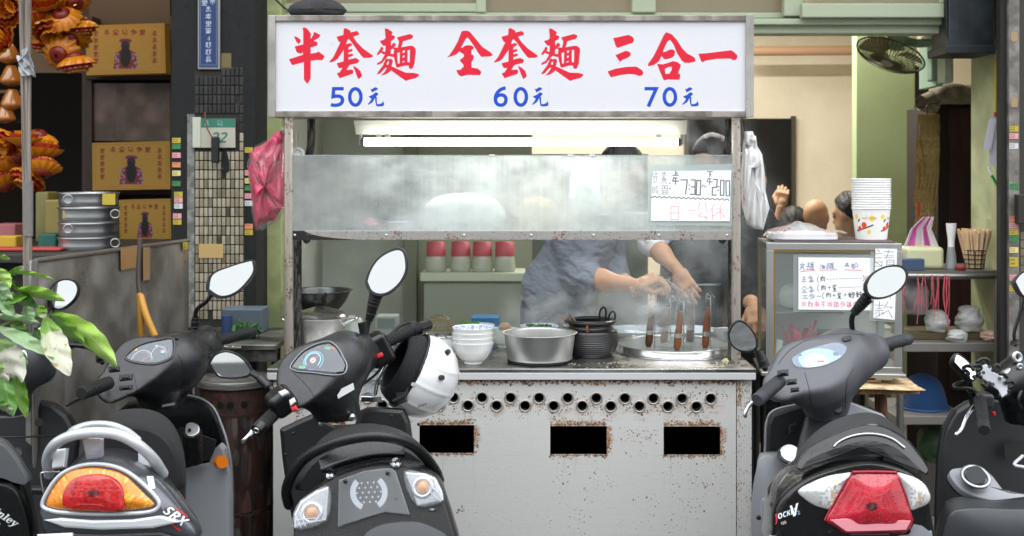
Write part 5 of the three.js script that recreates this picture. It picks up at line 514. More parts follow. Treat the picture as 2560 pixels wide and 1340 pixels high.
// behind: window sill with red capped jars, window post
{ S('window_post', pxbox(1010, 1042, 300, 1100, 6.25, 0.08, 0.004), M('#7d8272', 0.6), 'greenish post beside the shelf of red capped jars', 'post'); S('jar_shelf', box(X(1050, 6), X(1312, 6), Y(704, 6), Y(682, 6), D0 - 6.3, D0 - 6, 0.006), M('#b9c2ac', 0.6), 'pale shelf carrying the red capped jars', 'shelf'); S('shelf_cabinet', box(X(1060, 6.02), X(1305, 6.02), 0.006, Y(705, 6), D0 - 6.28, D0 - 6.02), M('#8d9586', 0.7), 'grey green cabinet under the jar shelf', 'cabinet');
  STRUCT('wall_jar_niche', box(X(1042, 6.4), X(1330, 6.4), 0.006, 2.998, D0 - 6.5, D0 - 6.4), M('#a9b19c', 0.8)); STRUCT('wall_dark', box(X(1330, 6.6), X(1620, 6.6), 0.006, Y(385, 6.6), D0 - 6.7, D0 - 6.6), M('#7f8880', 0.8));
  const red = M('#b4545c', 0.5), clear = M('#cfd6c4', 0.25, 0, { phys: 1, transmission: 0.35, thickness: 0 }); [1090, 1152, 1206, 1262].forEach((px, i) => { const d = 5.98 + 0.1, c = at(px, 681, d), r = 25 / FOC * d, o = T('condiment_jar', ['leftmost red capped jar on the pale shelf, green contents', 'second red capped jar on the pale shelf', 'third red capped jar, cream contents', 'rightmost red capped jar beside the cook'][i], 'jar', c.setY(Y(682, 6) + 0.0005), 'red capped jars on the pale shelf'); P(o, 'body', smoothLathe([[0.01, 0], [r, 0.002], [r * 1.02, 0.06], [r * 0.9, 0.085]], c, 32), clear); P(o, 'contents', lathe([[0.001, 0.003], [r * 0.9, 0.003], [r * 0.9, [0.05, 0.06, 0.05, 0.055][i]], [0.001, 0.055]], c, 24), M(['#8a9a4c', '#c9c2a0', '#d2cbb0', '#8f9a6a'][i], 0.6)); P(o, 'cap', lathe([[r * 0.95, 0.085], [r * 0.98, 0.087], [r * 0.92, 0.16], [0.001, 0.165]], c, 32), red); }); }
// ---------- people ----------
const skinM = M('#b98f6e', 0.55, 0, { bumpMap: rep(texFine, 6), bumpScale: 0.0006 }), hairM = M('#14110f', 0.5, 0, { bumpMap: rep(texBrush, 12, 4), bumpScale: 0.004 });
const texFold = dataTex(512, 512, (x, y) => { const a = x * 0.5 + y, q = fbm(x / 60, y / 60, 3) * 9; return grey8(255 * (0.5 + 0.32 * Math.sin(a / 512 * 6.2832 * 7 + q) * fbm(x / 90 + 5, y / 90, 2) + 0.3 * (fbm(x / 40, y / 22, 4) - 0.5))); }, false);
const cloth = (c, k = 0.75) => M([1, 1, 1], 0.9, 0, { map: patched(c, c.map((v) => v * k), 40, 4, 1, 150), bumpMap: rep(texFold, 2.2), bumpScale: 0.013 });
function placed(f, c, yaw, pitch, roll = 0, k = 1) { const q = new THREE.Quaternion().setFromEuler(new THREE.Euler(pitch, yaw, roll, 'YXZ')).invert(), w = V(0, 0, 0); return (x, y, z) => { w.set(x - c.x, y - c.y, z - c.z).applyQuaternion(q); return f(w.x / k, w.y / k, w.z / k) * k; }; }
const headF = smin(0.03, ell(V(0, 0.025, -0.012), 0.074, 0.092, 0.094), ell(V(0, -0.055, 0.03), 0.052, 0.06, 0.062), smin(0.012, cap(V(0, 0.01, 0.085), V(0, -0.028, 0.104), 0.01, 0.014), cap(V(-0.03, 0.022, 0.078), V(0.03, 0.022, 0.078), 0.012), cap(V(-0.018, -0.062, 0.086), V(0.018, -0.062, 0.086), 0.009)), smin(0.01, ell(V(-0.077, -0.008, -0.006), 0.012, 0.03, 0.018), ell(V(0.077, -0.008, -0.006), 0.012, 0.03, 0.018)));
const hairF = smax(0.02, ell(V(0, 0.034, -0.018), 0.087, 0.1, 0.103), smin(0.02, half(V(0, 0.045, 0.03), V(0, -0.6, 0.8)), half(V(0, -0.05, -0.06), V(0, -0.2, 1))), half(V(0, -0.045, 0), V(0, -1, 0)));
const rough = (f, a, s) => (x, y, z) => f(x, y, z) + a * (fbm(x * s + 40, y * s + z * s * 0.7 + 40, 3) - 0.5);
const eyeM = M('#1c1512', 0.15); function eyes(o, c, yaw, pitch, k = 1) { const q = new THREE.Quaternion().setFromEuler(new THREE.Euler(pitch, yaw, 0, 'YXZ')); for (const s of [-1, 1]) { const e = V(s * 0.03, 0.004, 0.083).multiplyScalar(k).applyQuaternion(q).add(c); P(o, 'eye', ball(e, 0.0095 * k, 12), eyeM); } }
const bounds = (pts, pad) => { const lo = V(1e9, 1e9, 1e9), hi = V(-1e9, -1e9, -1e9); for (const p of pts) { lo.min(p); hi.max(p); } return [lo.subScalar(pad), hi.addScalar(pad)]; };
// a hand: palm, five fingers of three bones each; w wrist, d direction of the fingers, n back of the hand, curl of the fingers, side of the thumb
function hand(w, d, n, curl, side, spread = 0.16, k = 1) {
  d = d.clone().normalize(); n = n.clone().addScaledVector(d, -n.dot(d)).normalize(); const s = d.clone().cross(n).multiplyScalar(side), L = (a, b, c) => w.clone().addScaledVector(d, a * k).addScaledVector(s, b * k).addScaledVector(n, c * k), fs = [], pts = [w];
  fs.push(rbox(V(0, 0, 0), 0.036 * k, 0.044 * k, 0.013 * k, 0.012 * k)); const palm = fs.pop(), mat = new THREE.Matrix4().makeBasis(s, d, n).setPosition(L(0.05, 0, 0)).invert(), tv = V(0, 0, 0); fs.push((x, y, z) => { tv.set(x, y, z).applyMatrix4(mat); return palm(tv.x, tv.y, tv.z); });
  fs.push(cap(w.clone().addScaledVector(d, -0.03 * k), L(0.03, 0, 0), 0.025 * k, 0.023 * k));
  const lens = [0.072, 0.08, 0.074, 0.058], off = [0.028, 0.0095, -0.009, -0.0265];
  const fingers = off.map((b, i) => { let p = L(0.088 - Math.abs(i - 1) * 0.004, b, 0), ang = -curl[i] * 0.6, dir = (t) => d.clone().multiplyScalar(Math.cos(t)).addScaledVector(n, Math.sin(t)).addScaledVector(s, b * spread / 0.03 * 0.5).normalize(); const seg = []; for (const [f, r0, r1, c] of [[0.45, 0.0098, 0.009, 1], [0.32, 0.009, 0.0082, 1.1], [0.25, 0.0082, 0.0068, 0.7]]) { const q = p.clone().addScaledVector(dir(ang), lens[i] * f * k); seg.push(cap(p, q, r0 * k, r1 * k)); p = q; pts.push(q); ang -= curl[i] * c; } return smin(0.004, ...seg); });
  const t0 = L(0.02, 0.026, -0.006), t1 = L(0.05, 0.05, -0.016 - 0.012 * curl[0]), t2 = L(0.078, 0.052 - 0.012 * curl[0], -0.02 - 0.016 * curl[0]), t3 = L(0.1, 0.048 - 0.02 * curl[0], -0.02 - 0.018 * curl[0]); pts.push(t1, t3);
  fingers.push(smin(0.006, cap(t0, t1, 0.015 * k, 0.0115 * k), cap(t1, t2, 0.0115 * k, 0.01 * k), cap(t2, t3, 0.01 * k, 0.0075 * k)));
  const f = smin(0.009, smin(0.014, ...fs), smin(0.0025, ...fingers)); const [lo, hi] = bounds(pts, 0.035 * k); return skin(f, lo, hi, 0.0032 * k);
}
// the cook in the grey blue shirt, bending to the right over the cauldron
{ const pel = at(1378, 850, 5.02), mid = at(1392, 735, 5.0), chest = at(1452, 610, 4.98), shN = at(1432, 590, 4.86), shF = at(1520, 585, 5.14), neck = at(1500, 535, 5.0), hd = at(1556, 432, 5.0), elN = at(1452, 692, 4.82), wrN = at(1592, 714, 4.74), elF = at(1536, 690, 5.08), wrF = at(1600, 724, 4.88), kn = [at(1340, 1150, 5.0), at(1420, 1150, 5.04)], ft = [at(1340, 1500, 5.05).setY(0.06), at(1430, 1500, 5.08).setY(0.06)];
  const o = T('person', 'cook in a grey blue shirt bending right over the cauldron, hands together', 'person', V(pel.x, 0.006, pel.z));
  const body = smin(0.04, cap(neck, hd.clone().add(V(-0.03, -0.06, 0)), 0.055, 0.05), placed(headF, hd, 1.25, 0.45, 0), cap(chest, neck, 0.12, 0.06), cap(elN, elN.clone().lerp(wrN, 0.35), 0.042, 0.042), cap(elN.clone().lerp(wrN, 0.35), wrN, 0.042, 0.029), cap(elF, wrF, 0.04, 0.028));
  const [lo, hi] = bounds([hd, elN, wrN, elF, chest], 0.16); const bg = skin(body, lo, hi, 0.011);
  const hN = hand(wrN, at(1650, 690, 4.74).sub(wrN), V(-0.1, 1, 0.55), [1.25, 1.3, 1.35, 1.4], 1), hF = hand(wrF, at(1640, 712, 4.86).sub(wrF), V(0, 1, 0.2), [0.9, 1.0, 1.1, 1.2], -1);
  P(o, 'body', merge([bg, hN, hF]), skinM);
  const fold = (f) => (x, y, z) => f(x, y, z) + 0.014 * Math.sin((x * 0.9 - y * 0.5) * 46 + 4 * fbm(x * 5 + 9, y * 5 + 9, 2)) * Math.max(0, fbm(x * 6 + 3, y * 6, 2) - 0.3) + 0.008 * (fbm(x * 12, y * 16, 3) - 0.5);
  const shirt = fold(smin(0.05, cap(at(1384, 716, 5.01), mid, 0.142, 0.142), cap(mid, chest, 0.142, 0.15), cap(shN, shF, 0.085, 0.085), cap(chest, neck, 0.12, 0.068), cap(shN, elN, 0.078, 0.064), cap(elN, elN.clone().lerp(wrN, 0.16), 0.064, 0.058), cap(shF, elF, 0.07, 0.058), cap(elF, elF.clone().lerp(wrF, 0.15), 0.058, 0.054)));
  const [l2, h2] = bounds([pel, shN, shF, elN, elF, neck, elN.clone().lerp(wrN, 0.16)], 0.17); P(o, 'shirt', skin(shirt, l2, h2, 0.011), cloth([124, 132, 143], 0.86));
  const tr = smin(0.05, cap(pel.clone().add(V(0, 0.13, 0)), pel.clone().add(V(0, -0.1, 0)), 0.14, 0.14), ...[0, 1].flatMap((i) => [cap(pel.clone().add(V(i ? 0.05 : -0.06, -0.1, i ? 0.05 : -0.05)), kn[i], 0.1, 0.07), cap(kn[i], ft[i], 0.07, 0.055), cap(ft[i].clone().setY(0.045), ft[i].clone().add(V(0.1, -0.02, 0.08)), 0.04, 0.038)])); const [l3, h3] = bounds([pel, ...kn, ...ft], 0.18); P(o, 'trousers', skin(tr, l3, h3, 0.016), cloth([34, 46, 74]));
  const h = rough(placed(hairF, hd, 1.25, 0.45), 0.012, 60); P(o, 'hair', skin(h, hd.clone().subScalar(0.16), hd.clone().addScalar(0.16), 0.008), hairM);
  eyes(o, hd, 1.25, 0.45); P(o, 'cuff', torus(elN.clone().lerp(wrN, 0.16), 0.056, 0.005, wrN.clone().sub(elN)), cloth([104, 124, 152]));
  S('tasting_pick', cyl(at(1668, 700, 4.72), at(1706, 728, 4.7), 0.0016, 0.0012, 8), M('#c9c9c4', 0.4), 'thin skewer held in the cook\'s hand above the cauldron', 'skewer'); }
// the second cook in black behind, right arm reaching down into the steam
{ const pel = at(1725, 820, 5.3), chest = at(1735, 590, 5.3), shR = at(1680, 545, 5.25), shL = at(1800, 550, 5.4), neck = at(1745, 505, 5.3), hd = at(1782, 408, 5.32), el = at(1628, 606, 5.1), wr = at(1695, 676, 4.95), elL = at(1830, 700, 5.5), wrL = at(1800, 820, 5.5);
  const o = T('person', 'second cook in black, white sleeved arm reaching down through the steam', 'person', V(pel.x, 0.006, pel.z));
  const body = smin(0.03, cap(chest, neck, 0.1, 0.055), cap(neck, hd, 0.055, 0.05), placed(headF, hd, -0.9, 0.5), cap(el, el.clone().lerp(wr, 0.4), 0.041, 0.04), cap(el.clone().lerp(wr, 0.4), wr, 0.04, 0.027), cap(elL, wrL, 0.04, 0.028)); const [lo, hi] = bounds([chest, hd, el, wr, elL, wrL], 0.15);
  P(o, 'body', merge([skin(body, lo, hi, 0.011), hand(wr, at(1742, 752, 4.9).sub(wr), V(-0.35, 0.1, 1), [0.22, 0.3, 0.36, 0.42], 1, 0.22), hand(wrL, at(1790, 880, 5.45).sub(wrL), V(0.2, 0.3, 1), [0.8, 0.9, 0.9, 1], -1)]), skinM);
  const top = smin(0.05, cap(pel, chest, 0.15, 0.155), cap(shR, shL, 0.08), cap(chest, neck, 0.11, 0.065), cap(shL, elL, 0.07, 0.055)); const [l2, h2] = bounds([pel, shR, shL, neck, elL], 0.17); P(o, 'shirt', skin(rough(top, 0.014, 12), l2, h2, 0.013), cloth([30, 32, 34]));
  const [l4, h4] = bounds([shR, el], 0.1); P(o, 'sleeve', skin(rough(smin(0.03, cap(shR, el, 0.075, 0.058), cap(el, el.clone().lerp(wr, 0.1), 0.056, 0.05)), 0.012, 22), l4, h4, 0.01), cloth([226, 232, 236], 0.9));
  eyes(o, hd, -0.9, 0.5); const ap = P(o, 'apron', sheet(20, 30, (u, v) => { const a = (u - 0.5) * 2.4, c = chest.clone().lerp(pel.clone().add(V(-0.05, -0.45, 0)), 0.2 + 0.8 * v), r = 0.165 + 0.012 * Math.sin(u * 18 + v * 3); return V(c.x + Math.sin(a) * r, c.y, c.z + Math.cos(a) * r); }, 0.003), M([1, 1, 1], 0.85, 0, { map: rep(canvasTex(256, 256, (x) => { x.fillStyle = '#25302f'; x.fillRect(0, 0, 256, 256); const r = rnd(9); x.strokeStyle = '#cdd6d6'; for (let i = 0; i < 26; i++) { x.lineWidth = 3; x.beginPath(); x.arc(r() * 256, r() * 256, 5 + r() * 3, 0, 7); x.stroke(); } }), 3, 5) }));
  P(o, 'trousers', (() => { const f = smin(0.05, cap(pel, pel.clone().add(V(0, -0.1, 0)), 0.15, 0.14), ...[-1, 1].map((s) => cap(pel.clone().add(V(s * 0.08, -0.12, 0)), pel.clone().add(V(s * 0.1, 0, 0)).setY(0.05), 0.095, 0.06)), ...[-1, 1].map((s) => cap(pel.clone().add(V(s * 0.1, 0, 0)).setY(0.05), pel.clone().add(V(s * 0.11, 0, 0.14)).setY(0.045), 0.042, 0.04))), [a, b] = bounds([pel, pel.clone().setY(0.05)], 0.22); return skin(f, a, b, 0.017); })(), cloth([26, 27, 30]));
  P(o, 'hair', skin(rough(placed(hairF, hd, -0.9, 0.5, 0, 1.04), 0.012, 60), hd.clone().subScalar(0.17), hd.clone().addScalar(0.17), 0.008), hairM); }
// the person in black behind the glass case, one hand showing beside it
{ const pel = at(1905, 880, 5.2), chest = at(1905, 640, 5.2), shR = at(1860, 590, 5.15), shL = at(1955, 600, 5.25), neck = at(1900, 545, 5.2), hd = at(1868, 452, 5.2), elR = at(1862, 730, 5.0), wrR = at(1884, 768, 4.62), elL = at(1962, 720, 5.2), wrL = at(1945, 820, 5.05);
  const o = T('person', 'person in black clothes behind the hanging white bags, hand beside the glass case', 'person', V(pel.x, 0.006, pel.z));
  const body = smin(0.03, cap(chest, neck, 0.1, 0.055), cap(neck, hd, 0.055, 0.05), placed(headF, hd, -0.2, 0.35), cap(elR.clone().lerp(wrR, 0.6), wrR, 0.036, 0.027), cap(elL.clone().lerp(wrL, 0.5), wrL, 0.036, 0.027)), [lo, hi] = bounds([chest, hd, elR, wrR, elL, wrL], 0.14);
  P(o, 'body', merge([skin(body, lo, hi, 0.011), hand(wrR, at(1893, 830, 4.52).sub(wrR), V(-0.25, 0.4, 1), [0.7, 0.75, 0.8, 0.9], 1), hand(wrL, at(1935, 870, 5.0).sub(wrL), V(0.2, 0.2, 1), [0.5, 0.5, 0.6, 0.7], -1)]), skinM);
  const top = smin(0.05, cap(pel, chest, 0.155, 0.16), cap(shR, shL, 0.08), cap(chest, neck, 0.11, 0.07), cap(shR, elR, 0.07, 0.058), cap(elR, elR.clone().lerp(wrR, 0.62), 0.058, 0.046), cap(shL, elL, 0.07, 0.056), cap(elL, elL.clone().lerp(wrL, 0.55), 0.056, 0.046)), [l2, h2] = bounds([pel, shR, shL, neck, elR, elL, wrR, wrL], 0.18); P(o, 'jacket', skin(rough(top, 0.016, 12), l2, h2, 0.013), cloth([24, 26, 27]));
  P(o, 'trousers', (() => { const f = smin(0.05, cap(pel, pel.clone().add(V(0, -0.1, 0)), 0.15, 0.14), ...[-1, 1].map((s) => cap(pel.clone().add(V(s * 0.08, -0.12, 0)), pel.clone().add(V(s * 0.1, 0, 0)).setY(0.05), 0.095, 0.06)), ...[-1, 1].map((s) => cap(pel.clone().add(V(s * 0.1, 0, 0)).setY(0.05), pel.clone().add(V(s * 0.11, 0, 0.14)).setY(0.045), 0.042, 0.04))), [a, b] = bounds([pel, pel.clone().setY(0.05)], 0.22); return skin(f, a, b, 0.017); })(), cloth([26, 27, 30]));
  eyes(o, hd, -0.2, 0.35); P(o, 'hair', skin(rough(placed(hairF, hd, -0.2, 0.35), 0.012, 60), hd.clone().subScalar(0.16), hd.clone().addScalar(0.16), 0.008), hairM); }
// diners sitting in the shop
function diner(px, py, d, yaw, label, shirtC, bald, raised) {
  const hd = at(px, py, d), sh = V(hd.x, hd.y - 0.24, hd.z - 0.02), pel = V(hd.x - 0.02, hd.y - 0.66, hd.z + 0.0), kz = V(Math.sin(yaw), 0, Math.cos(yaw)), side = V(Math.cos(yaw), 0, -Math.sin(yaw)), seat = pel.y - 0.14;
  const o = T('person', label, 'person', V(pel.x, 0.006, pel.z)); const sL = sh.clone().addScaledVector(side, 0.17), sR = sh.clone().addScaledVector(side, -0.17), kn = [-1, 1].map((s) => pel.clone().addScaledVector(side, s * 0.1).addScaledVector(kz, 0.4)), ft = kn.map((k) => k.clone().addScaledVector(kz, 0.02).setY(0.06)), elL = sL.clone().addScaledVector(kz, 0.1).add(V(0, -0.26, 0)), elR = raised ? raised.clone().add(V(-0.02, -0.22, -0.05)) : sR.clone().addScaledVector(kz, 0.1).add(V(0, -0.26, 0)), wL = elL.clone().addScaledVector(kz, 0.24).add(V(0, 0.05, 0)), wR = raised ? raised : elR.clone().addScaledVector(kz, 0.24).add(V(0, 0.05, 0));
  const body = smin(0.03, placed(headF, hd, yaw, 0.25, 0, 0.92), cap(hd, V(sh.x, sh.y + 0.04, sh.z), 0.052, 0.06), cap(elL, wL, 0.04, 0.028), cap(elR, wR, 0.04, 0.028)), [lo, hi] = bounds([hd, elL, wL, elR, wR], 0.15); P(o, 'body', merge([skin(body, lo, hi, 0.012), hand(wL, kz, V(0, 1, 0), [0.8, 0.8, 0.8, 0.8], 1), hand(wR, raised ? V(0.15, 1, 0.1) : kz, raised ? V(-0.2, 0, 1) : V(0, 1, 0), [0.9, 0.9, 0.9, 1], -1)]), skinM);
  const top = smin(0.05, cap(pel, sh.clone().add(V(0, -0.05, 0)), 0.15, 0.15), cap(sL, sR, 0.08), cap(sL, elL, 0.07, 0.055), cap(sR, elR, 0.07, 0.055)), [l2, h2] = bounds([pel, sL, sR, elL, elR], 0.18); P(o, 'jacket', skin(rough(top, 0.014, 12), l2, h2, 0.015), cloth(shirtC));
  const tr = smin(0.05, ...[0, 1].flatMap((i) => [cap(pel, kn[i], 0.12, 0.075), cap(kn[i], ft[i], 0.07, 0.05), cap(ft[i], ft[i].clone().addScaledVector(kz, 0.14), 0.045, 0.04)])), [l3, h3] = bounds([pel, ...kn, ...ft], 0.2); P(o, 'trousers', skin(tr, l3, h3, 0.02), cloth([40, 42, 48]));
  eyes(o, hd, yaw, 0.25, 0.92); if (!bald) P(o, 'hair', skin(rough(placed(hairF, hd, yaw, 0.25, 0, 0.97), 0.012, 60), hd.clone().subScalar(0.17), hd.clone().addScalar(0.17), 0.008), hairM);
  const st = T('stool', { b: 'stool under the bald diner', k: 'stool under the diner in blue', h: 'stool under the dark haired diner with raised hand' }[bald ? 'b' : raised ? 'h' : 'k'], 'stool', V(pel.x, 0.006, pel.z)); P(st, 'seat', cyl(V(pel.x, seat - 0.03, pel.z), V(pel.x, seat, pel.z), 0.16), M('#8c2f2a', 0.5)); for (let i = 0; i < 4; i++) P(st, 'leg', cyl(V(pel.x + Math.cos(i * 1.57) * 0.13, seat - 0.03, pel.z + Math.sin(i * 1.57) * 0.13), V(pel.x + Math.cos(i * 1.57) * 0.17, 0.006, pel.z + Math.sin(i * 1.57) * 0.17), 0.014), M('#6c6c6c', 0.4, 0.7));
}
diner(2040, 545, 6.5, 2.5, 'bald diner seated with his back turned, left of the paper cups', [60, 56, 52], true);
diner(2122, 535, 6.3, -2.3, 'black haired diner in a blue jacket seated behind the paper cups', [34, 74, 152], false);
diner(1985, 570, 6.6, 2.9, 'dark haired diner low beside the bald man, one hand raised', [46, 44, 44], false, at(1952, 516, 7.0));
{ const d = 6.0, y = 0.75, tb = T('dining_table', 'dining table hidden behind the glass case among the diners', 'table', V(X(2060, 6.0), 0.006, D0 - 6.0)); P(tb, 'tabletop', box(X(1960, 6), X(2200, 6), y - 0.03, y, -2.4, -1.75, 0.006), M('#b9b2a4', 0.4)); for (const x of [X(1970, 6), X(2190, 6)]) for (const z of [-2.36, -1.8]) P(tb, 'leg', cyl(V(x, 0.006, z), V(x, y - 0.03, z), 0.016), M('#777', 0.4, 0.7)); }
// ---------- glass case, shelves and other things on the right ----------
const boardY = Y(948, 4.12);
const ax = at(1916, 608, 4.12), swing = (g) => g.translate(-ax.x, 0, -ax.z).rotateY(-0.1).translate(ax.x, 0, ax.z), swingP = (p) => { const q = p.clone().sub(V(ax.x, 0, ax.z)).applyAxisAngle(V(0, 1, 0), -0.1).add(V(ax.x, 0, ax.z)); return q; };
const CW = X(2246, 4.12) - X(1916, 4.12), cx0 = ax.x, cx1 = ax.x + CW, cz0 = ax.z, cz1 = ax.z - 0.32, cyT = Y(607, 4.12), cyB = boardY + 0.001;
const gc = T('glass_case', 'steel framed glass food case with handwritten menus taped on its front', 'display case', V((cx0 + cx1) / 2, cyB, (cz0 + cz1) / 2)), fr = 0.026, caseSteel = M('#c4c4c0', 0.34, 0.85, { bumpMap: rep(texBrush, 2), bumpScale: 0.0002 }), brass = M('#a8893c', 0.4, 0.6);
P(gc, 'frame', swing(merge([box(cx0, cx1, cyT - fr, cyT, cz0 - 0.02, cz0, 0.002), box(cx0, cx1, cyT - fr, cyT - 0.001, cz1, cz1 + 0.02, 0.002), box(cx0, cx0 + fr, cyB + 0.05, cyT - fr, cz0 - 0.02, cz0 - 0.0005, 0.002), box(cx1 - fr, cx1, cyB + 0.05, cyT - fr, cz0 - 0.02, cz0 - 0.0005, 0.002), box(cx0, cx0 + fr, cyB + 0.05, cyT - fr, cz1 + 0.0005, cz1 + 0.02, 0.002), box(cx1 - fr, cx1, cyB + 0.05, cyT - fr, cz1 + 0.0005, cz1 + 0.02, 0.002), box(cx0, cx1, cyB + 0.026, cyB + 0.05, cz1, cz0 - 0.0005, 0.002)])), caseSteel);
P(gc, 'base_flange', swing(box(cx0 - 0.02, cx1 + 0.012, cyB + 0.012, cyB + 0.026, cz1, cz0 + 0.012, 0.002)), caseSteel);
P(gc, 'foot', swing(merge([box(cx0 + 0.03, cx0 + 0.09, cyB, cyB + 0.012, cz1 + 0.02, cz0 - 0.02), box(cx1 - 0.09, cx1 - 0.03, cyB, cyB + 0.012, cz1 + 0.02, cz0 - 0.02)])), caseSteel);
P(gc, 'gasket', swing(merge([box(cx0 + fr, cx1 - fr, cyT - fr - 0.007, cyT - fr - 0.0005, cz0 - 0.014, cz0 - 0.003), box(cx0 + fr, cx0 + fr + 0.006, cyB + 0.051, cyT - fr - 0.008, cz0 - 0.014, cz0 - 0.003)])), brass);
P(gc, 'side_edge', swing(box(cx0 - 0.004, cx0 - 0.0005, cyB + 0.05, cyT - 0.01, cz0 - 0.3, cz0 - 0.29)), brass);
const caseGlass = M('#f2f6f4', 0.12, 0, { phys: 1, transmission: 0.93, thickness: 0, roughnessMap: null });
P(gc, 'front_pane', swing(box(cx0 + fr, cx1 - fr, cyB + 0.05, cyT - fr, cz0 - 0.012, cz0 - 0.009)), caseGlass); P(gc, 'side_pane', swing(box(cx0 + 0.004, cx0 + 0.007, cyB + 0.05, cyT - fr, cz1 + 0.021, cz0 - 0.021)), caseGlass);
P(gc, 'top_panel', swing(box(cx0 + 0.001, cx1 - 0.001, cyT - 0.004, cyT - 0.0005, cz1 + 0.02, cz0 - 0.02)), caseSteel); P(gc, 'inner_shelf', swing(box(cx0 + 0.008, cx1 - 0.2, Y(776, 4.2) - 0.006, Y(776, 4.2), cz1 + 0.03, cz0 - 0.03)), caseSteel); P(gc, 'back_panel', swing(box(cx0 + fr, cx1 - fr, cyB + 0.05, cyT - fr, cz1 + 0.002, cz1 + 0.008)), M('#b9bfbb', 0.6));
// menus
const menuTex = canvasTex(936, 640, (x, w, h) => { x.fillStyle = '#f4f4f6'; x.fillRect(0, 0, w, h); const s = w / 1212, mp = (a, b) => [(a - 95) * s, (b - 285) * h / 835]; const g = (ch, a, b, c, d, lw = 4) => { const [u, v] = mp(a, b), [u2, v2] = mp(c, d); pen(x, ch, u, v, u2 - u, v2 - v, lw * 1.6); };
  x.strokeStyle = '#4a5a88'; g('寬', 115, 375, 205, 490); g('麵', 230, 365, 350, 485); g('油', 445, 395, 530, 470); g('麵', 550, 370, 670, 460); g('米', 845, 365, 925, 440); g('粉', 950, 370, 1060, 465); x.strokeStyle = '#5a648c'; g('半', 150, 590, 230, 690); g('套', 255, 575, 340, 690); g('全', 150, 745, 240, 850); g('套', 260, 735, 345, 850); g('三', 155, 890, 265, 950); g('合', 270, 865, 355, 955);
  x.strokeStyle = '#2d3034'; g('肉', 450, 580, 530, 680, 5); g('肉', 460, 725, 540, 815, 5); g('蛋', 640, 715, 720, 820, 5); g('肉', 540, 845, 625, 925, 5); g('蛋', 720, 840, 795, 935, 5); g('餛', 900, 840, 1010, 925, 5); g('飩', 1025, 825, 1120, 920, 5);
  const ln = (pts, lw, c) => { x.strokeStyle = c; x.lineWidth = lw * 1.5; x.beginPath(); Q(pts).forEach(([a, b], i) => { const [u, v] = mp(a, b); i ? x.lineTo(u, v) : x.moveTo(u, v); }); x.stroke(); }; const K = '#2d3034'; ln('395,905 460,902', 5, '#5a648c'); for (const [a, b] of [[410, 640], [412, 775], [495, 895]]) { ln(`${a + 8},${b - 50} ${a - 8},${b - 15} ${a - 8},${b + 15} ${a + 8},${b + 50}`, 4, K); } for (const [a, b] of [[1145, 612], [1145, 745]]) ln(`${a - 10},${b - 45} ${a + 10},${b - 15} ${a + 10},${b + 15} ${a - 12},${b + 50}`, 4, K); for (const [a, b] of [[595, 765], [672, 888], [850, 878]]) { ln(`${a - 22},${b} ${a + 22},${b - 3}`, 4, K); ln(`${a},${b - 26} ${a},${b + 26}`, 4, K); } for (let i = 0; i < 12; i++) ln(`${558 + i * 49},${632 - i * 2} ${578 + i * 49},${631 - i * 2}`, 4, K); for (let i = 0; i < 9; i++) ln(`${748 + i * 43},${764 - i * 2} ${766 + i * 43},${763 - i * 2}`, 4, K);
  const red = 'rgba(226,110,132,.85)'; ln('130,515 365,490', 7, red); ln('445,490 715,478', 7, red); ln('845,480 1105,490', 7, red); x.strokeStyle = red; [...'※如有不同組合請先'].forEach((c, i) => g(c, 140 + i * 104 + (i ? 10 : 0), 985, 225 + i * 104, 1075, 5)); g('付', 1170, 570, 1215, 660, 4); });
const quad = (pts, d, n, lift, t = 0.0008) => plate(Q(pts), swingP(V(cx0, cyT, cz0 - 0.009)).add(V(0, 0, lift)), V(-0.1, 0, 0.995), t);
const mn = T('menu_sheet', 'white handwritten menu sheet with three noodle kinds taped on the glass case', 'menu', at(2090, 776, 4.1)); P(mn, 'paper', quad('1996,643 2184,645 2181,776 1996,774', 4.1, 0, 0.006), M([1, 1, 1], 0.7, 0, { map: menuTex })); P(mn, 'sleeve', quad('1983,636 2190,637 2190,780 1983,780', 4.1, 0, 0.0035), M('#eef2f2', 0.3, 0, { phys: 1, transmission: 0.85, thickness: 0 }));
const vs = T('vertical_notice', 'narrow vertical notice asking to pay first at the right edge of the glass case', 'notice', at(2210, 806, 4.1)); P(vs, 'paper', quad('2189,621 2243,622 2237,800 2183,795', 4.1, 0, 0.009), M([1, 1, 1], 0.7, 0, { map: canvasTex(200, 660, (x, w, h) => { x.fillStyle = '#f3f4f4'; x.fillRect(0, 0, w, h); x.strokeStyle = '#43464a'; [['請', 12, 12, 180, 170], ['先', 20, 200, 160, 130], ['付', 20, 350, 160, 120], ['款', 14, 490, 165, 150]].forEach(([c, a, b, ww, hh]) => pen(x, c, a, b, ww, hh, 4.2)); }) })); P(vs, 'sleeve', quad('2176,616 2248,617 2243,806 2174,802', 4.1, 0, 0.0065), M('#eef2f2', 0.3, 0, { phys: 1, transmission: 0.85, thickness: 0 }));
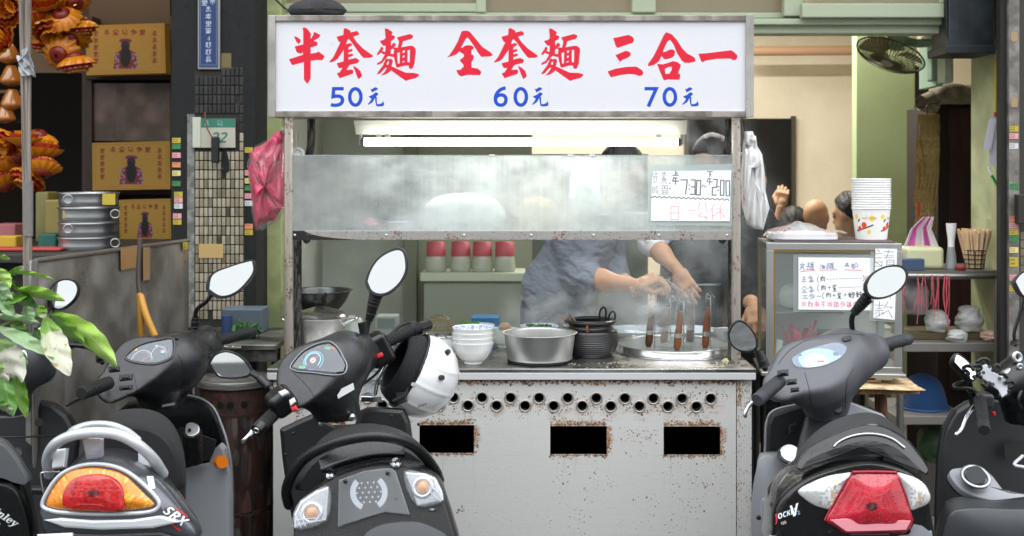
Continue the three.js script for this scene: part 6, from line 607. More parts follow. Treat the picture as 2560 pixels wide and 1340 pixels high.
// things in the case
{ const p = (px, py, dd) => swingP(V(X(px, dd), Y(py, dd), D0 - dd)); S('plastic_bag', crumple(p(1972, 742, 4.28), 0.05, 0.05, 0.05, 31, 0.4), M('#e2e4e0', 0.5), 'white bag on the upper shelf of the glass case', 'plastic bag'); const pinkM = M('#ff6f9c', 0.6, 0, { phys: 1, transmission: 0.2, thickness: 0 }); const pk = p(1982, 868, 4.28); S('pink_strips', merge([0, 1, 2, 3, 4, 5, 6, 7, 8, 9].map((i) => { const a = i * 0.9, c = Math.cos(a), s = Math.sin(a), hgt = 0.06 + 0.05 * ((i * 37) % 10) / 10; return sheet(3, 8, (u, v) => V(pk.x + c * (0.02 + 0.05 * v) + (u - 0.5) * 0.04 * (1 - v * 0.5) * s, pk.y + hgt * v, pk.z + s * (0.02 + 0.04 * v) - (u - 0.5) * 0.04 * c + 0.008 * Math.sin(v * 9 + i))); })), pinkM, 'bunch of bright pink plastic bags standing in a bowl inside the case', 'plastic bags'); bowl(pk.clone().setY(cyB + 0.052), 0.07, Math.max(0.04, pk.y - cyB - 0.05), 'blue bowl holding the pink plastic bags in the case', null, M('#5f7696', 0.4), porcelain);
  S('paper_roll', cyl(p(1936, 905, 4.25).setY(cyB + 0.052), p(1940, 848, 4.25), 0.012), porcelain, 'white paper roll standing left in the glass case', 'roll'); S('red_tray', swing(box(cx1 - 0.13, cx1 - 0.05, cyB + 0.051, cyB + 0.075, cz1 + 0.06, cz0 - 0.06, 0.006)), M('#b8302c', 0.4), 'small red tray low right in the glass case', 'tray'); S('steel_tub', swing(box(cx0 + 0.22, cx1 - 0.16, cyB + 0.051, cyB + 0.15, cz1 + 0.04, cz0 - 0.08, 0.01)), M('#6e736f', 0.4, 0.6), 'dark steel tub in the middle of the glass case', 'tub'); }
// on the case: mat, napkins, paper cups
const topY = cyT + 0.0005; S('rubber_mat', swing(box(cx0 + 0.03, cx1 - 0.02, topY, topY + 0.006, cz1 + 0.015, cz0 - 0.012, 0.002)), M('#5c4f50', 0.8), 'brownish mat lying on the glass case', 'mat');
{ const o = T('napkin_pack', 'opened plastic pack of white napkins with red print on the case', 'napkins', V(X(2020, 4.18), topY + 0.006, D0 - 4.2)), y0 = topY + 0.0065; P(o, 'napkins', swing(sheet(20, 12, (u, v) => { const a = u * Math.PI * 2, ex = Math.sign(Math.cos(a)) * Math.abs(Math.cos(a)) ** 0.45, ez = Math.sign(Math.sin(a)) * Math.abs(Math.sin(a)) ** 0.45, k = v < 0.15 ? v / 0.15 : v > 0.6 ? (1 - v) / 0.4 : 1, h = v < 0.15 ? 0 : v > 0.6 ? 0.026 + 0.012 * (v - 0.6) : (v - 0.15) / 0.45 * 0.026; return V(cx0 + 0.145 + ex * 0.125 * k ** 0.4 + 0.004 * Math.sin(a * 3 + v * 5), y0 + h, cz0 - 0.13 + ez * 0.09 * k ** 0.4); })), M('#f2f2f4', 0.7));
  P(o, 'wrapper', swing(sheet(28, 10, (u, v) => { const a = u, x = cx0 + 0.008 + 0.29 * a, arch = Math.min(1, Math.max(0, 1 - Math.abs(a - 0.44) / 0.36)); return V(x, y0 + 0.029 + 0.04 * arch ** 0.8 * Math.sin(v * Math.PI) ** 0.4 - 0.02 * (a < 0.06 ? 1 - a / 0.06 : 0) + 0.003 * Math.sin(a * 30 + v * 5), cz0 - 0.03 - 0.19 * v); })), M([1, 1, 1], 0.15, 0, { phys: 1, transmission: 0.7, thickness: 0, map: canvasTex(256, 128, (x, w, h) => { x.fillStyle = '#f1f1f2'; x.fillRect(0, 0, w, h); x.fillStyle = '#d23a4a'; x.save(); x.translate(60, 40); x.rotate(-0.2); x.beginPath(); x.ellipse(60, 26, 60, 10, 0, 0, 7); x.fill(); x.restore(); const r = rnd(3); for (let i = 0; i < 60; i++) x.fillRect(r() < 0.5 ? 20 + r() * 50 : 170 + r() * 60, r() * 128, 8, 3); }) })); }
{ const cp = V(X(2182, 4.2), topY + 0.0065, D0 - 4.22), rT = 47 / FOC * 4.2, rB = 38 / FOC * 4.2, H = 78 / FOC * 4.2; const cupTex = canvasTex(512, 128, (x, w, h) => { x.fillStyle = '#f4f3f0'; x.fillRect(0, 0, w, h); for (let k = 0; k < 4; k++) { const a = 30 + k * 128; x.fillStyle = '#f2dc5a'; for (const [i, j, q] of [[0, 34, 11], [78, 40, 12], [64, 96, 10]]) { x.beginPath(); x.arc(a + i, j, q, 0, 7); x.fill(); } x.strokeStyle = '#4a4440'; x.lineWidth = 6; x.beginPath(); x.moveTo(a - 4, 92); x.quadraticCurveTo(a + 40, 84, a + 84, 66); x.stroke(); x.fillStyle = '#e0522c'; x.beginPath(); x.arc(a + 16, 82, 11, 0, 7); x.arc(a + 40, 68, 13, 0, 7); x.fill(); x.fillStyle = '#3d4a3c'; x.beginPath(); x.ellipse(a + 14, 48, 9, 4, -0.8, 0, 7); x.fill(); x.fillStyle = '#c9743a'; x.font = 'italic 17px sans-serif'; x.fillText('welcome', a + 30, 44); } });
  const cm = M([1, 1, 1], 0.45, 0, { map: cupTex }), rim = M('#f6f6f4', 0.4); const nth = ['bottom', 'second', 'third', 'fourth', 'fifth', 'sixth', 'seventh', 'eighth', 'ninth', 'tenth', 'eleventh', 'twelfth', 'top']; for (let i = 0; i < 13; i++) { const c = V(cp.x + 0.0006 * Math.sin(i * 2.1), cp.y + i * 0.0091, cp.z), o = T('paper_cup', i ? i < 12 ? `${nth[i]} white paper cup counted from the base of the stack` : 'topmost white paper cup of the stack on the glass case' : 'bottom paper cup of the stack, its cherry print fully showing', 'paper cup', c, 'white paper cups stacked on the glass case'); P(o, 'wall', lathe([[rB, 0.001], [rB + (rT - rB) * 0.5, H * 0.5], [rT - 0.0006, H]], c, 48), cm); P(o, 'inside', lathe([[0.001, 0.004], [rB - 0.001, 0.004], [rT - 0.0018, H]], c, 48), rim); P(o, 'rim', torus(V(c.x, c.y + H, c.z), rT, 0.0024, V(0, 1, 0), 48), rim); } }
// board, cardboard, stool and the table legs that carry the case
{ const d = 4.12, wt = T('wooden_stool', 'wooden stool with a worn plywood top under the glass case', 'stool', at(2130, 1500, 4.2).setY(0.006)); P(wt, 'plywood_top', box(X(1985, 4.02), X(2300, 4.02), boardY - 0.036, boardY - 0.018, D0 - 4.5, D0 - 4.02, 0.002), M([1, 1, 1], 0.8, 0, { map: rep(patched([206, 166, 120], [160, 112, 74], 16, 5, 1.1, 170), 3) })); const lm = M([1, 1, 1], 0.6, 0, { map: patched([128, 88, 62], [92, 62, 44], 20, 4, 1, 175, 128, 128) }); for (const [a, z, b] of [[2205, 4.1, 2226], [2020, 4.1, 2000], [2195, 4.42, 2210], [2030, 4.42, 2015]]) P(wt, 'leg', cyl(at(a, 990, z).setY(boardY - 0.037), at(b, 1500, z).setY(0.006), 0.017, 0.014, 14), lm);
  S('cardboard', (() => { const y = boardY - 0.017; return sheet(40, 8, (u, v) => { const e = 0.012 * (fbm(u * 14, 3, 3) - 0.5) * (v < 0.1 ? 1 : 0) * 2; return V(X(1960, 4.0) + (X(2312, 4.0) - X(1960, 4.0)) * u + (u > 0.97 ? 0.02 * (fbm(v * 6, 1, 2) - 0.5) : 0), y + 0.0085 + 0.004 * Math.sin(u * 5) * (u > 0.6 ? 1 : 0.1), D0 - 3.99 - e - 0.46 * v); }, 0.006); })(), M([1, 1, 1], 0.85, 0, { map: patched([220, 190, 148], [186, 148, 104], 30, 4, 1, 180) }), 'torn corrugated cardboard sheet between the plywood and the glass case', 'cardboard');
  const cb = S('cutting_tray', box(X(1990, 4.14), X(2195, 4.14), boardY - 0.0085, boardY + 0.0005, D0 - 4.42, D0 - 4.1, 0.003), M('#d3b78a', 0.6), 'cream tray under the front of the glass case', 'tray');
  const mt = T('metal_legs', 'dark metal stand behind the right end of the stall', 'stand', at(1900, 1500, 4.25).setY(0.006)); for (const [px, z] of [[1892, 4.28], [1908, 4.36], [1950, 4.36]]) P(mt, 'leg', cyl(at(px, 1500, z).setY(0.006), at(px, 930, z), 0.011), M('#4a4846', 0.5, 0.6)); P(mt, 'crossbar', cyl(at(1892, 1176, 4.3), at(1980, 1176, 4.36), 0.006), M('#b08a3a', 0.5)); P(mt, 'top', box(X(1880, 4.3), X(1962, 4.3), Y(930, 4.3), Y(922, 4.3), D0 - 4.42, D0 - 4.25, 0.002), M('#3a3836', 0.6)); }
// steel rack with shelves behind the case
const rkM = M('#7f7d78', 0.42, 0.7), RD = 4.92, rack = T('steel_rack', 'grey steel rack with a tubular top rail right of the glass case', 'rack', at(2380, 1500, RD).setY(0.006)), ry = (py) => Y(py, RD);
P(rack, 'top_rail', cyl(at(2245, 690, RD), at(2500, 690, RD), 0.014), M('#9a9892', 0.3, 0.9)); P(rack, 'top_shelf', box(X(2245, RD), X(2505, RD), ry(683), ry(677), D0 - RD - 0.4, D0 - RD + 0.005), rkM); for (const [px, dd] of [[2250, RD], [2494, RD], [2250, RD + 0.4], [2470, RD + 0.4]]) P(rack, 'upright', cyl(at(px, 1500, dd).setY(0.006), at(px, 683, dd), 0.016), rkM);
P(rack, 'middle_shelf', box(X(2245, RD), X(2490, RD), ry(880), ry(858), D0 - RD - 0.4, D0 - RD, 0.003), M('#8a8680', 0.5, 0.5)); P(rack, 'lower_shelf', box(X(2238, RD), X(2420, RD), ry(1062), ry(1040), D0 - RD - 0.4, D0 - RD, 0.003), M('#8a8680', 0.5, 0.5));
{ const ts = ry(677) + 0.0005, c = (px, dd) => V(X(px, dd), ts, D0 - dd); const sb = T('spray_bottle', 'clear spray bottle with a white cap on the steel rack', 'bottle', c(2378, 5.0)); P(sb, 'bottle', smoothLathe([[0.01, 0], [0.024, 0.002], [0.023, 0.03], [0.016, 0.09], [0.014, 0.1]], c(2378, 5.0), 28), M('#b9c0bf', 0.15, 0, { phys: 1, transmission: 0.5, thickness: 0 })); P(sb, 'cap', smoothLathe([[0.014, 0.1], [0.0145, 0.13], [0.019, 0.165], [0.022, 0.2], [0.02, 0.204], [0.001, 0.205]], c(2378, 5.0), 28), porcelain);
  const cb = c(2436, 5.02), cbk = T('chopstick_basket', 'black wire basket of paper wrapped chopsticks on the steel rack', 'basket', cb); const wr = []; for (let i = 0; i < 5; i++) wr.push(torus(V(cb.x, cb.y + 0.004 + i * 0.02, cb.z), 0.04 + i * 0.0025, 0.0022)); for (let i = 0; i < 10; i++) { const a = i * 0.628; wr.push(cyl(V(cb.x + Math.cos(a) * 0.04, cb.y + 0.002, cb.z + Math.sin(a) * 0.04), V(cb.x + Math.cos(a) * 0.05, cb.y + 0.086, cb.z + Math.sin(a) * 0.05), 0.0022, 0.0022, 6)); } P(cbk, 'wire_frame', merge(wr), black);
  const r = rnd(23), gs = []; for (let i = 0; i < 190; i++) { const a = r() * 6.28, q = Math.sqrt(r()), b = V(cb.x + Math.cos(a) * q * 0.034, cb.y + 0.006, cb.z + Math.sin(a) * q * 0.034), t = V(cb.x + Math.cos(a) * q * 0.074, cb.y + 0.15 + r() * 0.03, cb.z + Math.sin(a) * q * 0.06); gs.push(cyl(b, t, 0.0034, 0.0044, 6)); } const chm = [M('#d8b58c', 0.6), M('#e9dcc6', 0.5)]; S('wrapped_chopsticks', merge(gs), M([1, 1, 1], 0.6, 0, { map: patched([222, 190, 150], [236, 226, 208], 8, 3, 1, 190, 128, 128) }), 'dense bunch of paper wrapped chopsticks in the wire basket', 'chopsticks', null, 'stuff');
  S('plastic_tub', box(X(2262, 5), X(2358, 5), ts, ts + 0.1, D0 - 5.1, D0 - 4.98, 0.02), M('#c9c9a0', 0.45), 'pale yellow plastic tub on the steel rack', 'tub'); S('blue_red_box', box(X(2252, 4.93), X(2312, 4.93), ts, ry(648), D0 - 5.0, D0 - 4.93, 0.004), M('#3b4e6c', 0.5), 'blue box at the left end of the rack top', 'box'); S('red_tape', lathe([[0.001, 0], [0.022, 0], [0.024, 0.02], [0.012, 0.024], [0.001, 0.024]], c(2402, 4.94), 24), M('#8e2f2c', 0.5), 'dark red roll on the rack between bottle and basket', 'roll');
  S('carrier_bag', sheet(24, 20, (u, v) => { const k = 1 - v * 0.75; return at(2302 - 50 * (u - 0.5) * 2.2 * k + (v > 0.7 ? 22 * (v - 0.7) * 3 : 0), 640 - 98 * v + 8 * Math.sin(u * 14) * (1 - v), 5.03 + 0.05 * Math.sin(u * 3.1) * k + 0.01 * Math.sin(u * 25)); }), M([1, 1, 1], 0.4, 0, { phys: 1, transmission: 0.25, thickness: 0, map: canvasTex(128, 64, (x) => { x.fillStyle = '#e6dfe4'; x.fillRect(0, 0, 128, 64); x.fillStyle = '#d86cb8'; x.fillRect(30, 0, 22, 64); x.fillRect(86, 0, 26, 64); }) }), 'pink and white striped carrier bag tied up above the rack', 'carrier bag');
  const bagM = M('#dcdedb', 0.4, 0, { phys: 1, transmission: 0.2, thickness: 0 }), ms = ry(858) + 0.0005; [[2342, 805, 0.058, 0.058, 'white knotted plastic bag left on the middle shelf', 41], [2424, 800, 0.066, 0.066, 'white knotted plastic bag right on the middle shelf', 43], [2376, 846, 0.05, 0.03, 'small white bag at the front of the middle shelf', 45], [2458, 848, 0.04, 0.028, 'small brown and white bag at the right of the middle shelf', 47]].forEach(([px, py, rx, ry2, lab, sd], i) => { S('plastic_bag', crumple(V(X(px, 5.05), i < 2 ? Y(py, 5.05) : ms + ry2 * 0.76, D0 - 5.05 + (i > 1 ? 0.08 : 0)), rx, ry2, 0.05, sd, 0.55, 30), i === 3 ? M('#b89a86', 0.5) : bagM, lab, 'plastic bag'); });
  S('goods_tray', box(X(2252, 5.1), X(2480, 5.1), ms, ms + 0.03, D0 - 5.25, D0 - 5.02, 0.004), M('#5d5238', 0.6), 'brown tray under the knotted bags', 'tray'); S('clear_bag', crumple(at(2292, 748, 5.0), 0.06, 0.09, 0.04, 51, 0.4), M('#b5aeb0', 0.3, 0, { phys: 1, transmission: 0.5, thickness: 0 }), 'clear bag hanging under the left of the rack rail', 'plastic bag');
  const rs = []; { const q = rnd(29); for (const bx of [2262, 2292, 2310, 2330, 2345, 2364, 2370]) for (let i = 0; i < 3; i++) { const a = bx + q() * 8 - 4, L = 70 + q() * 70; rs.push(tube([at(a, 688, 4.9), at(a + q() * 10 - 5, 688 + L * 0.4, 4.89), at(a + q() * 24 - 12, 688 + L, 4.89)], 0.0016, 14, 5)); } } S('red_strings', merge(rs), M('#c65a66', 0.6), 'pink and red strings hanging from the rack rail', 'strings', null, 'stuff');
  const bs = T('blue_basin', 'blue plastic basin upside down on the lower shelf of the rack', 'basin', V(X(2310, 5.08), ry(1040) + 0.0005, D0 - 5.1)); const bc = V(X(2310, 5.08), ry(1040) + 0.0005, D0 - 5.1); P(bs, 'shell', smoothLathe([[0.112, 0], [0.11, 0.012], [0.1, 0.06], [0.075, 0.12], [0.03, 0.15], [0.001, 0.152]], bc, 48), M('#234f84', 0.5, 0, { bumpMap: rep(texWeave, 30, 20), bumpScale: 0.002 })); P(bs, 'rim', torus(V(bc.x, bc.y + 0.005, bc.z), 0.114, 0.005), M('#234f84', 0.5));
  S('green_sack', crumple(V(X(2340, 5.1), 0.3, D0 - 5.12), 0.08, 0.09, 0.06, 61, 0.4), M('#3a5638', 0.5), 'greenish sack under the lower shelf of the rack', 'sack'); S('sack_crate', box(X(2290, 5.1), X(2400, 5.1), 0.006, 0.24, D0 - 5.25, D0 - 5.03, 0.006), M('#4c4a46', 0.7), 'dark crate under the greenish sack', 'crate'); S('yellow_bottle', smoothLathe([[0.01, 0], [0.02, 0.001], [0.02, 0.05], [0.012, 0.075], [0.001, 0.08]], V(X(2390, 5.0), ry(1040) + 0.001, D0 - 5.15).setY(ry(1040) + 0.001).add(V(-0.02, 0, 0.0)), 20), M('#b9ae6a', 0.4), 'yellowish bottle on the lower shelf right of the basin', 'bottle'); }
// dark wardrobe with rolled bedding, hanging straw bundle
{ const d = 5.9, w = T('dark_cabinet', 'tall dark brown wooden cabinet behind the steel rack', 'cabinet', at(2425, 1500, d).setY(0.006)); P(w, 'carcass', box(X(2345, d), X(2510, d), 0.006, Y(262, d), D0 - d - 0.5, D0 - d, 0.004), M('#241a16', 0.6)); P(w, 'door', box(X(2372, d), X(2505, d), 0.4, Y(270, d), D0 - d, D0 - d + 0.015, 0.003), m.darkWood);
  S('rolled_bedding', sheet(40, 20, (u, v) => { const a = v * Math.PI * 2, k = 0.085 * (0.8 + 0.5 * fbm(u * 7, 2, 3)) * Math.sin(Math.min(1, Math.max(0.02, u)) * Math.PI) ** 0.25; const c = at(2308 + 190 * u, 246 - 14 * u, 5.85); return V(c.x, Math.max(c.y - 0.02 + Math.sin(a) * k, Y(262, d) + (u > 0.2 ? 0.001 : -0.06)), c.z + Math.cos(a) * 0.08 - 0.05); }), M([1, 1, 1], 0.9, 0, { map: patched([150, 140, 118], [98, 92, 80], 40, 4, 1, 200) }), 'rolled grey brown bedding lying on the dark cabinet', 'bedding');
  const r = rnd(33), gs = []; for (let i = 0; i < 46; i++) { const px = 2298 + r() * 44, a = r() * 6; gs.push(sheet(2, 16, (u, v) => at(px + 8 * Math.sin(v * 7 + a) + (u - 0.5) * 12 * (0.6 + 0.5 * Math.sin(v * 11 + a)) - 14 * Math.max(0, v - 0.6), 285 + 300 * v, 5.7 + 0.05 * Math.sin(a) + 0.01 * Math.sin(v * 20 + a)))); } S('straw_bundle', merge(gs), M([1, 1, 1], 0.7, 0, { map: patched([196, 168, 100], [110, 80, 40], 10, 4, 1.2, 210, 128, 128) }), 'hanging bundle of yellowish dried strips left of the dark cabinet', 'dried bundle', null, 'stuff');
  S('bundle_hook', merge([pxtube([[2318, 284, 5.7], [2318, 265, 5.7], [2345, 258, 5.8]], 0.004)]), black, 'hook carrying the dried bundle', 'hook'); S('red_tag', pxbox(2294, 2300, 505, 540, 5.64, 0.002), M('#b8332c', 0.6), 'small red tag on the dried bundle', 'tag'); }
// wall fan
{ const d = 5.6, c = at(2226, 137, d), n = V(-0.41, -0.89, 0.2).normalize(), o = T('wall_fan', 'wall fan with dark wire cage tilted down on a green bracket', 'fan', c), R = 86 / FOC * d, cage = M('#5a523c', 0.45, 0.4); const u = V(1, 0, 0).addScaledVector(n, -n.x).normalize(), v = n.clone().cross(u); const at2 = (a, r, h) => c.clone().addScaledVector(u, Math.cos(a) * r).addScaledVector(v, Math.sin(a) * r).addScaledVector(n, h);
  const ws = []; for (let i = 0; i < 48; i++) { const a = i / 48 * 6.2832; ws.push(tube([at2(a, 0.03, 0.045), at2(a + 0.06, R * 0.6, 0.04), at2(a + 0.1, R * 0.95, 0.015), at2(a + 0.1, R, 0)], 0.002, 10, 5)); if (i % 2) ws.push(tube([at2(a, 0.03, -0.06), at2(a, R * 0.7, -0.045), at2(a, R, 0)], 0.0013, 8, 5)); } for (const [r, h] of [[R, 0], [R * 0.75, 0.032], [R * 0.5, 0.042]]) ws.push(torus(c.clone().addScaledVector(n, h), r, h ? 0.0013 : 0.004, n, 48)); P(o, 'cage', merge(ws), cage); P(o, 'hub', cyl(c.clone().addScaledVector(n, 0.04), c.clone().addScaledVector(n, 0.05), 0.032, 0.03, 28), M('#8d8c7e', 0.4)); P(o, 'motor', cyl(c.clone().addScaledVector(n, -0.05), c.clone().addScaledVector(n, -0.14), 0.05, 0.042, 28), M('#7fa08c', 0.4));
  for (let i = 0; i < 3; i++) P(o, 'blade', sheet(8, 8, (p, q) => { const a = i * 2.094 + p * 1.3, r = 0.03 + q * (R - 0.045); return at2(a, r, 0.012 * (p - 0.5) * 3); }), M('#8d805c', 0.3, 0, { phys: 1, transmission: 0.3, thickness: 0 })); const mo = c.clone().addScaledVector(n, -0.1); P(o, 'bracket', merge([tube([mo, at(2290, 108, 5.66), at(2335, 106, 5.62)], 0.022, 14, 12), pxbox(2330, 2358, 92, 202, 5.58, 0.08, 0.01)]), M('#7fa08c', 0.4)); P(o, 'mount', pxbox(2340, 2358, 80, 215, 5.6, 0.25, 0.004), M('#8fae98', 0.5)); }
{ const o = T('water_heater', 'dark blue grey box hanging at the top right of the shop front', 'appliance', at(2428, 135, 4.93)); P(o, 'case', pxbox(2372, 2487, -120, 120, 4.93, 0.22, 0.008), M([1, 1, 1], 0.45, 0.2, { map: patched([52, 60, 66], [36, 42, 46], 60, 4, 1, 220) })); P(o, 'base_lip', pxbox(2364, 2490, 112, 134, 4.92, 0.23, 0.006), M('#23282b', 0.5)); P(o, 'pipe', pxtube([[2366, -100, 4.95], [2367, 60, 4.95], [2372, 110, 4.95]], 0.006), black); P(o, 'socket_plate', pxbox(2362, 2378, 140, 190, 5.25, 0.01, 0.002), M('#b9b9b0', 0.5)); }
{ const o = T('hanging_notes', 'white note sheets clipped to the right green post', 'notes', at(2480, 415, 4.95)); const pm = M('#d9d9e4', 0.7); P(o, 'sheet', plate(Q('2476,296 2500,290 2504,415 2472,415'), at(2488, 350, 4.97), V(0, 0, 1), 0.001), pm); P(o, 'sheet', plate(Q('2472,300 2492,296 2478,374 2458,376'), at(2475, 340, 4.96), V(0, 0, 1), 0.001), pm); P(o, 'clip', pxbox(2486, 2500, 280, 292, 4.955, 0.01, 0.002), M('#b83a2c', 0.5)); const pn = T('pen', 'green marker pen hanging below the note sheets', 'pen', at(2485, 450, 4.94)); P(pn, 'barrel', pxtube([[2471, 420, 4.95], [2480, 440, 4.945]], 0.005), porcelain); P(pn, 'cap', pxtube([[2480, 440, 4.945], [2493, 462, 4.94]], 0.0062), M('#1f8a4a', 0.4)); S('yellow_strip', pxbox(2488, 2504, 150, 290, 4.97, 0.01), M('#b9a83a', 0.6), 'yellow paper strip on the right green post', 'paper'); S('black_panel', pxbox(2504, 2516, 160, 285, 4.96, 0.02), black, 'narrow black panel beside the yellow strip', 'panel'); }
// stickered steel jamb at the right edge
{ const d = 4.7, o = T('door_jamb', 'worn grey steel jamb covered with yellow and green stickers at the right edge', 'door jamb', at(2540, 1500, d).setY(0.006)); P(o, 'jamb', box(X(2522, d), X(2549, d), 0.006, 2.99, D0 - d - 0.08, D0 - d, 0.003), M([1, 1, 1], 0.5, 0.4, { map: patched([150, 146, 140], [104, 96, 88], 18, 5, 1.2, 230) })); P(o, 'inner_post', box(X(2506, d), X(2522, d), 0.006, 2.99, D0 - d - 0.06, D0 - d - 0.02), M('#171614', 0.7)); P(o, 'shutter', box(X(2549, d), X(3700, d), 0.006, 2.99, D0 - d - 0.1, D0 - d - 0.04, 0.002), M('#3a3733', 0.6));
  [['y', 322], ['p', 340], ['w', 365], ['g', 466], ['o', 548], ['p', 564], ['y', 580], ['g', 597], ['k', 625], ['y', 655, 24], ['p', 694], ['y', 721]].forEach(([k, y, h]) => sticker(o, 2535, y, d - 0.002, k, 22, h ?? 14)); for (const y of [92, 256]) P(o, 'paper_scrap', pxbox(2528, 2544, y - 12, y + 12, d - 0.002, 0.002), M('#a08a68', 0.8)); const cc2 = T('cable', 'thin wires hanging down the right green post', 'cable', at(2505, 560, 4.95)); P(cc2, 'wire', pxtube([[2503, 440, 4.95], [2506, 520, 4.95], [2498, 600, 4.95], [2504, 700, 4.95]], 0.0022), black); P(o, 'meter_box', pxbox(2546, 2580, 486, 560, 4.66, 0.05, 0.004), M('#2f2b26', 0.5)); for (let i = 0; i < 9; i++) for (let j = 0; j < 3; j++) P(o, 'tile', pxbox(2551 + j * 13, 2562 + j * 13, 580 + i * 21, 599 + i * 21, 4.72, 0.006, 0.001), tileMats[3]); }
// ---------- scooters parked in front of the stall ----------
const z2 = [0, 640, 1.914], z3 = [560, 560, 1.717], z8 = [1780, 600, 1.81], z5 = [1860, 1000, 3.94], z4 = [2240, 540, 2.31], z6 = [640, 900, 3.045], zS = [0, 0, 1];
const plasticBlack = M('#101113', 0.4, 0, { bumpMap: rep(texFine, 40), bumpScale: 0.0003, roughnessMap: rep(texSmear, 3) }), plasticGrey2 = M([1, 1, 1], 0.44, 0, { map: rep(patched([36, 37, 40], [29, 30, 32], 26), 4), roughnessMap: rep(texSmear, 3), bumpMap: rep(texFine, 40), bumpScale: 0.0003 }), glossBlack = M('#08090a', 0.3, 0, { phys: 1, clearcoat: 0.6, clearcoatRoughness: 0.05, specularIntensity: 0.4, bumpMap: rep(texDrops, 4), bumpScale: 0.001 }), rubber = M('#1a1b1d', 0.55, 0, { bumpMap: rep(texDots, 30), bumpScale: 0.0006 }), chrome = M('#d4d6d8', 0.12, 1), alu = M('#b9bbbe', 0.35, 0.85), mirrorM = M('#e8ecee', 0.02, 1), silverPaint = M('#c9ccd0', 0.3, 0.3, { bumpMap: rep(texFine, 60), bumpScale: 0.0001 }), greyMetal = M('#4a4d54', 0.3, 0.4, { phys: 1, clearcoat: 0.8, clearcoatRoughness: 0.1 }), satinGrey = M('#8b8d92', 0.38, 0.15), redBtn = M('#c8202a', 0.4), clearLens = M('#f4f6f8', 0.06, 0, { phys: 1, specularIntensity: 0.45, transmission: 0.95, thickness: 0 }), meshSeat = M('#222326', 0.8, 0, { bumpMap: rep(texDots, 22), bumpScale: 0.003 });
function decal(mesh, quad, lift = 0.0012, nu = 10, nv = 8) {               // a print that follows the surface it is stuck on; quad: upper left, upper right, lower right, lower left
  scene.updateMatrixWorld(true); const q = Q(quad), o = V(0, EYE, D0), rc = new THREE.Raycaster(); let last = null; return sheet(nu, nv, (u, v) => { const a = q[3][0] + (q[2][0] - q[3][0]) * u, b = q[3][1] + (q[2][1] - q[3][1]) * u, c = q[0][0] + (q[1][0] - q[0][0]) * u, d = q[0][1] + (q[1][1] - q[0][1]) * u, px = a + (c - a) * v, py = b + (d - b) * v; rc.set(o, at(px, py, 1).sub(o).normalize()); const h = rc.intersectObject(mesh, false)[0]; if (h) { const n = h.face.normal.clone(); if (n.dot(rc.ray.direction) > 0) n.negate(); last = h.distance; return h.point.clone().addScaledVector(n, lift); } return o.clone().addScaledVector(rc.ray.direction, last ?? 2.8); });
}
function seam(o, mesh, list, z, r = 0.0011) { scene.updateMatrixWorld(true); const cam = V(0, EYE, D0), rc = new THREE.Raycaster(), cu = new THREE.SplineCurve(Q(list, z).map(([a, b]) => new THREE.Vector2(a, b))).getPoints(24), pts = []; for (const c of cu) { rc.set(cam, at(c.x, c.y, 1).sub(cam).normalize()); const h = rc.intersectObject(mesh, false)[0]; if (h) pts.push(h.point); } if (pts.length > 2) P(o, 'panel_seam', tube(pts, r, 40, 6), black); }
const onPlane = (list, z, o, n) => { n = n.clone().normalize(); const cam = V(0, EYE, D0); return Q(list, z).map(([a, b]) => { const dir = at(a, b, 1).sub(cam), k = o.clone().sub(cam).dot(n) / dir.dot(n); return cam.clone().addScaledVector(dir, k); }); };
const cen = (r) => r.reduce((a, p) => a.add(p), V(0, 0, 0)).divideScalar(r.length);
const back = (r, dz, dx = 0, dy = 0, kx = 1, ky = kx) => { const c = cen(r); return r.map((p) => V(c.x + (p.x - c.x) * kx + dx, c.y + (p.y - c.y) * ky + dy, p.z - dz)); };
function dome(list, z, o, n, bulge, lift = 0.001, rings = 8) {          // a lens: the outline in its plane, swelling towards the middle; uv 0..1 over the outline
  n = n.clone().normalize(); let r = onPlane(list, z, o, n); r = new THREE.CatmullRomCurve3(r, true, 'centripetal').getPoints(r.length * 4).slice(0, -1); const c = cen(r), N = r.length, u = V(0, 1, 0).cross(n).normalize(), v = n.clone().cross(u); let a0 = 1e9, a1 = -1e9, b0 = 1e9, b1 = -1e9; for (const p of r) { const a = p.dot(u), b = p.dot(v); a0 = Math.min(a0, a); a1 = Math.max(a1, a); b0 = Math.min(b0, b); b1 = Math.max(b1, b); }
  const P3 = [], uv = [], ix = []; const put = (p) => { P3.push(p.x, p.y, p.z); uv.push((p.dot(u) - a0) / (a1 - a0), (p.dot(v) - b0) / (b1 - b0)); };
  for (const p of r) put(p.clone().addScaledVector(n, -0.012)); for (let k = 0; k < rings; k++) { const t = k / rings, s = 1 - t ** 1.4; for (const p of r) put(c.clone().addScaledVector(p.clone().sub(c), s).addScaledVector(n, lift + bulge * (1 - s * s))); } put(c.clone().addScaledVector(n, lift + bulge));
  for (let k = 0; k < rings; k++) for (let i = 0; i < N; i++) { const a = k * N + i, b = k * N + (i + 1) % N; ix.push(a, b, a + N, b, b + N, a + N); } const m2 = (rings + 1) * N; for (let i = 0; i < N; i++) ix.push(rings * N + i, rings * N + (i + 1) % N, m2);
  const g = new THREE.BufferGeometry(); g.setAttribute('position', new THREE.Float32BufferAttribute(P3, 3)); g.setAttribute('uv', new THREE.Float32BufferAttribute(uv, 2)); g.setIndex(ix); g.computeVertexNormals(); return outward(g, 0);
}
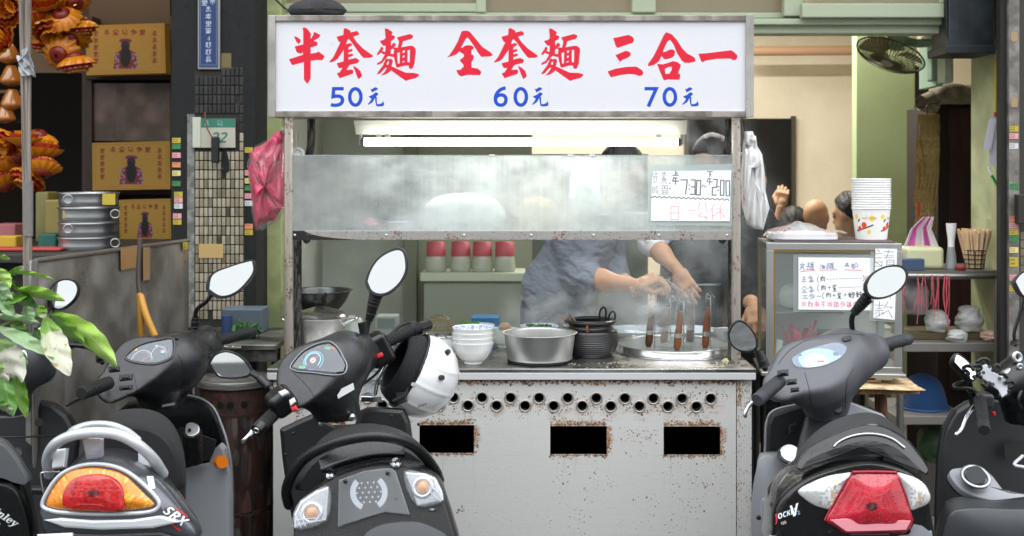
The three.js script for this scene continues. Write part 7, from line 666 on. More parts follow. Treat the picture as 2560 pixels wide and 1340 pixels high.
function mirror(o, glass, z, d, n, stem, stemR, ribs, shellM = plasticBlack, k = 1.13) {
  const q = Q(glass, z), c = q.reduce((a, p) => [a[0] + p[0] / q.length, a[1] + p[1] / q.length], [0, 0]), big = q.map(([a, b]) => [c[0] + (a - c[0]) * k, c[1] + (b - c[1]) * k]), O = at(c[0], c[1], d), nn = n.clone().normalize();
  const rr = (s, w) => onPlane(big.map(([a, b]) => `${c[0] + (a - c[0]) * s},${c[1] + (b - c[1]) * s}`).join(' '), zS, O, nn).map((p) => p.addScaledVector(nn, w)); const mr = P(o, 'mirror', loft([rr(0.985, 0.004), rr(1, 0.001), rr(1.0, -0.014), rr(0.86, -0.034), rr(0.45, -0.044)], 44, 4), shellM);
  P(mr, 'mirror_glass', plate(q, O.clone().addScaledVector(nn, 0.0052), nn, 0.002, 0, true), mirrorM);
  const pts = Q(stem.p, z).map(([a, b], i) => at(a, b, stem.d[i] ?? d)); const st = [tube(pts, stemR, 24, 12)]; const cu = new THREE.CatmullRomCurve3(pts), rb = ribs ?? []; rb.forEach(([t, r], i) => { const p = cu.getPoint(t), tg = cu.getTangent(t); if (rb.length > 1 && i) st.push(cyl(cu.getPoint(rb[i - 1][0]), p, rb[i - 1][1], r * 0.97, 20)); st.push(torus(p, r - 0.0012, 0.002, tg, 20)); }); P(mr, 'stem', merge(st), shellM); return mr;
}
function grip(o, a, b, r, mat, endM) { const L = b.clone().sub(a), gs = [cyl(a, b, r * 1.05, r, 24)]; for (let i = 0; i < 9; i++) gs.push(torus(a.clone().addScaledVector(L, 0.12 + i * 0.085), r * 1.03, 0.0012, L, 24)); const g = P(o, 'grip', merge(gs), mat); P(g, 'bar_end', cyl(b, b.clone().addScaledVector(L.clone().normalize(), 0.008), r * 1.06, r * 0.9, 24), endM ?? mat); return g; }
function wheel(o, c, r, w, turn) { const ax = V(Math.cos(turn), 0, Math.sin(turn)), t = P(o, 'wheel', torus(c, r - w / 2, w / 2, ax, 48), rubber); P(t, 'rim', cyl(c.clone().addScaledVector(ax, -w * 0.4), c.clone().addScaledVector(ax, w * 0.4), r - w * 0.95, r - w * 0.95, 40), alu); }
function frameOf(o, rear, front, turn) {                                  // wheels, engine and floor, mostly out of the frame
  wheel(o, V(rear.x, 0.232, rear.z), 0.23, 0.1, 0); wheel(o, V(front.x, 0.232, front.z), 0.23, 0.09, turn); const mid = rear.clone().lerp(front, 0.52); P(o, 'floorboard', loft([0.28, 0.45, 0.62, 0.78].map((t) => { const c = rear.clone().lerp(front, t); return [[-0.15, 0.27], [0.15, 0.27], [0.17, 0.31], [0.14, 0.34], [-0.14, 0.34], [-0.17, 0.31]].map(([a, b]) => V(c.x + a, b, c.z)); }), 24, 3), plasticBlack);
  P(o, 'engine', rboxG(V(rear.x - 0.02, 0.27, rear.z - 0.12), 0.1, 0.09, 0.2, 0.04), M('#55575a', 0.5, 0.6)); P(o, 'fork', merge([cyl(V(front.x, 0.25, front.z), V(front.x, 0.62, front.z + 0.12), 0.03, 0.04), cyl(V(front.x - 0.06, 0.232, front.z), V(front.x - 0.05, 0.45, front.z + 0.06), 0.016), cyl(V(front.x + 0.06, 0.232, front.z), V(front.x + 0.05, 0.45, front.z + 0.06), 0.016)]), plasticBlack); P(o, 'front_fender', sheet(16, 8, (u, v) => { const a = -0.4 + u * 2.4, b = (v - 0.5) * 2.2; return V(front.x + Math.sin(b) * 0.07, 0.232 + Math.sin(a) * 0.25 * Math.cos(b * 0.3), front.z - Math.cos(a) * 0.25 * Math.cos(b * 0.3)); }, 0.003), plasticBlack);
}
const rboxG = (c, a, b, e, r) => skin(rbox(c, a, b, e, r), c.clone().sub(V(a, b, e).addScalar(0.03)), c.clone().add(V(a, b, e).addScalar(0.03)), 0.016);
const gaugeTex = (bg, face, arcs) => canvasTex(256, 160, (x, w, h) => { x.fillStyle = bg; x.fillRect(0, 0, w, h); arcs(x, w, h); });
const screw = (o, px, py, d, r = 0.006, mt = alu) => P(o, 'screw', merge([ball(at(px, py, d), r, 12, 1, 0.6)]), mt);

// scooter one: dark grey with an amber and red tail lamp and silver grab rail
{ const o = T('motor_scooter', 'dark grey scooter with amber and red tail lamp under a silver grab rail', 'scooter', at(280, 1340, 2.9).setY(0)); const o1 = at(255, 1225, 2.6), n1 = V(-0.1, 0.14, 0.98).normalize();
  frameOf(o, at(300, 1340, 2.86), at(455, 1340, 3.95), 0.5);
  const r0 = onPlane('104,1296 104,1262 126,1222 158,1188 200,1163 246,1157 302,1168 350,1196 404,1256 412,1290 330,1300 230,1302 150,1300', zS, o1, n1), rb = back(onPlane('104,1350 100,1275 120,1225 156,1180 200,1155 246,1147 306,1158 358,1188 410,1236 452,1292 486,1356 330,1380 220,1380', zS, o1, n1), 0.03);
  const rbM = P(o, 'rear_body', loft([back(r0, -0.004, 0, 0, 0.97), r0, rb, back(rb, 0.12, -0.03, -0.01, 0.98, 1.0), back(rb, 0.3, -0.1, -0.03, 0.84, 0.95), back(rb, 0.5, -0.16, -0.04, 0.5, 0.8)], 60, 5), greyMetal);
  const amberTex = canvasTex(512, 256, (x, w, h) => { const gr = rnd(7); x.fillStyle = '#e88a08'; x.fillRect(0, 0, w, h); for (let i = 0; i < 320; i++) { const a = gr() * w, b = gr() * h; x.fillStyle = ['#ffbe28', '#c86a06', '#f4a010', '#ffd860', '#a85404'][i % 5]; x.globalAlpha = 0.5; x.save(); x.translate(a, b); x.rotate((a / w - 0.5) * 1.6); x.fillRect(-3, -12, 6 + gr() * 5, 24); x.restore(); } }), redTex = canvasTex(256, 256, (x, w, h) => { x.fillStyle = '#b20d12'; x.fillRect(0, 0, w, h); const gr = rnd(5); for (let j = 0; j < 16; j++) for (let i = 0; i < 16; i++) { x.fillStyle = ['#c8161a', '#a80a10', '#8c060c', '#d42a22'][gr() * 4 | 0]; x.globalAlpha = 0.6; x.fillRect(i * 16, j * 16, 15, 15); } x.globalAlpha = 0.8; x.fillStyle = '#4a0305'; x.beginPath(); x.arc(w * 0.52, h * 0.5, 26, 0, 7); x.fill(); });
  const lensBump = rep(dataTex(128, 128, (x, y) => grey8((x % 16) * 8 + 60 * ((y % 16) / 16)), false), 5); const tl = P(o, 'tail_lamp', dome('225,1190 245,1130 270,1090 330,1032 400,1015 460,1012 560,1030 610,1055 650,1090 700,1140 745,1186 735,1198 700,1206 560,1220 400,1220 260,1206', z2, o1, n1, 0.02, 0.004), M([1, 1, 1], 0.1, 0, { phys: 1, map: amberTex, clearcoat: 1, clearcoatRoughness: 0.03, bumpMap: lensBump, bumpScale: 0.001 }));
  P(tl, 'red_lens', dome('300,1190 305,1130 345,1072 430,1046 520,1056 575,1100 592,1165 585,1214 440,1217 320,1207', z2, o1.clone().addScaledVector(n1, 0.0225), n1, 0.009, 0.0), M([1, 1, 1], 0.08, 0, { phys: 1, map: redTex, clearcoat: 1, clearcoatRoughness: 0.02 }));
  P(o, 'lamp_surround', (() => { const r = onPlane('108,1264 122,1226 152,1188 196,1166 246,1160 302,1171 348,1200 400,1259 390,1274 300,1284 200,1283 130,1276', zS, o1, n1).map((p) => p.addScaledVector(n1, 0.003)); return tube(r, 0.005, 120, 8, true); })(), silverPaint);
  P(o, 'lower_trim', plate(Q('106,1300 150,1294 230,1300 330,1298 400,1288 448,1306 380,1322 250,1326 160,1320'), o1.clone().addScaledVector(n1, 0.008), n1, 0.03, 0.006), silverPaint); P(o, 'mudguard', plate(Q('128,1330 250,1334 400,1328 470,1350 460,1440 140,1440'), o1.clone().addScaledVector(n1, -0.004), n1, 0.05, 0.008), plasticBlack); P(o, 'plate_holder', plate(Q('92,1336 180,1332 180,1352 92,1354'), at(130, 1340, 2.5), V(0, 0.3, 1), 0.01, 0.003), M('#d8d9dc', 0.4));
  const sticker1 = P(o, 'round_sticker', decal(rbM, '366,1192 382,1192 388,1222 372,1224', 0.002, 4, 4), M('#d9dde2', 0.5));
  const tag1 = canvasTex(192, 256, (x, w, h) => { x.clearRect(0, 0, w, h); x.save(); x.translate(20, 60); x.rotate(0.72); x.font = 'italic bold 92px sans-serif'; x.lineWidth = 10; x.strokeStyle = '#111'; x.strokeText('SRX', 0, 40); x.fillStyle = '#e6e8ec'; x.fillText('SRX', 0, 40); x.fillStyle = '#c82a2c'; x.fillRect(60, -40, 90, 10); x.fillRect(30, 62, 150, 12); x.restore(); });
  P(o, 'model_print', decal(rbM, '404,1248 478,1246 484,1336 410,1336', 0.0016), M([1, 1, 1], 0.4, 0, { map: tag1, transparent: true, alphaTest: 0.3 }));
  const rl = P(o, 'grab_rail', merge([pxtube([[123, 1186, 2.7], [118, 1150, 2.67], [136, 1112, 2.62], [168, 1093, 2.6], [204, 1084, 2.59], [251, 1081, 2.585], [296, 1087, 2.59], [342, 1110, 2.6], [382, 1146, 2.63], [408, 1184, 2.68]], 0.0125, 14), pxtube([[165, 1095, 2.66], [185, 1074, 2.7], [222, 1062, 2.72], [272, 1062, 2.72], [313, 1076, 2.7], [345, 1100, 2.65]], 0.0085, 12)]), silverPaint);
  P(rl, 'rail_bracket', loft([ring('206,1096 251,1096 251,1100 206,1100', 2.605), ring('212,1126 251,1126 251,1130 212,1130', 2.62), ring('217,1152 251,1154 251,1158 217,1156', 2.64)].map((r, i) => [...r.slice(0, 2), ...back(r.slice(0, 2).reverse(), 0.02)]), 24, 4), silverPaint); for (const L of ['130,1124 166,1120 160,1168 128,1172', '344,1108 374,1136 372,1168 344,1160']) P(rl, 'rail_leg', plate(Q(L), at(250, 1140, 2.66), V(0, 0.3, 1), 0.02, 0.004), silverPaint);
  P(o, 'wire_hook', pxtube([[148, 1180, 2.68], [104, 1182, 2.66], [102, 1186, 2.66], [108, 1232, 2.66]], 0.0022), chrome);
  const s0 = ring('236,1180 236,1100 262,1072 310,1063 360,1066 408,1086 438,1122 456,1175 456,1222 400,1226 300,1220', 2.76); P(o, 'seat', loft([back(s0, -0.01, 0, 0, 0.9), back(s0, 0, 0, 0, 0.99), back(s0, 0.1, -0.025, 0.005, 0.98), back(s0, 0.3, -0.09, -0.015, 0.9), back(s0, 0.45, -0.14, -0.05, 0.6, 0.75)], 56, 5), meshSeat);
  // leg shield and glove box
  P(o, 'leg_shield', plate(Q('277,1150 277,1040 320,1004 400,988 449,984 500,996 530,1018 548,1055 566,1110 575,1160 578,1345 574,1560 300,1560 280,1300'), at(430, 1150, 3.72), V(0, 0.14, 1), 0.05, 0.012), glossBlack); P(o, 'inner_panel', plate(Q('462,1170 500,1160 520,1156 535,1120 548,1108 562,1122 570,1180 573,1345 568,1550 452,1550 458,1300'), at(520, 1200, 3.66), V(-0.35, 0.16, 1), 0.03, 0.01), satinGrey); P(o, 'shield_edge', pxtube([[450, 985, 3.7], [505, 998, 3.7], [534, 1020, 3.69], [552, 1058, 3.68], [570, 1115, 3.66], [578, 1180, 3.66], [579, 1345, 3.66], [574, 1500, 3.66]], 0.004), satinGrey);
  P(o, 'pocket', plate(Q('384,1100 452,1068 540,1100 530,1150 455,1162 390,1200'), at(460, 1130, 3.69), V(0, 0.1, 1), 0.01, 0.003), M('#08080a', 0.7)); const kc = P(o, 'key_housing', cyl(at(482, 1082, 3.6), at(484, 1150, 3.64), 0.03, 0.032, 24), plasticBlack); P(kc, 'key_cap', plate(Q('885,845 890,805 920,795 950,810 952,840 925,860 900,860', z2), at(481, 1071, 3.585), V(0.05, 0.7, 0.7), 0.012, 0.003, true), alu); P(kc, 'key_slot', cyl(at(474, 1076, 3.572), at(474, 1074, 3.58), 0.005), black);
  P(o, 'side_reflector', cyl(at(549, 1155, 3.63), at(556, 1155, 3.61), 0.022, 0.02, 20), M('#d8741a', 0.2, 0, { phys: 1, clearcoat: 1 })); screw(o, 567, 1276, 3.64, 0.007, black);
  // handlebar cowl
  const pA = at(352, 912, 3.5), pB = at(444, 905, 3.56), n = V(0.02, 0.62, 0.78).normalize(), dO = pA.clone().lerp(pB, 0.45).addScaledVector(n, 0.068); const f = smax(0.012, smin(0.06, cap(pA, pB, 0.083, 0.083), rbox(at(283, 950, 3.38), 0.05, 0.05, 0.045, 0.02, [0.3, 0.5, 0.35]), cap(at(283, 948, 3.4), at(345, 915, 3.46), 0.05, 0.075), cap(at(455, 895, 3.6), at(505, 868, 3.68), 0.075, 0.055), rbox(at(514, 872, 3.68), 0.042, 0.055, 0.045, 0.02, [0.1, 0.4, 0.3]), cap(at(398, 935, 3.56), at(404, 985, 3.6), 0.088, 0.075)), half(dO, n)); const cw = P(o, 'handlebar_cowl', skin(f, at(150, 1090, 3.2).setZ(D0 - 3.85), at(600, 760, 3.6).setZ(D0 - 3.2), 0.0075), plasticGrey2);
  const ds = P(o, 'dashboard', plate(Q('605,485 640,450 690,425 760,408 812,400 824,408 822,470 790,495 740,510 680,508 630,498', z2), dO.clone().addScaledVector(n, 0.001), n, 0.012, 0.002, true), M([1, 1, 1], 0.35, 0, { map: canvasTex(256, 128, (x, w, h) => { x.fillStyle = '#2a2f33'; x.fillRect(0, 0, w, h); x.strokeStyle = '#d8e0e2'; x.lineWidth = 3; x.beginPath(); x.arc(90, 120, 60, 3.2, 6.1); x.stroke(); x.beginPath(); x.arc(180, 80, 42, 3.0, 6.2); x.stroke(); x.strokeStyle = '#e04a3a'; x.lineWidth = 4; x.beginPath(); x.moveTo(90, 120); x.lineTo(130, 86); x.stroke(); x.beginPath(); x.arc(180, 80, 34, 4.8, 6); x.stroke(); x.fillStyle = '#e8a33a'; x.fillRect(38, 50, 14, 10); x.fillStyle = '#8fd0e0'; x.fillRect(150, 30, 16, 8); x.fillRect(190, 60, 20, 14); for (let i = 0; i < 12; i++) { x.fillStyle = '#e8eef0'; const a = 3.2 + i * 0.26; x.fillRect(90 + Math.cos(a) * 52, 120 + Math.sin(a) * 52, 3, 3); } }) })); P(ds, 'lens', plate(Q('605,485 640,450 690,425 760,408 812,400 824,408 822,470 790,495 740,510 680,508 630,498', z2), dO.clone().addScaledVector(n, 0.006), n, 0.002, 0, true), clearLens);
  P(o, 'cowl_edge', tube(onPlane('598,487 636,444 688,418 760,401 814,393 832,404 830,474 795,502 742,518 680,516 622,504', z2, dO.clone().addScaledVector(n, 0.001), n), 0.0028, 90, 6, true), M('#3c3d40', 0.35)); const swb = (px, py, d, w, h, nn) => { const s = P(o, 'switch_block', plate([[px - w, py - h * 0.6], [px + w, py - h], [px + w, py + h * 0.6], [px - w, py + h]], at(px, py, d), nn, 0.012, 0.003), M('#26272a', 0.5)); P(s, 'switch', plate([[px - w * 0.55, py - h * 0.3], [px + w * 0.55, py - h * 0.55], [px + w * 0.55, py + h * 0.25], [px - w * 0.55, py + h * 0.5]], at(px, py, d - 0.006), nn, 0.008, 0.002), black); return s; };
  seam(o, cw, '640,392 720,384 800,380 880,382', z2); seam(o, cw, '850,470 880,540 866,640 858,720', z2); seam(o, cw, '640,560 655,640 670,720', z2); swb(312, 942, 3.3, 15, 9, V(-0.3, 0.5, 0.8)); swb(312, 968, 3.29, 15, 7, V(-0.3, 0.4, 0.9)); swb(283, 920, 3.33, 13, 7, V(-0.3, 0.7, 0.6)); swb(514, 865, 3.62, 17, 10, V(0.1, 0.4, 0.9)); swb(518, 893, 3.6, 15, 7, V(0.1, 0.2, 1)); P(o, 'white_button', plate(Q('950,378 975,368 985,388 955,398', z2), at(505, 839, 3.63), V(0, 0.7, 0.7), 0.008, 0.002), M('#d8d8d4', 0.4)); screw(o, 442, 847, 3.5, 0.006, black); P(o, 'small_label', plate(Q('405,1012 437,1006 437,1012 405,1018'), at(420, 1012, 3.52), V(0, 0, 1), 0.001), M('#8d9094', 0.5));
  grip(o, at(272, 957, 3.32), at(208, 982, 3.2), 0.0185, rubber); P(o, 'brake_lever', pxtube([[262, 962, 3.38], [230, 985, 3.3], [200, 996, 3.25], [168, 1012, 3.2]], 0.0055), black); grip(o, at(544, 853, 3.68), at(632, 829, 3.8), 0.017, rubber); P(o, 'brake_lever', pxtube([[540, 866, 3.74], [575, 868, 3.78], [600, 868, 3.84]], 0.0042), chrome);
  mirror(o, '1002,158 1020,90 1105,52 1195,26 1207,34 1205,85 1135,165 1060,190', z2, 3.6, V(0.02, 0.2, 1), { p: '1010,185 990,215 940,260 935,300 935,360', d: [3.62, 3.62, 3.64, 3.65, 3.66] }, 0.007, [[0.72, 0.011], [0.8, 0.013], [0.9, 0.015]]); mirror(o, '165,390 180,350 215,335 250,360 262,410 258,440 230,448 195,425', z2, 3.25, V(-0.1, 0.15, 1), { p: '270,425 370,428 430,440 465,462 490,510', d: [3.26, 3.3, 3.32, 3.33, 3.35] }, 0.007, [[0.85, 0.012], [0.93, 0.015]]); P(o, 'cable', pxtube([[440, 950, 3.55], [470, 945, 3.6], [500, 930, 3.65]], 0.004), black); }

// scooter two: matt black, white helmet on its right grip
{ const o = T('motor_scooter', 'matt black scooter with clear indicators in front of the stall, white helmet on its grip', 'scooter', at(925, 1340, 2.85).setY(0)); const o2 = at(925, 1230, 2.56), n2 = V(0, 0.36, 0.93).normalize(); frameOf(o, at(935, 1340, 2.84), at(870, 1340, 3.72), 0.55);
  const outl = '296,1390 300,1300 308,1225 345,1178 430,1112 500,1074 620,1042 745,1036 865,1072 930,1135 955,1205 985,1300 1000,1390 640,1440'; const r0 = onPlane(outl, z3, o2, n2); P(o, 'rear_body', loft([back(r0, -0.002, 0, 0, 0.955), back(r0, 0.004, 0, 0, 0.985), back(r0, 0.03), back(r0, 0.2, -0.02, -0.02, 0.96), back(r0, 0.38, -0.07, -0.05, 0.72, 0.9), back(r0, 0.5, -0.1, -0.08, 0.5, 0.8)], 60, 5), plasticBlack);
  const L2 = (k) => o2.clone().addScaledVector(n2, k); const cp = P(o, 'lamp_panel', plate(Q('490,1097 600,1058 680,1046 722,1048 740,1062 800,1250 690,1238 600,1266 485,1302', z3), L2(0.006), n2, 0.02, 0.004), M('#2a2b2e', 0.3, 0)); const P6 = (s) => Q(s, z6);
  const arcPts = (cx, cy, ri, ro, a0, a1) => { const p = []; for (let i = 0; i <= 16; i++) { const a = a0 + (a1 - a0) * i / 16; p.push([cx + Math.cos(a) * ro, cy + Math.sin(a) * ro]); } for (let i = 16; i >= 0; i--) { const a = a0 + (a1 - a0) * i / 16; p.push([cx + Math.cos(a) * ri, cy + Math.sin(a) * ri]); } return p; };
  for (const [a0, a1] of [[2.0, 3.9], [-0.9, 0.95]]) P(cp, 'light_guide', plate(arcPts(922, 1231, 33, 47, a0, a1), L2(0.0085), n2, 0.004, 0.001), M('#e2e4e6', 0.3)); { const dots = []; for (let j = -3; j <= 3; j++) for (let i = -3; i <= 3; i++) { const u = i * 15 + (j % 2) * 7.5, v = j * 12; if (Math.hypot(u, v) < 36) { const [a, b] = [922 + u + v * 0.12, 1231 + v - u * 0.06]; dots.push(ball(onPlane(`${a},${b}`, zS, L2(0.0085), n2)[0], 0.0024, 8)); } } for (const d of dots) P(cp, 'led', d, M('#f4f6f8', 0.25)); }
  P(cp, 'clear_cover', plate(Q('492,1099 600,1060 680,1048 722,1050 738,1064 798,1248 690,1236 600,1263 488,1300', z3), L2(0.018), n2, 0.006, 0.002), M('#eef0f2', 0.06, 0, { phys: 1, transmission: 0.94, thickness: 0 })); for (const [a, b] of [[520, 1105], [702, 1070], [738, 1180], [516, 1220]]) screw(o, 560 + a / 1.717, 560 + b / 1.717, 2.545, 0.005, black);
  const bulbTex = M('#e08a2a', 0.2, 0, { phys: 1, clearcoat: 1 }); for (const [lens, bulb, edge] of [['300,1308 300,1245 328,1190 395,1145 450,1126 440,1274', '375,1240', 1], ['775,1064 860,1070 908,1090 938,1148 943,1188 830,1212', '852,1130', 2]]) { const lm = P(o, 'indicator', plate(Q(lens, z3), L2(0.004), n2, 0.03, 0.004), M('#c9cccf', 0.18, 0.9)); const bq = Q(bulb, z3)[0], bp2 = onPlane(`${bq[0]},${bq[1]}`, zS, L2(0.008), n2)[0]; P(lm, 'bulb', ball(bp2, 0.0115, 18, 1.2), bulbTex); P(lm, 'reflector', torus(bp2.clone().addScaledVector(n2, -0.004), 0.02, 0.006, n2, 28), chrome); P(lm, 'lens', dome(lens, z3, L2(0.01), n2, 0.014, 0.006), M('#fafcff', 0.1, 0, { phys: 1, transmission: 0.86, thickness: 0, bumpMap: rep(texBrush, 2, 1), bumpScale: 0.002 })); const ribs = []; const q = edge === 1 ? [[308, 1250, 330, 1300], [322, 1235, 350, 1296], [318, 1290, 430, 1268], [312, 1270, 400, 1262]] : [[905, 1110, 935, 1185], [885, 1150, 930, 1190], [895, 1130, 938, 1170]]; for (const [a, b, c, d] of q) ribs.push(tube(onPlane(`${a},${b} ${(a + c) / 2},${(b + d) / 2} ${c},${d}`, z3, L2(0.016), n2), 0.0014, 10, 6)); P(lm, 'lens_ribs', merge(ribs), M('#eef0f2', 0.2, 0, { phys: 1, transmission: 0.5, thickness: 0 })); }
  P(o, 'lower_fender', loft([onPlane('600,1345 650,1305 740,1285 830,1285 900,1310 960,1350 960,1460 600,1460', z3, L2(0.01), n2), onPlane('596,1340 648,1296 740,1274 832,1274 905,1300 966,1345 966,1470 594,1470', z3, L2(-0.004), n2), back(onPlane('596,1340 648,1296 740,1274 832,1274 905,1300 966,1345 966,1470 594,1470', z3, L2(-0.004), n2), 0.06)], 48, 4), M('#47494c', 0.42)); P(o, 'model_print', plate(Q('1310,1130 1378,1126 1376,1144 1308,1148', z6), L2(0.008), n2, 0.001), M([1, 1, 1], 0.5, 0, { map: canvasTex(96, 32, (x) => { x.fillStyle = '#2a2b2d'; x.fillRect(0, 0, 96, 32); x.fillStyle = '#c9cbcd'; x.font = 'italic bold 26px sans-serif'; x.fillText('150', 18, 26); }) }));
  P(o, 'grab_rail', pxtube([[722, 1262, 2.76], [716, 1232, 2.72], [728, 1190, 2.66], [757, 1150, 2.63], [800, 1122, 2.6], [862, 1100, 2.575], [930, 1090, 2.57], [985, 1095, 2.58], [1030, 1112, 2.61], [1065, 1145, 2.65], [1090, 1180, 2.7], [1098, 1200, 2.73]], 0.0128, 14), plasticBlack); P(o, 'rail_plate', plate(Q('520,925 640,905 730,905 770,925 775,985 640,990 520,1020 415,1055 400,1010', z3), at(910, 1120, 2.62), V(0, 0.7, 0.7), 0.02, 0.006), plasticBlack); P(o, 'rail_slot', tube(onPlane('418,1050 470,1030 560,1002 660,985 768,984', z3, at(910, 1130, 2.6), V(0, 0.7, 0.7)), 0.003, 30, 8), M('#3a3c40', 0.3)); for (const [a, b] of [[455, 1074], [738, 1026]]) { const q = at(560 + a / 1.717, 560 + b / 1.717, 2.58); P(o, 'bolt', merge([cyl(q, q.clone().add(V(0, 0.008, 0.004)), 0.009, 0.009, 6), cyl(q.clone().add(V(0, -0.003, -0.001)), q, 0.013)]), chrome); }
  const st = ring('300,1150 330,1070 400,1000 520,960 640,945 760,955 860,1010 905,1090 890,1130 640,1100 400,1140', 2.68, z3); P(o, 'seat', loft([back(st, 0, 0, 0, 0.9), back(st, 0.02), back(st, 0.2, -0.03, 0.0, 0.92), back(st, 0.42, -0.08, -0.03, 0.7, 0.75)], 50, 5), M('#151618', 0.6));
  P(o, 'leg_shield', plate(Q('236,885 244,875 330,835 385,812 420,850 470,870 560,860 585,800 610,788 660,786 772,794 798,850 806,920 780,1100 770,1340 300,1340 262,1120 246,1000', z3), at(870, 1110, 3.42), V(0.06, 0.16, 1), 0.05, 0.014), M('#131416', 0.36)); P(o, 'shield_side', plate(Q('778,800 806,900 800,960 786,1100 776,1100 782,920', z3), at(1020, 1090, 3.46), V(0.5, 0.1, 0.8), 0.03, 0.004), plasticBlack); P(o, 'key_cap', cyl(at(937, 1084, 3.33), at(937, 1088, 3.37), 0.028, 0.03, 24), M('#d9dadc', 0.35)); for (const [a, b] of [[298, 900], [265, 990], [718, 825], [835, 860]]) screw(o, 560 + a / 1.717, 560 + b / 1.717, 3.365, 0.005, plasticGrey2);
  const pA = at(762, 928, 3.19), pB = at(855, 898, 3.28), n = V(-0.12, 0.62, 0.78).normalize(), dO = pA.clone().lerp(pB, 0.5).addScaledVector(n, 0.056); const f = smax(0.012, smin(0.06, cap(pA, pB, 0.07, 0.072), cap(at(728, 978, 3.09), at(770, 940, 3.18), 0.055, 0.068), cap(at(870, 897, 3.3), at(925, 878, 3.42), 0.066, 0.054), cap(at(815, 955, 3.24), at(846, 1030, 3.3), 0.088, 0.064)), half(dO, n)); const cw = P(o, 'handlebar_cowl', skin(f, at(630, 1110, 3.0).setZ(D0 - 3.6), at(980, 780, 3.4).setZ(D0 - 2.95), 0.007), plasticGrey2);
  const lens = '290,612 318,575 345,548 400,522 450,512 482,535 508,580 520,605 512,632 470,638 380,628 310,620'; const ds = P(o, 'dashboard', plate(Q(lens, z3), dO.clone().addScaledVector(n, 0.0015), n, 0.012, 0.002), M([1, 1, 1], 0.35, 0, { map: canvasTex(256, 140, (x, w, h) => { x.fillStyle = '#24282c'; x.fillRect(0, 0, w, h); x.fillStyle = '#14171a'; x.beginPath(); x.arc(96, 84, 58, 0, 7); x.fill(); for (let i = 0; i < 26; i++) { const a = 2.4 + i * 0.18; x.fillStyle = '#4ec6e8'; x.fillRect(96 + Math.cos(a) * 46, 84 + Math.sin(a) * 46, 6, 6); } x.strokeStyle = '#a8e4f0'; x.lineWidth = 5; x.beginPath(); x.arc(96, 84, 36, 2.4, 7); x.stroke(); x.fillStyle = '#d8dce0'; x.beginPath(); x.arc(96, 84, 14, 0, 7); x.fill(); x.strokeStyle = '#e83a2e'; x.lineWidth = 5; x.beginPath(); x.moveTo(84, 98); x.lineTo(118, 58); x.stroke(); x.fillStyle = '#2fa860'; x.fillRect(36, 112, 26, 14); x.fillRect(140, 16, 26, 14); x.fillStyle = '#d8383a'; x.fillRect(172, 10, 26, 16); x.fillStyle = '#4a7ad0'; x.fillRect(80, 126, 30, 10); x.fillStyle = '#0e1113'; x.save(); x.translate(150, 84); x.rotate(-0.3); x.fillRect(0, 0, 70, 36); x.restore(); }) })); P(ds, 'lens', plate(Q(lens, z3), dO.clone().addScaledVector(n, 0.008), n, 0.003, 0.001), clearLens); P(ds, 'lens_edge', tube(onPlane('284,616 312,572 343,542 400,514 452,504 488,530 516,578 528,606 518,640 470,648 380,638 306,630', z3, dO.clone().addScaledVector(n, 0.003), n), 0.002, 80, 8, true), M('#9a9ea3', 0.15, 0, { phys: 1, transmission: 0.4, thickness: 0, clearcoat: 1 }));
  seam(o, cw, '505,640 540,720 565,780 578,830', z3); seam(o, cw, '300,640 360,700 400,770 418,850', z3); seam(o, cw, '590,480 600,540 585,600', z3); P(o, 'white_tape', plate(Q('482,718 555,682 560,710 490,750', z3), at(864, 978, 3.165), V(0.25, 0.05, 1), 0.001), M('#d8d9dc', 0.5)); P(o, 'screw', ball(at(879, 1042, 3.24), 0.012, 16), chrome); screw(o, 802, 1060, 3.26, 0.007);
  const swm = M('#101113', 0.3); const sl = P(o, 'switch_block', skin(smin(0.01, rbox(at(704, 1003, 3.05), 0.036, 0.036, 0.036, 0.02, [0.2, 0.5, 0.5])), at(640, 1070, 3.1).setZ(D0 - 3.15), at(770, 930, 3.0).setZ(D0 - 2.95), 0.005), swm); P(sl, 'switch', plate(Q('1560,0 0,0', z3).slice(0, 0).concat(Q('230,720 262,706 280,722 246,738', z3)), at(707, 981, 3.0), V(-0.2, 0.6, 0.7), 0.01, 0.003), M('#b4b6b8', 0.35)); P(sl, 'switch', plate(Q('278,755 300,742 308,762 284,780', z3), at(730, 1003, 3.0), V(0, 0.4, 0.9), 0.012, 0.003), M('#c9cacc', 0.35)); P(sl, 'horn_button', plate(Q('284,788 306,776 316,796 292,808', z3), at(735, 1021, 3.0), V(0, 0.2, 1), 0.016, 0.004), redBtn);
  grip(o, at(708, 1012, 3.08), at(652, 1066, 2.98), 0.0175, rubber, glossBlack); P(o, 'bar_cap', cyl(at(652, 1066, 2.98), at(641, 1077, 2.965), 0.0185, 0.017, 24), glossBlack); P(o, 'bar_cap_screw', torus(at(641, 1077, 2.962), 0.007, 0.003, at(641, 1077, 2.96).sub(at(652, 1066, 2.98))), chrome); P(o, 'brake_lever', loft([[640, 1068, 3.05, 9], [626, 1085, 3.03, 6.5], [612, 1098, 3.02, 5], [606, 1105, 3.02, 6], [604, 1108, 3.02, 3]].map(([a, b, d, w]) => [[-0.7, -0.7], [0.7, 0.7], [0.7, 0.7], [-0.7, -0.7]].map(([u, v], i) => at(a + u * w * 0.9, b + v * w * 0.6, d + (i > 1 ? 0.008 : 0)))), 20, 4), chrome);
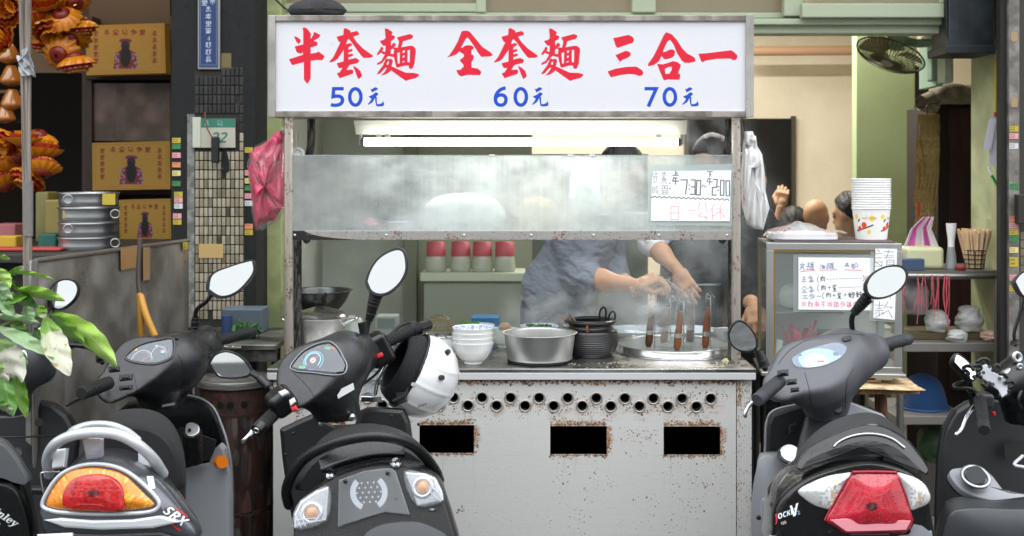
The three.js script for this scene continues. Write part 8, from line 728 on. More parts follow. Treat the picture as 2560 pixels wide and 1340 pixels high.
  const bR = P(o, 'switch_block', skin(smin(0.01, rbox(at(944, 874, 3.4), 0.038, 0.05, 0.04, 0.018, [0, 0.4, 0.45])), at(890, 940, 3.5).setZ(D0 - 3.5), at(1000, 810, 3.4).setZ(D0 - 3.32), 0.005), glossBlack); P(bR, 'start_button', plate(Q('650,562 676,550 684,560 682,570 656,580', z3), at(948, 888, 3.34), V(0.1, 0.1, 1), 0.014, 0.004), redBtn); P(bR, 'reservoir_cap', cyl(at(912, 840, 3.42), at(907, 806, 3.42), 0.014, 0.016, 20), plasticBlack); P(bR, 'cable', pxtube([[952, 895, 3.4], [955, 915, 3.4], [940, 935, 3.4], [915, 955, 3.42], [890, 975, 3.46]], 0.0042), M('#3b3d40', 0.4));
  grip(o, at(958, 858, 3.44), at(1045, 820, 3.58), 0.0178, rubber); P(o, 'bar_cap', cyl(at(1045, 822, 3.58), at(1070, 812, 3.62), 0.0195, 0.0195, 24), glossBlack); P(o, 'brake_lever', pxtube([[965, 850, 3.5], [1000, 815, 3.58], [1015, 808, 3.6], [1035, 806, 3.63]], 0.006), black);
  mirror(o, '617,245 632,200 662,155 705,125 745,113 768,125 777,165 775,205 750,252 708,288 668,298 635,284', z3, 3.38, V(-0.08, 0.2, 1), { p: '655,300 645,330 632,380 620,420 612,455 606,500', d: [3.4, 3.4, 3.41, 3.42, 3.42, 3.43] }, 0.0085, [[0.02, 0.022], [0.14, 0.02], [0.2, 0.019], [0.26, 0.018], [0.4, 0.0155], [0.56, 0.012]], plasticGrey2); mirror(o, '1008,515 1035,475 1090,462 1150,488 1192,540 1186,568 1120,580 1050,572', z2, 3.16, V(0.1, 0.05, 1), { p: '1200,555 1240,580 1275,610 1310,650 1340,680', d: [3.17, 3.14, 3.12, 3.11, 3.1] }, 0.0095, [[0.3, 0.013], [0.6, 0.013]]); }
// the white helmet
{ const c = at(1052, 940, 3.56), nO = V(-0.84, 0.46, 0.28).normalize(), o = T('helmet', 'white open face helmet hanging from the grip of the matt black scooter', 'helmet', c.clone().setY(c.y - 0.13)); const rot = [0.2, -0.5, -0.35]; const outer = ell(c, 0.118, 0.135, 0.125, rot), inner = ell(c, 0.108, 0.125, 0.115, rot), cut = half(c.clone().addScaledVector(nO, 0.042), nO); const lo = c.clone().subScalar(0.18), hi = c.clone().addScalar(0.18);
  const ridge = (x, y, z) => outer(x, y, z) - 0.0022 * Math.max(0, Math.cos(((x - c.x) * 0.5 + (y - c.y) * 0.85) * 90)) ** 6; P(o, 'shell', skin(smax(0.004, ridge, minus(inner), cut), lo, hi, 0.006), M('#f0f1f2', 0.22, 0, { phys: 1, clearcoat: 1, clearcoatRoughness: 0.05 })); P(o, 'liner', skin(smax(0.012, ell(c.clone().addScaledVector(nO, 0.03), 0.108, 0.121, 0.113, rot), minus(ell(c.clone().addScaledVector(nO, 0.045), 0.084, 0.098, 0.09, rot)), half(c.clone().addScaledVector(nO, 0.1), nO)), lo, hi, 0.006), M('#1a1b1d', 0.85, 0, { bumpMap: rep(texDots, 26), bumpScale: 0.003 }));
  P(o, 'rim_trim', (() => { const u = V(0, 1, 0).cross(nO).normalize(), v = nO.clone().cross(u), pts = []; for (let i = 0; i < 40; i++) { const a = i / 40 * 6.2832, dir = u.clone().multiplyScalar(Math.cos(a)).addScaledVector(v, Math.sin(a)); let r = 0.05; const q = c.clone().addScaledVector(nO, 0.043); for (let k = 0; k < 60 && outer(q.x + dir.x * r, q.y + dir.y * r, q.z + dir.z * r) < 0; k++) r += 0.0025; pts.push(q.clone().addScaledVector(dir, r - 0.003)); } return tube(pts, 0.0045, 120, 8, true); })(), black);
  const on = (px, py) => { const cam = V(0, EYE, D0), dir = at(px, py, 1).sub(cam); let k = 3.2; for (let i = 0; i < 200; i++) { const q = cam.clone().addScaledVector(dir, k), v = outer(q.x, q.y, q.z); if (v < 0.001) return q; k += Math.max(0.001, v * 0.8); } return at(px, py, 3.45); }; for (const [a, b] of [[1102, 944], [1117, 882]]) { const q = on(a, b), nn = q.clone().sub(c).normalize(); P(o, 'stud', cyl(q, q.clone().addScaledVector(nn, 0.011), 0.009, 0.008, 20), M('#2c2d30', 0.35)); } P(o, 'snap', cyl(on(1033, 960), on(1033, 960).add(V(0, 0, 0.005)), 0.006), M('#c9c9c4', 0.35)); P(o, 'visor_trim', pxtube([[938, 985, 3.48], [945, 950, 3.47], [965, 915, 3.47], [985, 890, 3.48]], 0.006), chrome);
  P(o, 'strap', merge([sheet(2, 20, (u, v) => { const a = v * 3.6 - 0.4, q = at(1035, 822, 3.56); return V(q.x + (u - 0.5) * 0.018, q.y + Math.cos(a) * 0.024, q.z + Math.sin(a) * 0.024); }), sheet(2, 12, (u, v) => at(1020 + 10 * u - 6 * v, 830 + 60 * v, 3.54 + 0.03 * v)), sheet(2, 12, (u, v) => at(1030 + 10 * u + 12 * v, 835 + 22 * v, 3.53 + 0.02 * v))]), M('#222326', 0.8)); P(o, 'buckle', plate(Q('735,725 775,720 785,760 745,775', z3), at(1002, 998, 3.44), V(-0.3, 0.2, 1), 0.012, 0.003), M('#2b2c2f', 0.4)); P(o, 'chin_strap', pxtube([[1018, 900, 3.48], [1022, 950, 3.46], [1015, 985, 3.44], [985, 1002, 3.44]], 0.006), M('#27282b', 0.8)); P(o, 'visor', plate(Q('930,880 972,862 990,852 960,930 925,1000 903,1008 915,940'), at(945, 940, 3.58), V(-0.3, 0.1, 1), 0.003, 0.001), M('#e8eef0', 0.08, 0, { phys: 1, transmission: 0.85, thickness: 0 })); P(o, 'visor_clip', plate(Q('902,990 952,992 956,1006 900,1004'), at(928, 998, 3.57), V(0, 0.2, 1), 0.008, 0.002), chrome); P(o, 'side_print', plate(Q('1160,372 1360,310 1355,322 1165,386', z6), at(1053, 1014, 3.455), V(0.2, -0.4, 1), 0.0006), M([1, 1, 1], 0.4, 0, { transparent: true, alphaTest: 0.3, map: canvasTex(256, 32, (x, w, h) => { x.clearRect(0, 0, w, h); x.fillStyle = '#6d7074'; x.font = 'italic bold 24px sans-serif'; x.fillText('SPORTS', 90, 24); x.fillStyle = '#c05a4a'; x.fillRect(6, 12, 60, 8); }) })); }

// scooter three: black with the big red and clear tail lens
{ const o = T('motor_scooter', 'glossy black scooter with a large red and clear tail lens on the right', 'scooter', at(2165, 1340, 2.9).setY(0)); const o3 = at(2165, 1240, 2.58), n3 = V(0.02, 0.1, 0.995).normalize(); frameOf(o, at(2160, 1340, 2.86), at(2010, 1340, 3.78), 0.5);
  const L3 = (k) => o3.clone().addScaledVector(n3, k); const r0 = onPlane('270,1420 276,1320 276,1250 302,1180 400,1092 560,1032 700,1008 800,1018 920,1062 982,1132 1004,1250 1008,1420 640,1470', z8, o3, n3); const rb3 = P(o, 'rear_body', loft([back(r0, -0.006, 0, 0, 0.9, 0.96), back(r0, 0.0, 0, 0, 0.97, 0.99), back(r0, 0.03), back(r0, 0.22, 0.02, -0.02, 0.97), back(r0, 0.42, 0.06, -0.05, 0.74, 0.9), back(r0, 0.52, 0.08, -0.08, 0.5, 0.8)], 60, 5), glossBlack);
  const drops = rep(texDrops, 2);
  const redM = M([1, 1, 1], 0.1, 0, { phys: 1, clearcoat: 1, clearcoatRoughness: 0.04, bumpMap: drops, bumpScale: 0.0035, map: canvasTex(256, 256, (x, w, h) => { x.fillStyle = '#b30f26'; x.fillRect(0, 0, w, h); const r = rnd(8); for (let i = 0; i < 60; i++) { x.fillStyle = `rgba(${r() < 0.5 ? '214,40,66' : '120,6,20'},.14)`; x.beginPath(); x.arc(r() * w, r() * h, 10 + r() * 30, 0, 7); x.fill(); } x.fillStyle = '#4a0a12'; x.beginPath(); x.arc(w * 0.5, h * 0.53, 17, 0, 7); x.fill(); }) }), clr = M([1, 1, 1], 0.1, 0, { phys: 1, clearcoat: 1, clearcoatRoughness: 0.04, bumpMap: drops, bumpScale: 0.002, map: canvasTex(256, 256, (x, w, h) => { x.fillStyle = '#cfd1d0'; x.fillRect(0, 0, w, h); const r = rnd(18); for (let j = 0; j < 12; j++) for (let i = 0; i < 9; i++) { x.fillStyle = i > 3 && i < 7 && r() < 0.4 ? ['#d8b68e', '#e0a050'][r() * 2 | 0] : ['#f0f1f1', '#e2e4e4', '#b4b6b6'][r() * 3 | 0]; x.fillRect(90 + i * 13, 40 + j * 15, 11, 13); } }) });
  const tl = P(o, 'tail_lamp', dome('1078,712 1280,708 1492,714 1530,800 1590,960 1655,1185 1630,1250 1598,1296 1300,1306 1000,1312 900,1250 800,1180 860,1060 960,880', z5, L3(0.008), n3, 0.022, 0.006), redM); P(tl, 'reflector_strip', plate(Q('850,1180 1000,1170 1270,1178 1500,1186 1645,1190 1600,1280 1300,1290 1010,1296', z5), L3(0.028), n3, 0.003, 0.001), M('#dc8d98', 0.15, 0, { phys: 1, clearcoat: 1 })); P(tl, 'clear_lens', dome('528,900 580,850 640,820 740,775 850,740 960,722 1074,715 1010,790 930,940 850,1072 770,1060 690,1035 610,985', z5, L3(0.004), n3, 0.016, 0.005), clr); P(tl, 'clear_lens', dome('1502,716 1600,735 1700,772 1770,825 1805,880 1830,950 1815,1000 1780,1032 1710,1060 1642,1080 1600,960 1545,820', z5, L3(0.004), n3, 0.014, 0.005), clr); P(tl, 'lens_edge', merge([tube(onPlane('1078,712 1280,708 1492,714', z5, L3(0.016), n3), 0.004, 20, 6), tube(onPlane('1076,712 960,880 860,1060 800,1180', z5, L3(0.012), n3), 0.0035, 24, 6), tube(onPlane('1492,714 1590,960 1655,1185', z5, L3(0.012), n3), 0.0035, 24, 6)]), M('#8a1020', 0.2));
  P(o, 'lower_cover', plate(Q('262,1460 268,1352 420,1318 640,1248 790,1192 860,1216 1000,1312 1300,1330 1600,1300 1660,1196 1760,1216 1860,1290 1880,1460', z5), L3(0.006), n3, 0.03, 0.006), satinGrey); for (const [a, b] of [[845, 1288], [1614, 1292]]) P(o, 'cover_hole', cyl(onPlane(`${a},${b}`, z5, L3(0.008), n3)[0], onPlane(`${a},${b}`, z5, L3(0.0035), n3)[0].add(V(0, 0, 0.004)), 0.007), black); P(o, 'plate_lamp', plate(Q('1040,1318 1440,1310 1440,1345 1040,1345', z5), L3(0.016), n3, 0.02, 0.004), black);
  const pr = M([1, 1, 1], 0.4, 0, { transparent: true, alphaTest: 0.3, map: canvasTex(256, 220, (x, w, h) => { x.clearRect(0, 0, w, h); x.save(); x.translate(10, 150); x.rotate(-0.3); x.font = 'italic bold 54px sans-serif'; x.strokeStyle = '#0f0f10'; x.lineWidth = 6; x.strokeText('OCKEY', 28, 0); x.fillStyle = '#e4eef4'; x.fillText('OCKEY', 28, 0); x.fillStyle = '#b03440'; x.font = 'italic bold 76px serif'; x.fillText('J', 0, 12); x.fillStyle = '#f4f8fa'; x.font = 'italic bold 120px sans-serif'; x.fillText('V', 130, 20); x.font = 'bold 40px sans-serif'; x.fillStyle = '#6fa2d0'; x.fillText('2', 196, 20); x.font = 'bold 28px sans-serif'; x.fillStyle = '#d6c3c0'; x.fillText('125', 40, 50); x.restore(); }) }); P(o, 'model_print', decal(rb3, '1934,1252 2010,1250 2010,1322 1934,1324', 0.0016), pr);
  // spoiler
  const o4 = at(2160, 1120, 2.66), n4 = V(0, 0.75, 0.66).normalize(); P(o, 'spoiler', loft([onPlane('386,1030 405,985 440,945 560,882 680,842 762,846 870,902 930,970 975,1038 968,1056 935,1030 830,940 720,908 600,930 430,1000 402,1036', z8, o4.clone().addScaledVector(n4, 0.012), n4), onPlane('380,1034 400,982 436,938 558,874 680,834 766,838 876,896 938,966 982,1042 972,1064 932,1036 826,948 718,916 602,938 432,1008 400,1042', z8, o4, n4), onPlane('388,1032 408,990 444,950 562,890 680,850 760,854 866,908 926,974 972,1040 966,1056 932,1030 828,942 718,912 602,934 432,1002 404,1036', z8, o4.clone().addScaledVector(n4, -0.02), n4)], 90, 4), glossBlack); P(o, 'pin_stripe', tube(onPlane('553,932 570,915 620,890 690,876 760,880 820,900 872,938', z8, o4.clone().addScaledVector(n4, 0.0155), n4), 0.0016, 60, 6), M('#e8eaec', 0.3)); P(o, 'spoiler_post', cyl(at(2182, 1142, 2.66), at(2182, 1162, 2.66), 0.024, 0.028, 20), black);
  const sp = ring('372,1060 392,1000 430,950 500,905 600,872 700,868 800,890 880,940 930,1010 940,1070 640,1040', 2.76, z8); P(o, 'seat', loft([back(sp, 0, 0, 0, 0.9), back(sp, 0.02), back(sp, 0.2, 0.06, 0.0, 0.9), back(sp, 0.42, 0.14, -0.03, 0.66, 0.75)], 50, 5), M('#2a2b2e', 0.55));
  P(o, 'leg_shield', plate(Q('242,990 244,900 248,830 268,785 330,762 400,742 520,760 605,738 620,726 690,752 762,778 786,792 792,840 800,960 800,1400 200,1400 196,1200 215,1150 232,1060', z8), at(2060, 1120, 3.58), V(0, 0.14, 1), 0.05, 0.014), M('#1b1c1f', 0.4)); P(o, 'shield_edge', pxtube(Q('400,740 268,780 247,830 240,960 228,1060 214,1150 196,1190 194,1400', z8).map(([a, b]) => [a, b, 3.56]), 0.004), satinGrey); P(o, 'right_wing', plate(Q('606,742 622,728 690,754 775,786 790,800 796,850 740,862 650,868 600,830', z8), at(2160, 1050, 3.53), V(0.15, 0.3, 1), 0.02, 0.008), satinGrey); P(o, 'centre_column', loft([ring('430,790 560,790 575,870 570,960 430,960 420,870', 3.5, z8), ring('400,900 600,890 620,960 600,1040 400,1040 390,980', 3.38, z8), ring('380,1020 620,1010 640,1100 600,1200 390,1200', 3.25, z8)], 36, 5), M('#2c2d31', 0.42)); P(o, 'hook_lock', cyl(at(2086, 1066, 3.42), at(2086, 1066, 3.46), 0.014), chrome); for (const Lq of ['680,790 712,784 712,820 680,826', '350,838 382,832 382,872 350,876']) P(o, 'shield_clip', plate(Q(Lq, z8), at(2060, 1080, 3.52), V(0, 0.14, 1), 0.012, 0.003), black);
  P(o, 'floor_panel', loft([ring('216,962 250,958 330,960 400,1000 410,1120 400,1400 202,1400 205,1200', 3.52, z8), ring('222,990 300,985 392,1030 404,1150 396,1420 208,1420', 3.4, z8)], 40, 3), satinGrey); P(o, 'fuel_ring', torus(at(1974, 1139, 3.38), 0.032, 0.006, V(0.1, 0.85, 0.5), 36), M('#2a2b2d', 0.4)); P(o, 'fuel_cap', cyl(at(1974, 1141, 3.39), at(1974, 1135, 3.375), 0.03, 0.03, 32), alu); P(o, 'floor_peg', rboxG(at(1912, 1272, 3.3), 0.012, 0.04, 0.02, 0.01), satinGrey); screw(o, 1897, 1294, 3.36, 0.008, black);
  const pA = at(2012, 928, 3.42), pB = at(2104, 898, 3.5), n = V(0.0, 0.62, 0.78).normalize(), dO = pA.clone().lerp(pB, 0.45).addScaledVector(n, 0.07); const f = smax(0.012, smin(0.06, cap(pA, pB, 0.088, 0.086), cap(at(1950, 962, 3.34), at(2000, 930, 3.4), 0.052, 0.07), cap(at(2120, 892, 3.52), at(2172, 880, 3.56), 0.078, 0.064), cap(at(2055, 950, 3.45), at(2064, 1005, 3.5), 0.098, 0.074)), half(dO, n)); const cw = P(o, 'handlebar_cowl', skin(f, at(1870, 1110, 3.3).setZ(D0 - 3.72), at(2240, 780, 3.5).setZ(D0 - 3.18), 0.0075), M('#55565b', 0.4, 0, { bumpMap: rep(texFine, 40), bumpScale: 0.0003 }));
  const lens = '360,538 385,518 430,496 520,470 570,464 604,478 608,498 590,525 545,552 480,572 410,577 372,565'; const ds = P(o, 'dashboard', plate(Q(lens, z8), dO.clone().addScaledVector(n, 0.0015), n, 0.012, 0.002, true), M([1, 1, 1], 0.35, 0, { map: canvasTex(256, 128, (x, w, h) => { x.fillStyle = '#6c7f92'; x.fillRect(0, 0, w, h); x.fillStyle = '#a9c4da'; x.beginPath(); x.ellipse(130, 90, 100, 60, 0, 0, 7); x.fill(); x.fillStyle = '#e3ecf2'; x.beginPath(); x.ellipse(110, 100, 56, 44, 0, 0, 7); x.fill(); x.fillStyle = '#c63a34'; x.fillRect(110, 92, 34, 8); x.fillStyle = '#3f5f86'; for (let i = 0; i < 11; i++) { const a = 3.2 + i * 0.29; x.fillRect(110 + Math.cos(a) * 48, 100 + Math.sin(a) * 38, 5, 4); } x.fillRect(190, 50, 26, 18); x.fillRect(30, 60, 18, 10); }) })); P(ds, 'lens', plate(Q(lens, z8), dO.clone().addScaledVector(n, 0.006), n, 0.002, 0, true), clearLens); seam(o, cw, '300,560 350,500 420,458 500,432 600,424 690,430', z8); seam(o, cw, '420,600 440,680 450,760', z8); seam(o, cw, '640,580 610,640 604,760', z8); P(o, 'cowl_vent', plate(Q('588,440 620,432 634,440 622,452 596,456', z8), dO.clone().addScaledVector(n, 0.002), n, 0.004, 0.001, true), black); P(o, 'neck_label', plate(Q('545,690 605,665 606,680 548,714', z8), at(2098, 980, 3.37), V(0.2, 0, 1), 0.001), M('#9a9da0', 0.5)); P(o, 'neck_screw', cyl(at(2095, 1026, 3.42), at(2095, 1022, 3.4), 0.012), black);
  const swb = (px, py, d, w, h, nn) => { const s = P(o, 'switch_block', plate([[px - w, py - h * 0.6], [px + w, py - h], [px + w, py + h * 0.6], [px - w, py + h]], at(px, py, d), nn, 0.012, 0.003), M('#1f2022', 0.5)); P(s, 'switch', plate([[px - w * 0.55, py - h * 0.3], [px + w * 0.55, py - h * 0.55], [px + w * 0.55, py + h * 0.25], [px - w * 0.55, py + h * 0.5]], at(px, py, d - 0.006), nn, 0.008, 0.002), black); };
  swb(1957, 930, 3.27, 14, 8, V(-0.2, 0.7, 0.7)); swb(1979, 953, 3.27, 13, 8, V(-0.2, 0.5, 0.8)); swb(1987, 974, 3.27, 11, 7, V(-0.2, 0.3, 0.9)); swb(2174, 873, 3.49, 14, 9, V(0.2, 0.4, 0.9)); swb(2181, 895, 3.48, 13, 7, V(0.2, 0.2, 1)); const gg = M('#3f4145', 0.5, 0, { bumpMap: rep(texDots, 30), bumpScale: 0.0004 }); grip(o, at(1950, 952, 3.3), at(1896, 998, 3.2), 0.019, gg); P(o, 'brake_lever', pxtube([[1935, 965, 3.34], [1888, 1000, 3.26], [1872, 1015, 3.25], [1862, 1035, 3.24], [1863, 1040, 3.24]], 0.006), chrome); grip(o, at(2190, 866, 3.58), at(2270, 848, 3.68), 0.0185, gg); P(o, 'brake_lever', pxtube([[2195, 876, 3.62], [2225, 876, 3.66], [2233, 874, 3.67]], 0.0045), black);
  P(o, 'cable', pxtube([[2180, 905, 3.5], [2184, 930, 3.5], [2165, 945, 3.5], [2130, 960, 3.52]], 0.005), black);
  mirror(o, '703,205 720,168 755,140 800,123 850,125 874,150 870,192 835,232 780,256 735,256 710,238', z8, 3.42, V(0.08, 0.2, 1), { p: '715,250 690,275 660,310 640,335 632,365 636,412', d: [3.44, 3.45, 3.47, 3.48, 3.49, 3.5] }, 0.0085, [[0.1, 0.02], [0.2, 0.018], [0.26, 0.0175], [0.32, 0.017], [0.5, 0.014], [0.55, 0.0135]]); mirror(o, '80,425 98,388 128,372 168,398 196,448 194,488 160,503 112,490 86,462', z8, 3.3, V(-0.05, -0.02, 1), { p: '190,485 215,510 228,545 240,582', d: [3.31, 3.3, 3.3, 3.3] }, 0.0085, [[0.25, 0.013], [0.65, 0.016], [0.9, 0.018]]); }

// scooter four at the right edge with a phone clamp, scooter zero at the left edge
{ const o = T('motor_scooter', 'dark scooter cut off by the right edge, metal phone clamp on its handlebar', 'scooter', at(2620, 1340, 2.9).setY(0)); frameOf(o, at(2760, 1340, 2.86), at(2560, 1340, 3.75), 0.45);
  P(o, 'leg_shield', plate(Q('2343,1420 2345,1250 2350,1130 2362,1070 2386,1026 2420,1004 2470,992 2560,1000 2660,1010 2680,1420'), at(2480, 1170, 3.4), V(-0.05, 0.16, 1), 0.05, 0.014), M('#1f2124', 0.4)); P(o, 'shield_edge', pxtube([[2388, 1026, 3.37], [2364, 1068, 3.37], [2351, 1130, 3.36], [2344, 1250, 3.35], [2343, 1400, 3.34]], 0.005), rubber); P(o, 'tank_panel', loft([onPlane('1078,1045 1140,1030 1200,1022 1262,1062 1332,1142 1420,1152 1420,1168 1250,1172 1128,1122', z8, at(2440, 1190, 3.2), V(0, 0.7, 0.7)), back(onPlane('1070,1050 1140,1026 1204,1016 1268,1058 1338,1138 1430,1148 1430,1178 1250,1180 1122,1128', z8, at(2440, 1190, 3.2), V(0, 0.7, 0.7)), 0.02, 0, -0.02)], 48, 3), satinGrey); P(o, 'fuel_ring', torus(at(2439, 1192, 3.17), 0.036, 0.006, V(0, 0.8, 0.6), 40), alu); P(o, 'fuel_cap', cyl(at(2439, 1192, 3.19), at(2439, 1187, 3.15), 0.028, 0.025, 28), M('#3a3c40', 0.4)); P(o, 'seat_front', loft([ring('2352,1420 2360,1255 2400,1242 2480,1250 2580,1240 2660,1240 2660,1420', 3.1), ring('2370,1430 2376,1290 2440,1275 2560,1278 2680,1270 2680,1430', 2.95)], 40, 4), M('#34363a', 0.38)); screw(o, 2385, 1323, 2.99, 0.008, black); P(o, 'hook', pxtube([[2556, 1140, 3.3], [2536, 1162, 3.28], [2560, 1168, 3.27]], 0.005), M('#c9ccd0', 0.3)); P(o, 'shield_recess', plate(Q('2510,1110 2560,1100 2560,1150 2512,1150'), at(2535, 1130, 3.36), V(0, 0.16, 1), 0.004), M('#0d0e10', 0.6));
  P(o, 'handlebar_cowl', skin(smin(0.04, cap(at(2495, 965, 3.2), at(2570, 915, 3.3), 0.04, 0.05), cap(at(2530, 960, 3.25), at(2555, 1040, 3.3), 0.05, 0.05), ell(at(2570, 960, 3.25), 0.06, 0.08, 0.06)), at(2440, 1100, 3.1).setZ(D0 - 3.42), at(2680, 850, 3.3).setZ(D0 - 3.08), 0.007), plasticBlack); P(o, 'handlebar', merge([cyl(at(2495, 945, 3.18), at(2600, 880, 3.3), 0.011), torus(at(2543, 893, 3.22), 0.012, 0.006, V(0.3, 0.2, 1)), torus(at(2550, 916, 3.2), 0.006, 0.004, V(0, 0, 1))]), alu); const pc = P(o, 'phone_clamp', plate(Q('478,882 500,862 530,850 548,866 562,900 600,920 640,955 650,1000 640,1035 612,1048 590,1005 560,985 520,950 490,935 478,905', z4), at(2484, 950, 3.08), V(-0.35, 0.35, 0.87), 0.008, 0.002), M('#b4b6bb', 0.4, 0.15)); for (const [a, b] of [[505, 905], [540, 870], [560, 972], [598, 940], [628, 965], [605, 1030]]) P(pc, 'clamp_hole', cyl(at(2240 + a / 2.31, 540 + b / 2.31, 3.07), at(2240 + a / 2.31, 540 + b / 2.31, 3.062), 0.005), M('#4e5054', 0.4)); for (const L of ['470,840 500,825 530,832 532,850', '455,865 480,860 490,880 470,890', '480,905 470,915 490,930', '600,910 625,915 640,930', '640,960 670,955 680,975 655,990', '630,1040 650,1025 650,1010', '500,970 520,985 540,965', '560,890 580,860 595,870']) P(pc, 'rubber_claw', pxtube(Q(L, z4).map(([a, b]) => [a, b, 3.06]), 0.0055), black);
  grip(o, at(2450, 1000, 3.12), at(2460, 1072, 2.98), 0.0165, rubber); P(o, 'brake_lever', pxtube([[2440, 1010, 3.14], [2415, 1045, 3.1], [2402, 1075, 3.08], [2390, 1086, 3.07]], 0.0055), chrome); P(o, 'lever_clamp', skin(smin(0.01, rbox(at(2452, 1000, 3.14), 0.03, 0.022, 0.03, 0.012)), at(2410, 1040, 3.2).setZ(D0 - 3.2), at(2500, 960, 3.1).setZ(D0 - 3.08), 0.005), M('#3a3c40', 0.35, 0.3)); P(o, 'kill_switch', plate(Q('562,1135 574,1130 580,1150 566,1155', z4), at(2487, 1034, 3.1), V(0, 0, 1), 0.01, 0.002), redBtn); P(o, 'mirror_arm', pxtube([[2420, 950, 3.15], [2388, 962, 3.13], [2386, 968, 3.12], [2425, 972, 3.13], [2445, 985, 3.15]], 0.006), black);
  mirror(o, '340,842 346,815 356,803 400,832 440,876 464,908 452,936 436,942 398,905', z4, 3.1, V(0.12, 0.4, 1), { p: '400,900 420,930 430,985 440,1040', d: [3.12, 3.13, 3.14, 3.15] }, 0.007, [[0.8, 0.012]], plasticBlack, 1.16); mirror(o, '692,378 715,345 750,322 800,318 830,350 810,420 770,450 735,455', z4, 3.3, V(0, 0.2, 1), { p: '742,465 710,580 682,680 690,745', d: [3.3, 3.3, 3.3, 3.3] }, 0.005, [[0.88, 0.012], [0.96, 0.015]]); P(o, 'cable', pxtube([[2560, 960, 3.2], [2545, 1000, 3.18], [2552, 1020, 3.2]], 0.006), black); }
{ const o = T('motor_scooter', 'black scooter half hidden by leaves at the left edge, white script on its side', 'scooter', at(-60, 1340, 2.9).setY(0)); frameOf(o, at(-160, 1340, 2.86), at(100, 1340, 3.8), 0.45);
  P(o, 'leg_shield', plate(Q('-160,760 60,752 150,735 190,690 250,705 320,760 358,830 362,900 340,1100 300,1420 -160,1420', z2), at(80, 1120, 3.42), V(0.05, 0.16, 1), 0.05, 0.014), M('#1a1b1e', 0.4)); P(o, 'shield_ledge', plate(Q('-160,1060 0,1085 100,1092 200,1095 230,1100 220,1120 -160,1112', z2), at(40, 1212, 3.3), V(0, 0.9, 0.4), 0.02, 0.006), plasticGrey2); P(o, 'shield_screw', cyl(at(42, 1134, 3.36), at(42, 1134, 3.34), 0.018, 0.014, 20), M('#55585c', 0.35, 0.4)); P(o, 'shield_hole', cyl(at(97, 1056, 3.37), at(97, 1056, 3.36), 0.012), black); P(o, 'shield_line', pxtube(Q('-100,868 100,866 250,858 330,846', z2).map(([a, b]) => [a, b, 3.36]), 0.003), black);
  P(o, 'handlebar_cowl', skin(smin(0.05, cap(at(-60, 880, 3.2), at(50, 895, 3.28), 0.08, 0.075), cap(at(50, 905, 3.28), at(105, 925, 3.34), 0.06, 0.04), cap(at(0, 930, 3.26), at(30, 1010, 3.32), 0.08, 0.055)), at(-220, 1080, 3.1).setZ(D0 - 3.5), at(190, 760, 3.3).setZ(D0 - 3.0), 0.0085), M('#3b3c40', 0.42)); P(o, 'dash_label', plate(Q('85,455 120,452 130,490 105,510 85,500', z2), at(55, 890, 3.15), V(0.3, 0.5, 0.8), 0.002, 0, true), M('#c9ccc8', 0.4)); grip(o, at(150, 872, 3.4), at(222, 832, 3.5), 0.0175, rubber); P(o, 'cable', pxtube([[80, 955, 3.35], [110, 935, 3.38], [140, 915, 3.42]], 0.004), M('#3b3d40', 0.4));
  const rs = ring('-120,1330 -110,1180 -60,1106 0,1108 26,1132 52,1172 72,1212 40,1208 0,1195 -40,1220', 2.66); P(o, 'seat_tail', loft([back(rs, 0, 0, 0, 0.96), back(rs, 0.02), back(rs, 0.2, -0.09, -0.02, 0.8), back(rs, 0.4, -0.22, -0.05, 0.5)], 44, 4), M('#5a5d61', 0.35, 0.2)); const rbd = ring('-160,1440 -160,1220 0,1210 34,1222 58,1268 74,1330 80,1440', 2.64); const rb0 = P(o, 'rear_body', loft([back(rbd, 0, 0, 0, 0.96), back(rbd, 0.02), back(rbd, 0.3, -0.12, 0, 0.9)], 44, 4), glossBlack); P(o, 'script_print', decal(rb0, '-14,1250 60,1250 66,1340 -14,1340', 0.0014), M([1, 1, 1], 0.4, 0, { transparent: true, alphaTest: 0.3, map: canvasTex(160, 200, (x, w, h) => { x.clearRect(0, 0, w, h); x.save(); x.translate(4, 46); x.rotate(0.62); x.fillStyle = '#d5d8da'; x.font = 'italic bold 54px serif'; x.fillText('Jinley', -14, 26); x.font = 'italic 20px sans-serif'; x.fillText('125', 40, 66); x.restore(); }) }));
  mirror(o, '241,200 248,160 270,132 310,116 352,126 368,160 350,206 300,246 262,245', z2, 3.5, V(0.05, 0.2, 1), { p: '255,250 225,300 200,345 190,380 185,420', d: [3.5, 3.46, 3.44, 3.42, 3.4] }, 0.006, [[0.8, 0.012]]); }
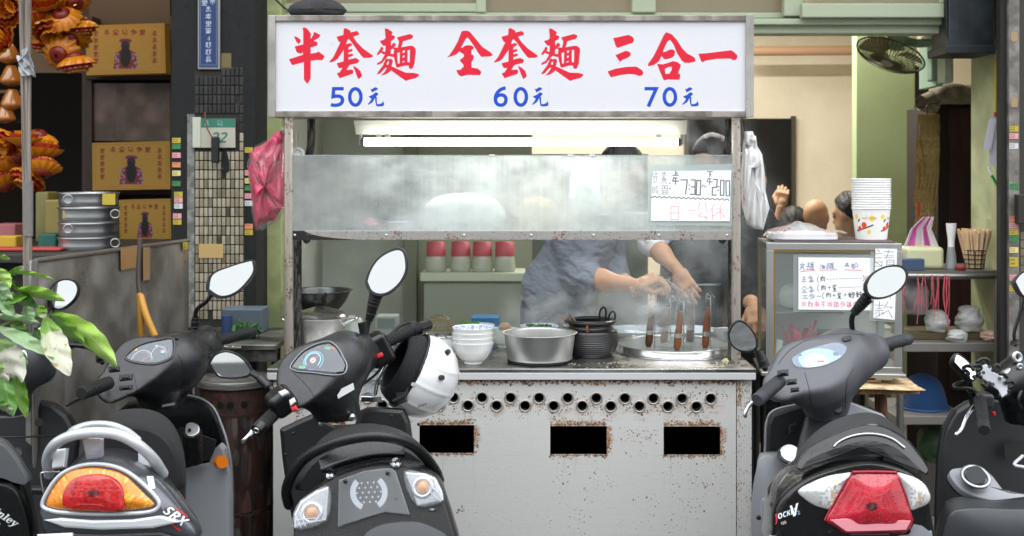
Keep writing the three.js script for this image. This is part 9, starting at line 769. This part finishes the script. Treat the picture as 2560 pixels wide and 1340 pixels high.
// ---------- leafy plant at the left ----------
{ const o = T('mango_plant', 'leafy young plant with long green leaves, some bleached, hanging in from the left', 'plant', at(-190, 1400, 2.8).setY(0)); const stemM = M('#6d7a44', 0.7); P(o, 'stem', merge([tube([at(-190, 1500, 2.8).setY(0), at(-170, 1200, 2.8), at(-120, 960, 2.78), at(-40, 830, 2.75)], 0.014, 40, 10)]), stemM); for (const b of ['-80,380 100,300 215,290', '-80,380 0,260 60,180', '-60,420 20,470 60,540', '-80,330 -20,200 10,110']) P(o, 'twig', pxtube(Q(b, z2).map(([x, y]) => [x, y, 2.74]), 0.005), stemM);
  const leafTex = (a, b, rib, dead) => canvasTex(96, 256, (x, w, h) => { const r = rnd(a.length * 7 + dead * 31 + 3); x.fillStyle = a; x.fillRect(0, 0, w, h); for (let i = 0; i < 60; i++) { x.strokeStyle = b; x.globalAlpha = 0.35; x.lineWidth = 2; const y = r() * h; x.beginPath(); x.moveTo(w / 2, y); x.lineTo(r() < 0.5 ? 0 : w, y - 22); x.stroke(); } x.globalAlpha = 1; x.strokeStyle = rib; x.lineWidth = 4; x.beginPath(); x.moveTo(w / 2, 0); x.lineTo(w / 2, h); x.stroke(); if (dead) { for (let i = 0; i < 240; i++) { const y = h - r() ** 1.4 * h * dead, k = r(); x.fillStyle = k < 0.9 ? '#e0ddcc' : '#9a7a48'; x.globalAlpha = k < 0.9 ? 0.85 : 0.6; x.beginPath(); x.ellipse(k < 0.9 ? r() * w : r() < 0.5 ? r() * 12 : w - r() * 12, y, 4 + r() * (k < 0.9 ? 16 : 5), 4 + r() * 12, r() * 3, 0, 7); x.fill(); } x.globalAlpha = 1; } });
  const lm = (t) => M([1, 1, 1], 0.35, 0, { phys: 1, map: t, transmission: 0.25, thickness: 0, clearcoat: 0.35, clearcoatRoughness: 0.3, bumpMap: rep(texSmear, 1), bumpScale: 0.002 }); const mats = [lm(leafTex('#86bc3c', '#a8d468', '#c0da84', 0)), lm(leafTex('#a8d450', '#c6e688', '#d8eaa4', 0)), lm(leafTex('#64a43a', '#8abc5c', '#aaca7c', 0)), lm(leafTex('#8ab650', '#b0cc84', '#d6d8a8', 0.72)), lm(leafTex('#b4d2a4', '#d2e4ca', '#dce8d4', 0)), lm(leafTex('#84b840', '#a8d468', '#c4d890', 0.3))];
  const leaf = (s, w, mi, d0, d1, bend, roll = 0) => { const [a, b] = Q(s, z2), mx = (a[0] + b[0]) / 2 + bend * -(b[1] - a[1]) / 200 * 20, my = (a[1] + b[1]) / 2 + bend * (b[0] - a[0]) / 200 * 20; const g = sheet(8, 26, (u, v) => { const t = v, px = (1 - t) ** 2 * a[0] + 2 * t * (1 - t) * mx + t * t * b[0], py = (1 - t) ** 2 * a[1] + 2 * t * (1 - t) * my + t * t * b[1]; let dx = 2 * (1 - t) * (mx - a[0]) + 2 * t * (b[0] - mx), dy = 2 * (1 - t) * (my - a[1]) + 2 * t * (b[1] - my); const l = Math.hypot(dx, dy) || 1; dx /= l; dy /= l; const q = (u - 0.5) * w / 1.914 * Math.sin(Math.PI * Math.min(1, t * 0.97 + 0.02)) ** 0.75 * (1 + 0.05 * Math.sin(t * 31 + u * 3)); return at(px - dy * q, py + dx * q, d0 + (d1 - d0) * t + 0.03 * Math.abs(u - 0.5) * 2 * (roll < 0 ? -1 : 1) + roll * (u - 0.5) * 0.08 + 0.006 * Math.sin(t * 17 + u * 6)); }); const uv = g.attributes.uv; for (let i = 0; i < uv.count; i++) uv.setY(i, 1 - uv.getY(i)); P(o, 'leaf', g, mats[mi]); };
  [['75,160 310,215', 58, 1, 2.74, 2.7, -1, 1], ['215,288 335,572', 125, 3, 2.72, 2.62, 0.5, -1], ['240,272 402,420', 78, 0, 2.74, 2.7, -0.8, 1], ['250,275 556,530', 105, 1, 2.74, 2.6, -1.6, 1], ['-30,285 195,325', 44, 4, 2.7, 2.7, -0.5, 1], ['-20,340 262,482', 66, 4, 2.7, 2.66, -0.5, -1], ['50,310 152,395', 58, 0, 2.76, 2.74, 0.5, 1], ['-10,395 105,605', 130, 3, 2.7, 2.62, -0.6, 1], ['85,545 128,776', 62, 0, 2.72, 2.68, 0.4, -1], ['15,535 62,765', 110, 2, 2.74, 2.7, 0.6, 1], ['125,235 150,320', 66, 4, 2.74, 2.7, 0.5, 1], ['185,235 215,300', 52, 5, 2.72, 2.7, -0.5, -1], ['-10,60 45,155', 66, 1, 2.72, 2.66, -0.8, 1], ['40,80 262,116', 22, 1, 2.76, 2.74, -1.2, 1], ['-10,190 70,285', 64, 4, 2.74, 2.7, 0.4, -1], ['160,345 245,445', 66, 2, 2.78, 2.76, 0.6, 1], ['-20,690 62,742', 44, 5, 2.72, 2.7, 0.5, 1], ['-20,-5 48,18', 26, 1, 2.72, 2.7, -0.5, 1], ['-30,470 40,600', 70, 5, 2.74, 2.7, 0.5, 1], ['30,90 120,48', 34, 5, 2.76, 2.72, 0.5, 1], ['-20,230 130,190', 46, 0, 2.78, 2.76, -0.5, -1], ['70,195 180,245', 56, 2, 2.78, 2.76, -0.4, 1], ['-30,120 60,210', 60, 4, 2.72, 2.7, 0.4, 1]].forEach((a) => leaf(...a)); const r = rnd(52); for (let i = 0; i < 14; i++) { const x = -40 + r() * 150, y = 70 + r() * 420, a = 0.2 + r() * 1.3, L = 60 + r() * 70; leaf(`${x},${y} ${x + Math.cos(a) * L},${y + Math.sin(a) * L}`, 16 + r() * 22, [0, 1, 2, 4, 5][r() * 5 | 0], 2.8, 2.78, r() - 0.5, 1); } }
// ---------- steam over the cauldron ----------
{ const o = T('steam', 'white steam rising from the boiling cauldron around the cooks\' hands', 'steam', V(cc.x, CTY + 0.03, cc.z)); const wisp = (seed, dens) => dataTex(256, 256, (x, y) => { const u = x / 256, v = y / 256, e = Math.sin(Math.PI * u) ** 1.1 * Math.sin(Math.PI * v) ** 0.9, n = fbm(u * 5 + seed + 1.6 * fbm(u * 3 + seed, v * 2, 3), v * 3.2 + seed * 3, 5); return grey8(255 * Math.max(0, Math.min(1, (n - 0.34) * 2.3 * e * dens))); }, false); const ts = [wisp(3, 0.5), wisp(11, 0.55), wisp(23, 0.26), wisp(31, 0.24)]; const ms = ts.map((t) => M('#eef2f2', 1, 0, { alphaMap: t, transparent: true, depthWrite: false }));
  [[1690, 800, 4.3, 340, 190], [1560, 770, 4.52, 420, 230], [1760, 720, 4.56, 330, 330], [1680, 650, 4.66, 420, 330], [1830, 640, 4.7, 260, 420], [1400, 780, 4.62, 360, 180], [1690, 860, 4.36, 330, 90], [1780, 380, 4.6, 260, 280], [1640, 760, 4.2, 260, 160], [1750, 520, 4.9, 420, 360]].forEach(([px, py, d, w, h], i) => { const m2 = P(o, 'wisp', sheet(10, 10, (u, v) => at(px + (u - 0.5) * w + 14 * Math.sin(v * 4 + i), py - (v - 0.5) * h, d + 0.05 * Math.sin(u * 3.1 + i) + 0.03 * Math.sin(v * 5 + i * 2))), ms[py > 740 || i === 8 ? i % 2 : 2 + i % 2]); m2.castShadow = false; }); }
// ---------- lamps inside the shops, out of the frame ----------
function ceilingLamp(x, z, y, len, c, power, label) { const o = T('ceiling_lamp', label, 'lamp', V(x, y, z)); P(o, 'housing', box(x - len / 2, x + len / 2, y, y + 0.05, z - 0.07, z + 0.07, 0.006), M('#dcdcd6', 0.5)); P(o, 'tube_glow', cyl(V(x - len / 2 + 0.03, y - 0.022, z), V(x + len / 2 - 0.03, y - 0.022, z), 0.014), M('#ffffff', 0.4, 0, { emissive: col(...c), emissiveIntensity: 3 })); const l = new THREE.RectAreaLight(col(...c), power, len, 0.1); l.position.set(x, y - 0.04, z); l.lookAt(x, y - 1, z); scene.add(l); }
ceilingLamp(1.2, -2.75, 2.94, 1.2, [1, 0.96, 0.9], 96, 'ceiling lamp over the diners inside the shop'); ceilingLamp(0.0, -3.4, 2.94, 1.2, [1, 0.97, 0.9], 50, 'ceiling lamp over the middle of the shop');
ceilingLamp(-2.3, -1.7, 2.94, 0.9, [1, 0.72, 0.4], 12, 'warm ceiling lamp over the counter of the left shop');
renderer.render(scene, camera);
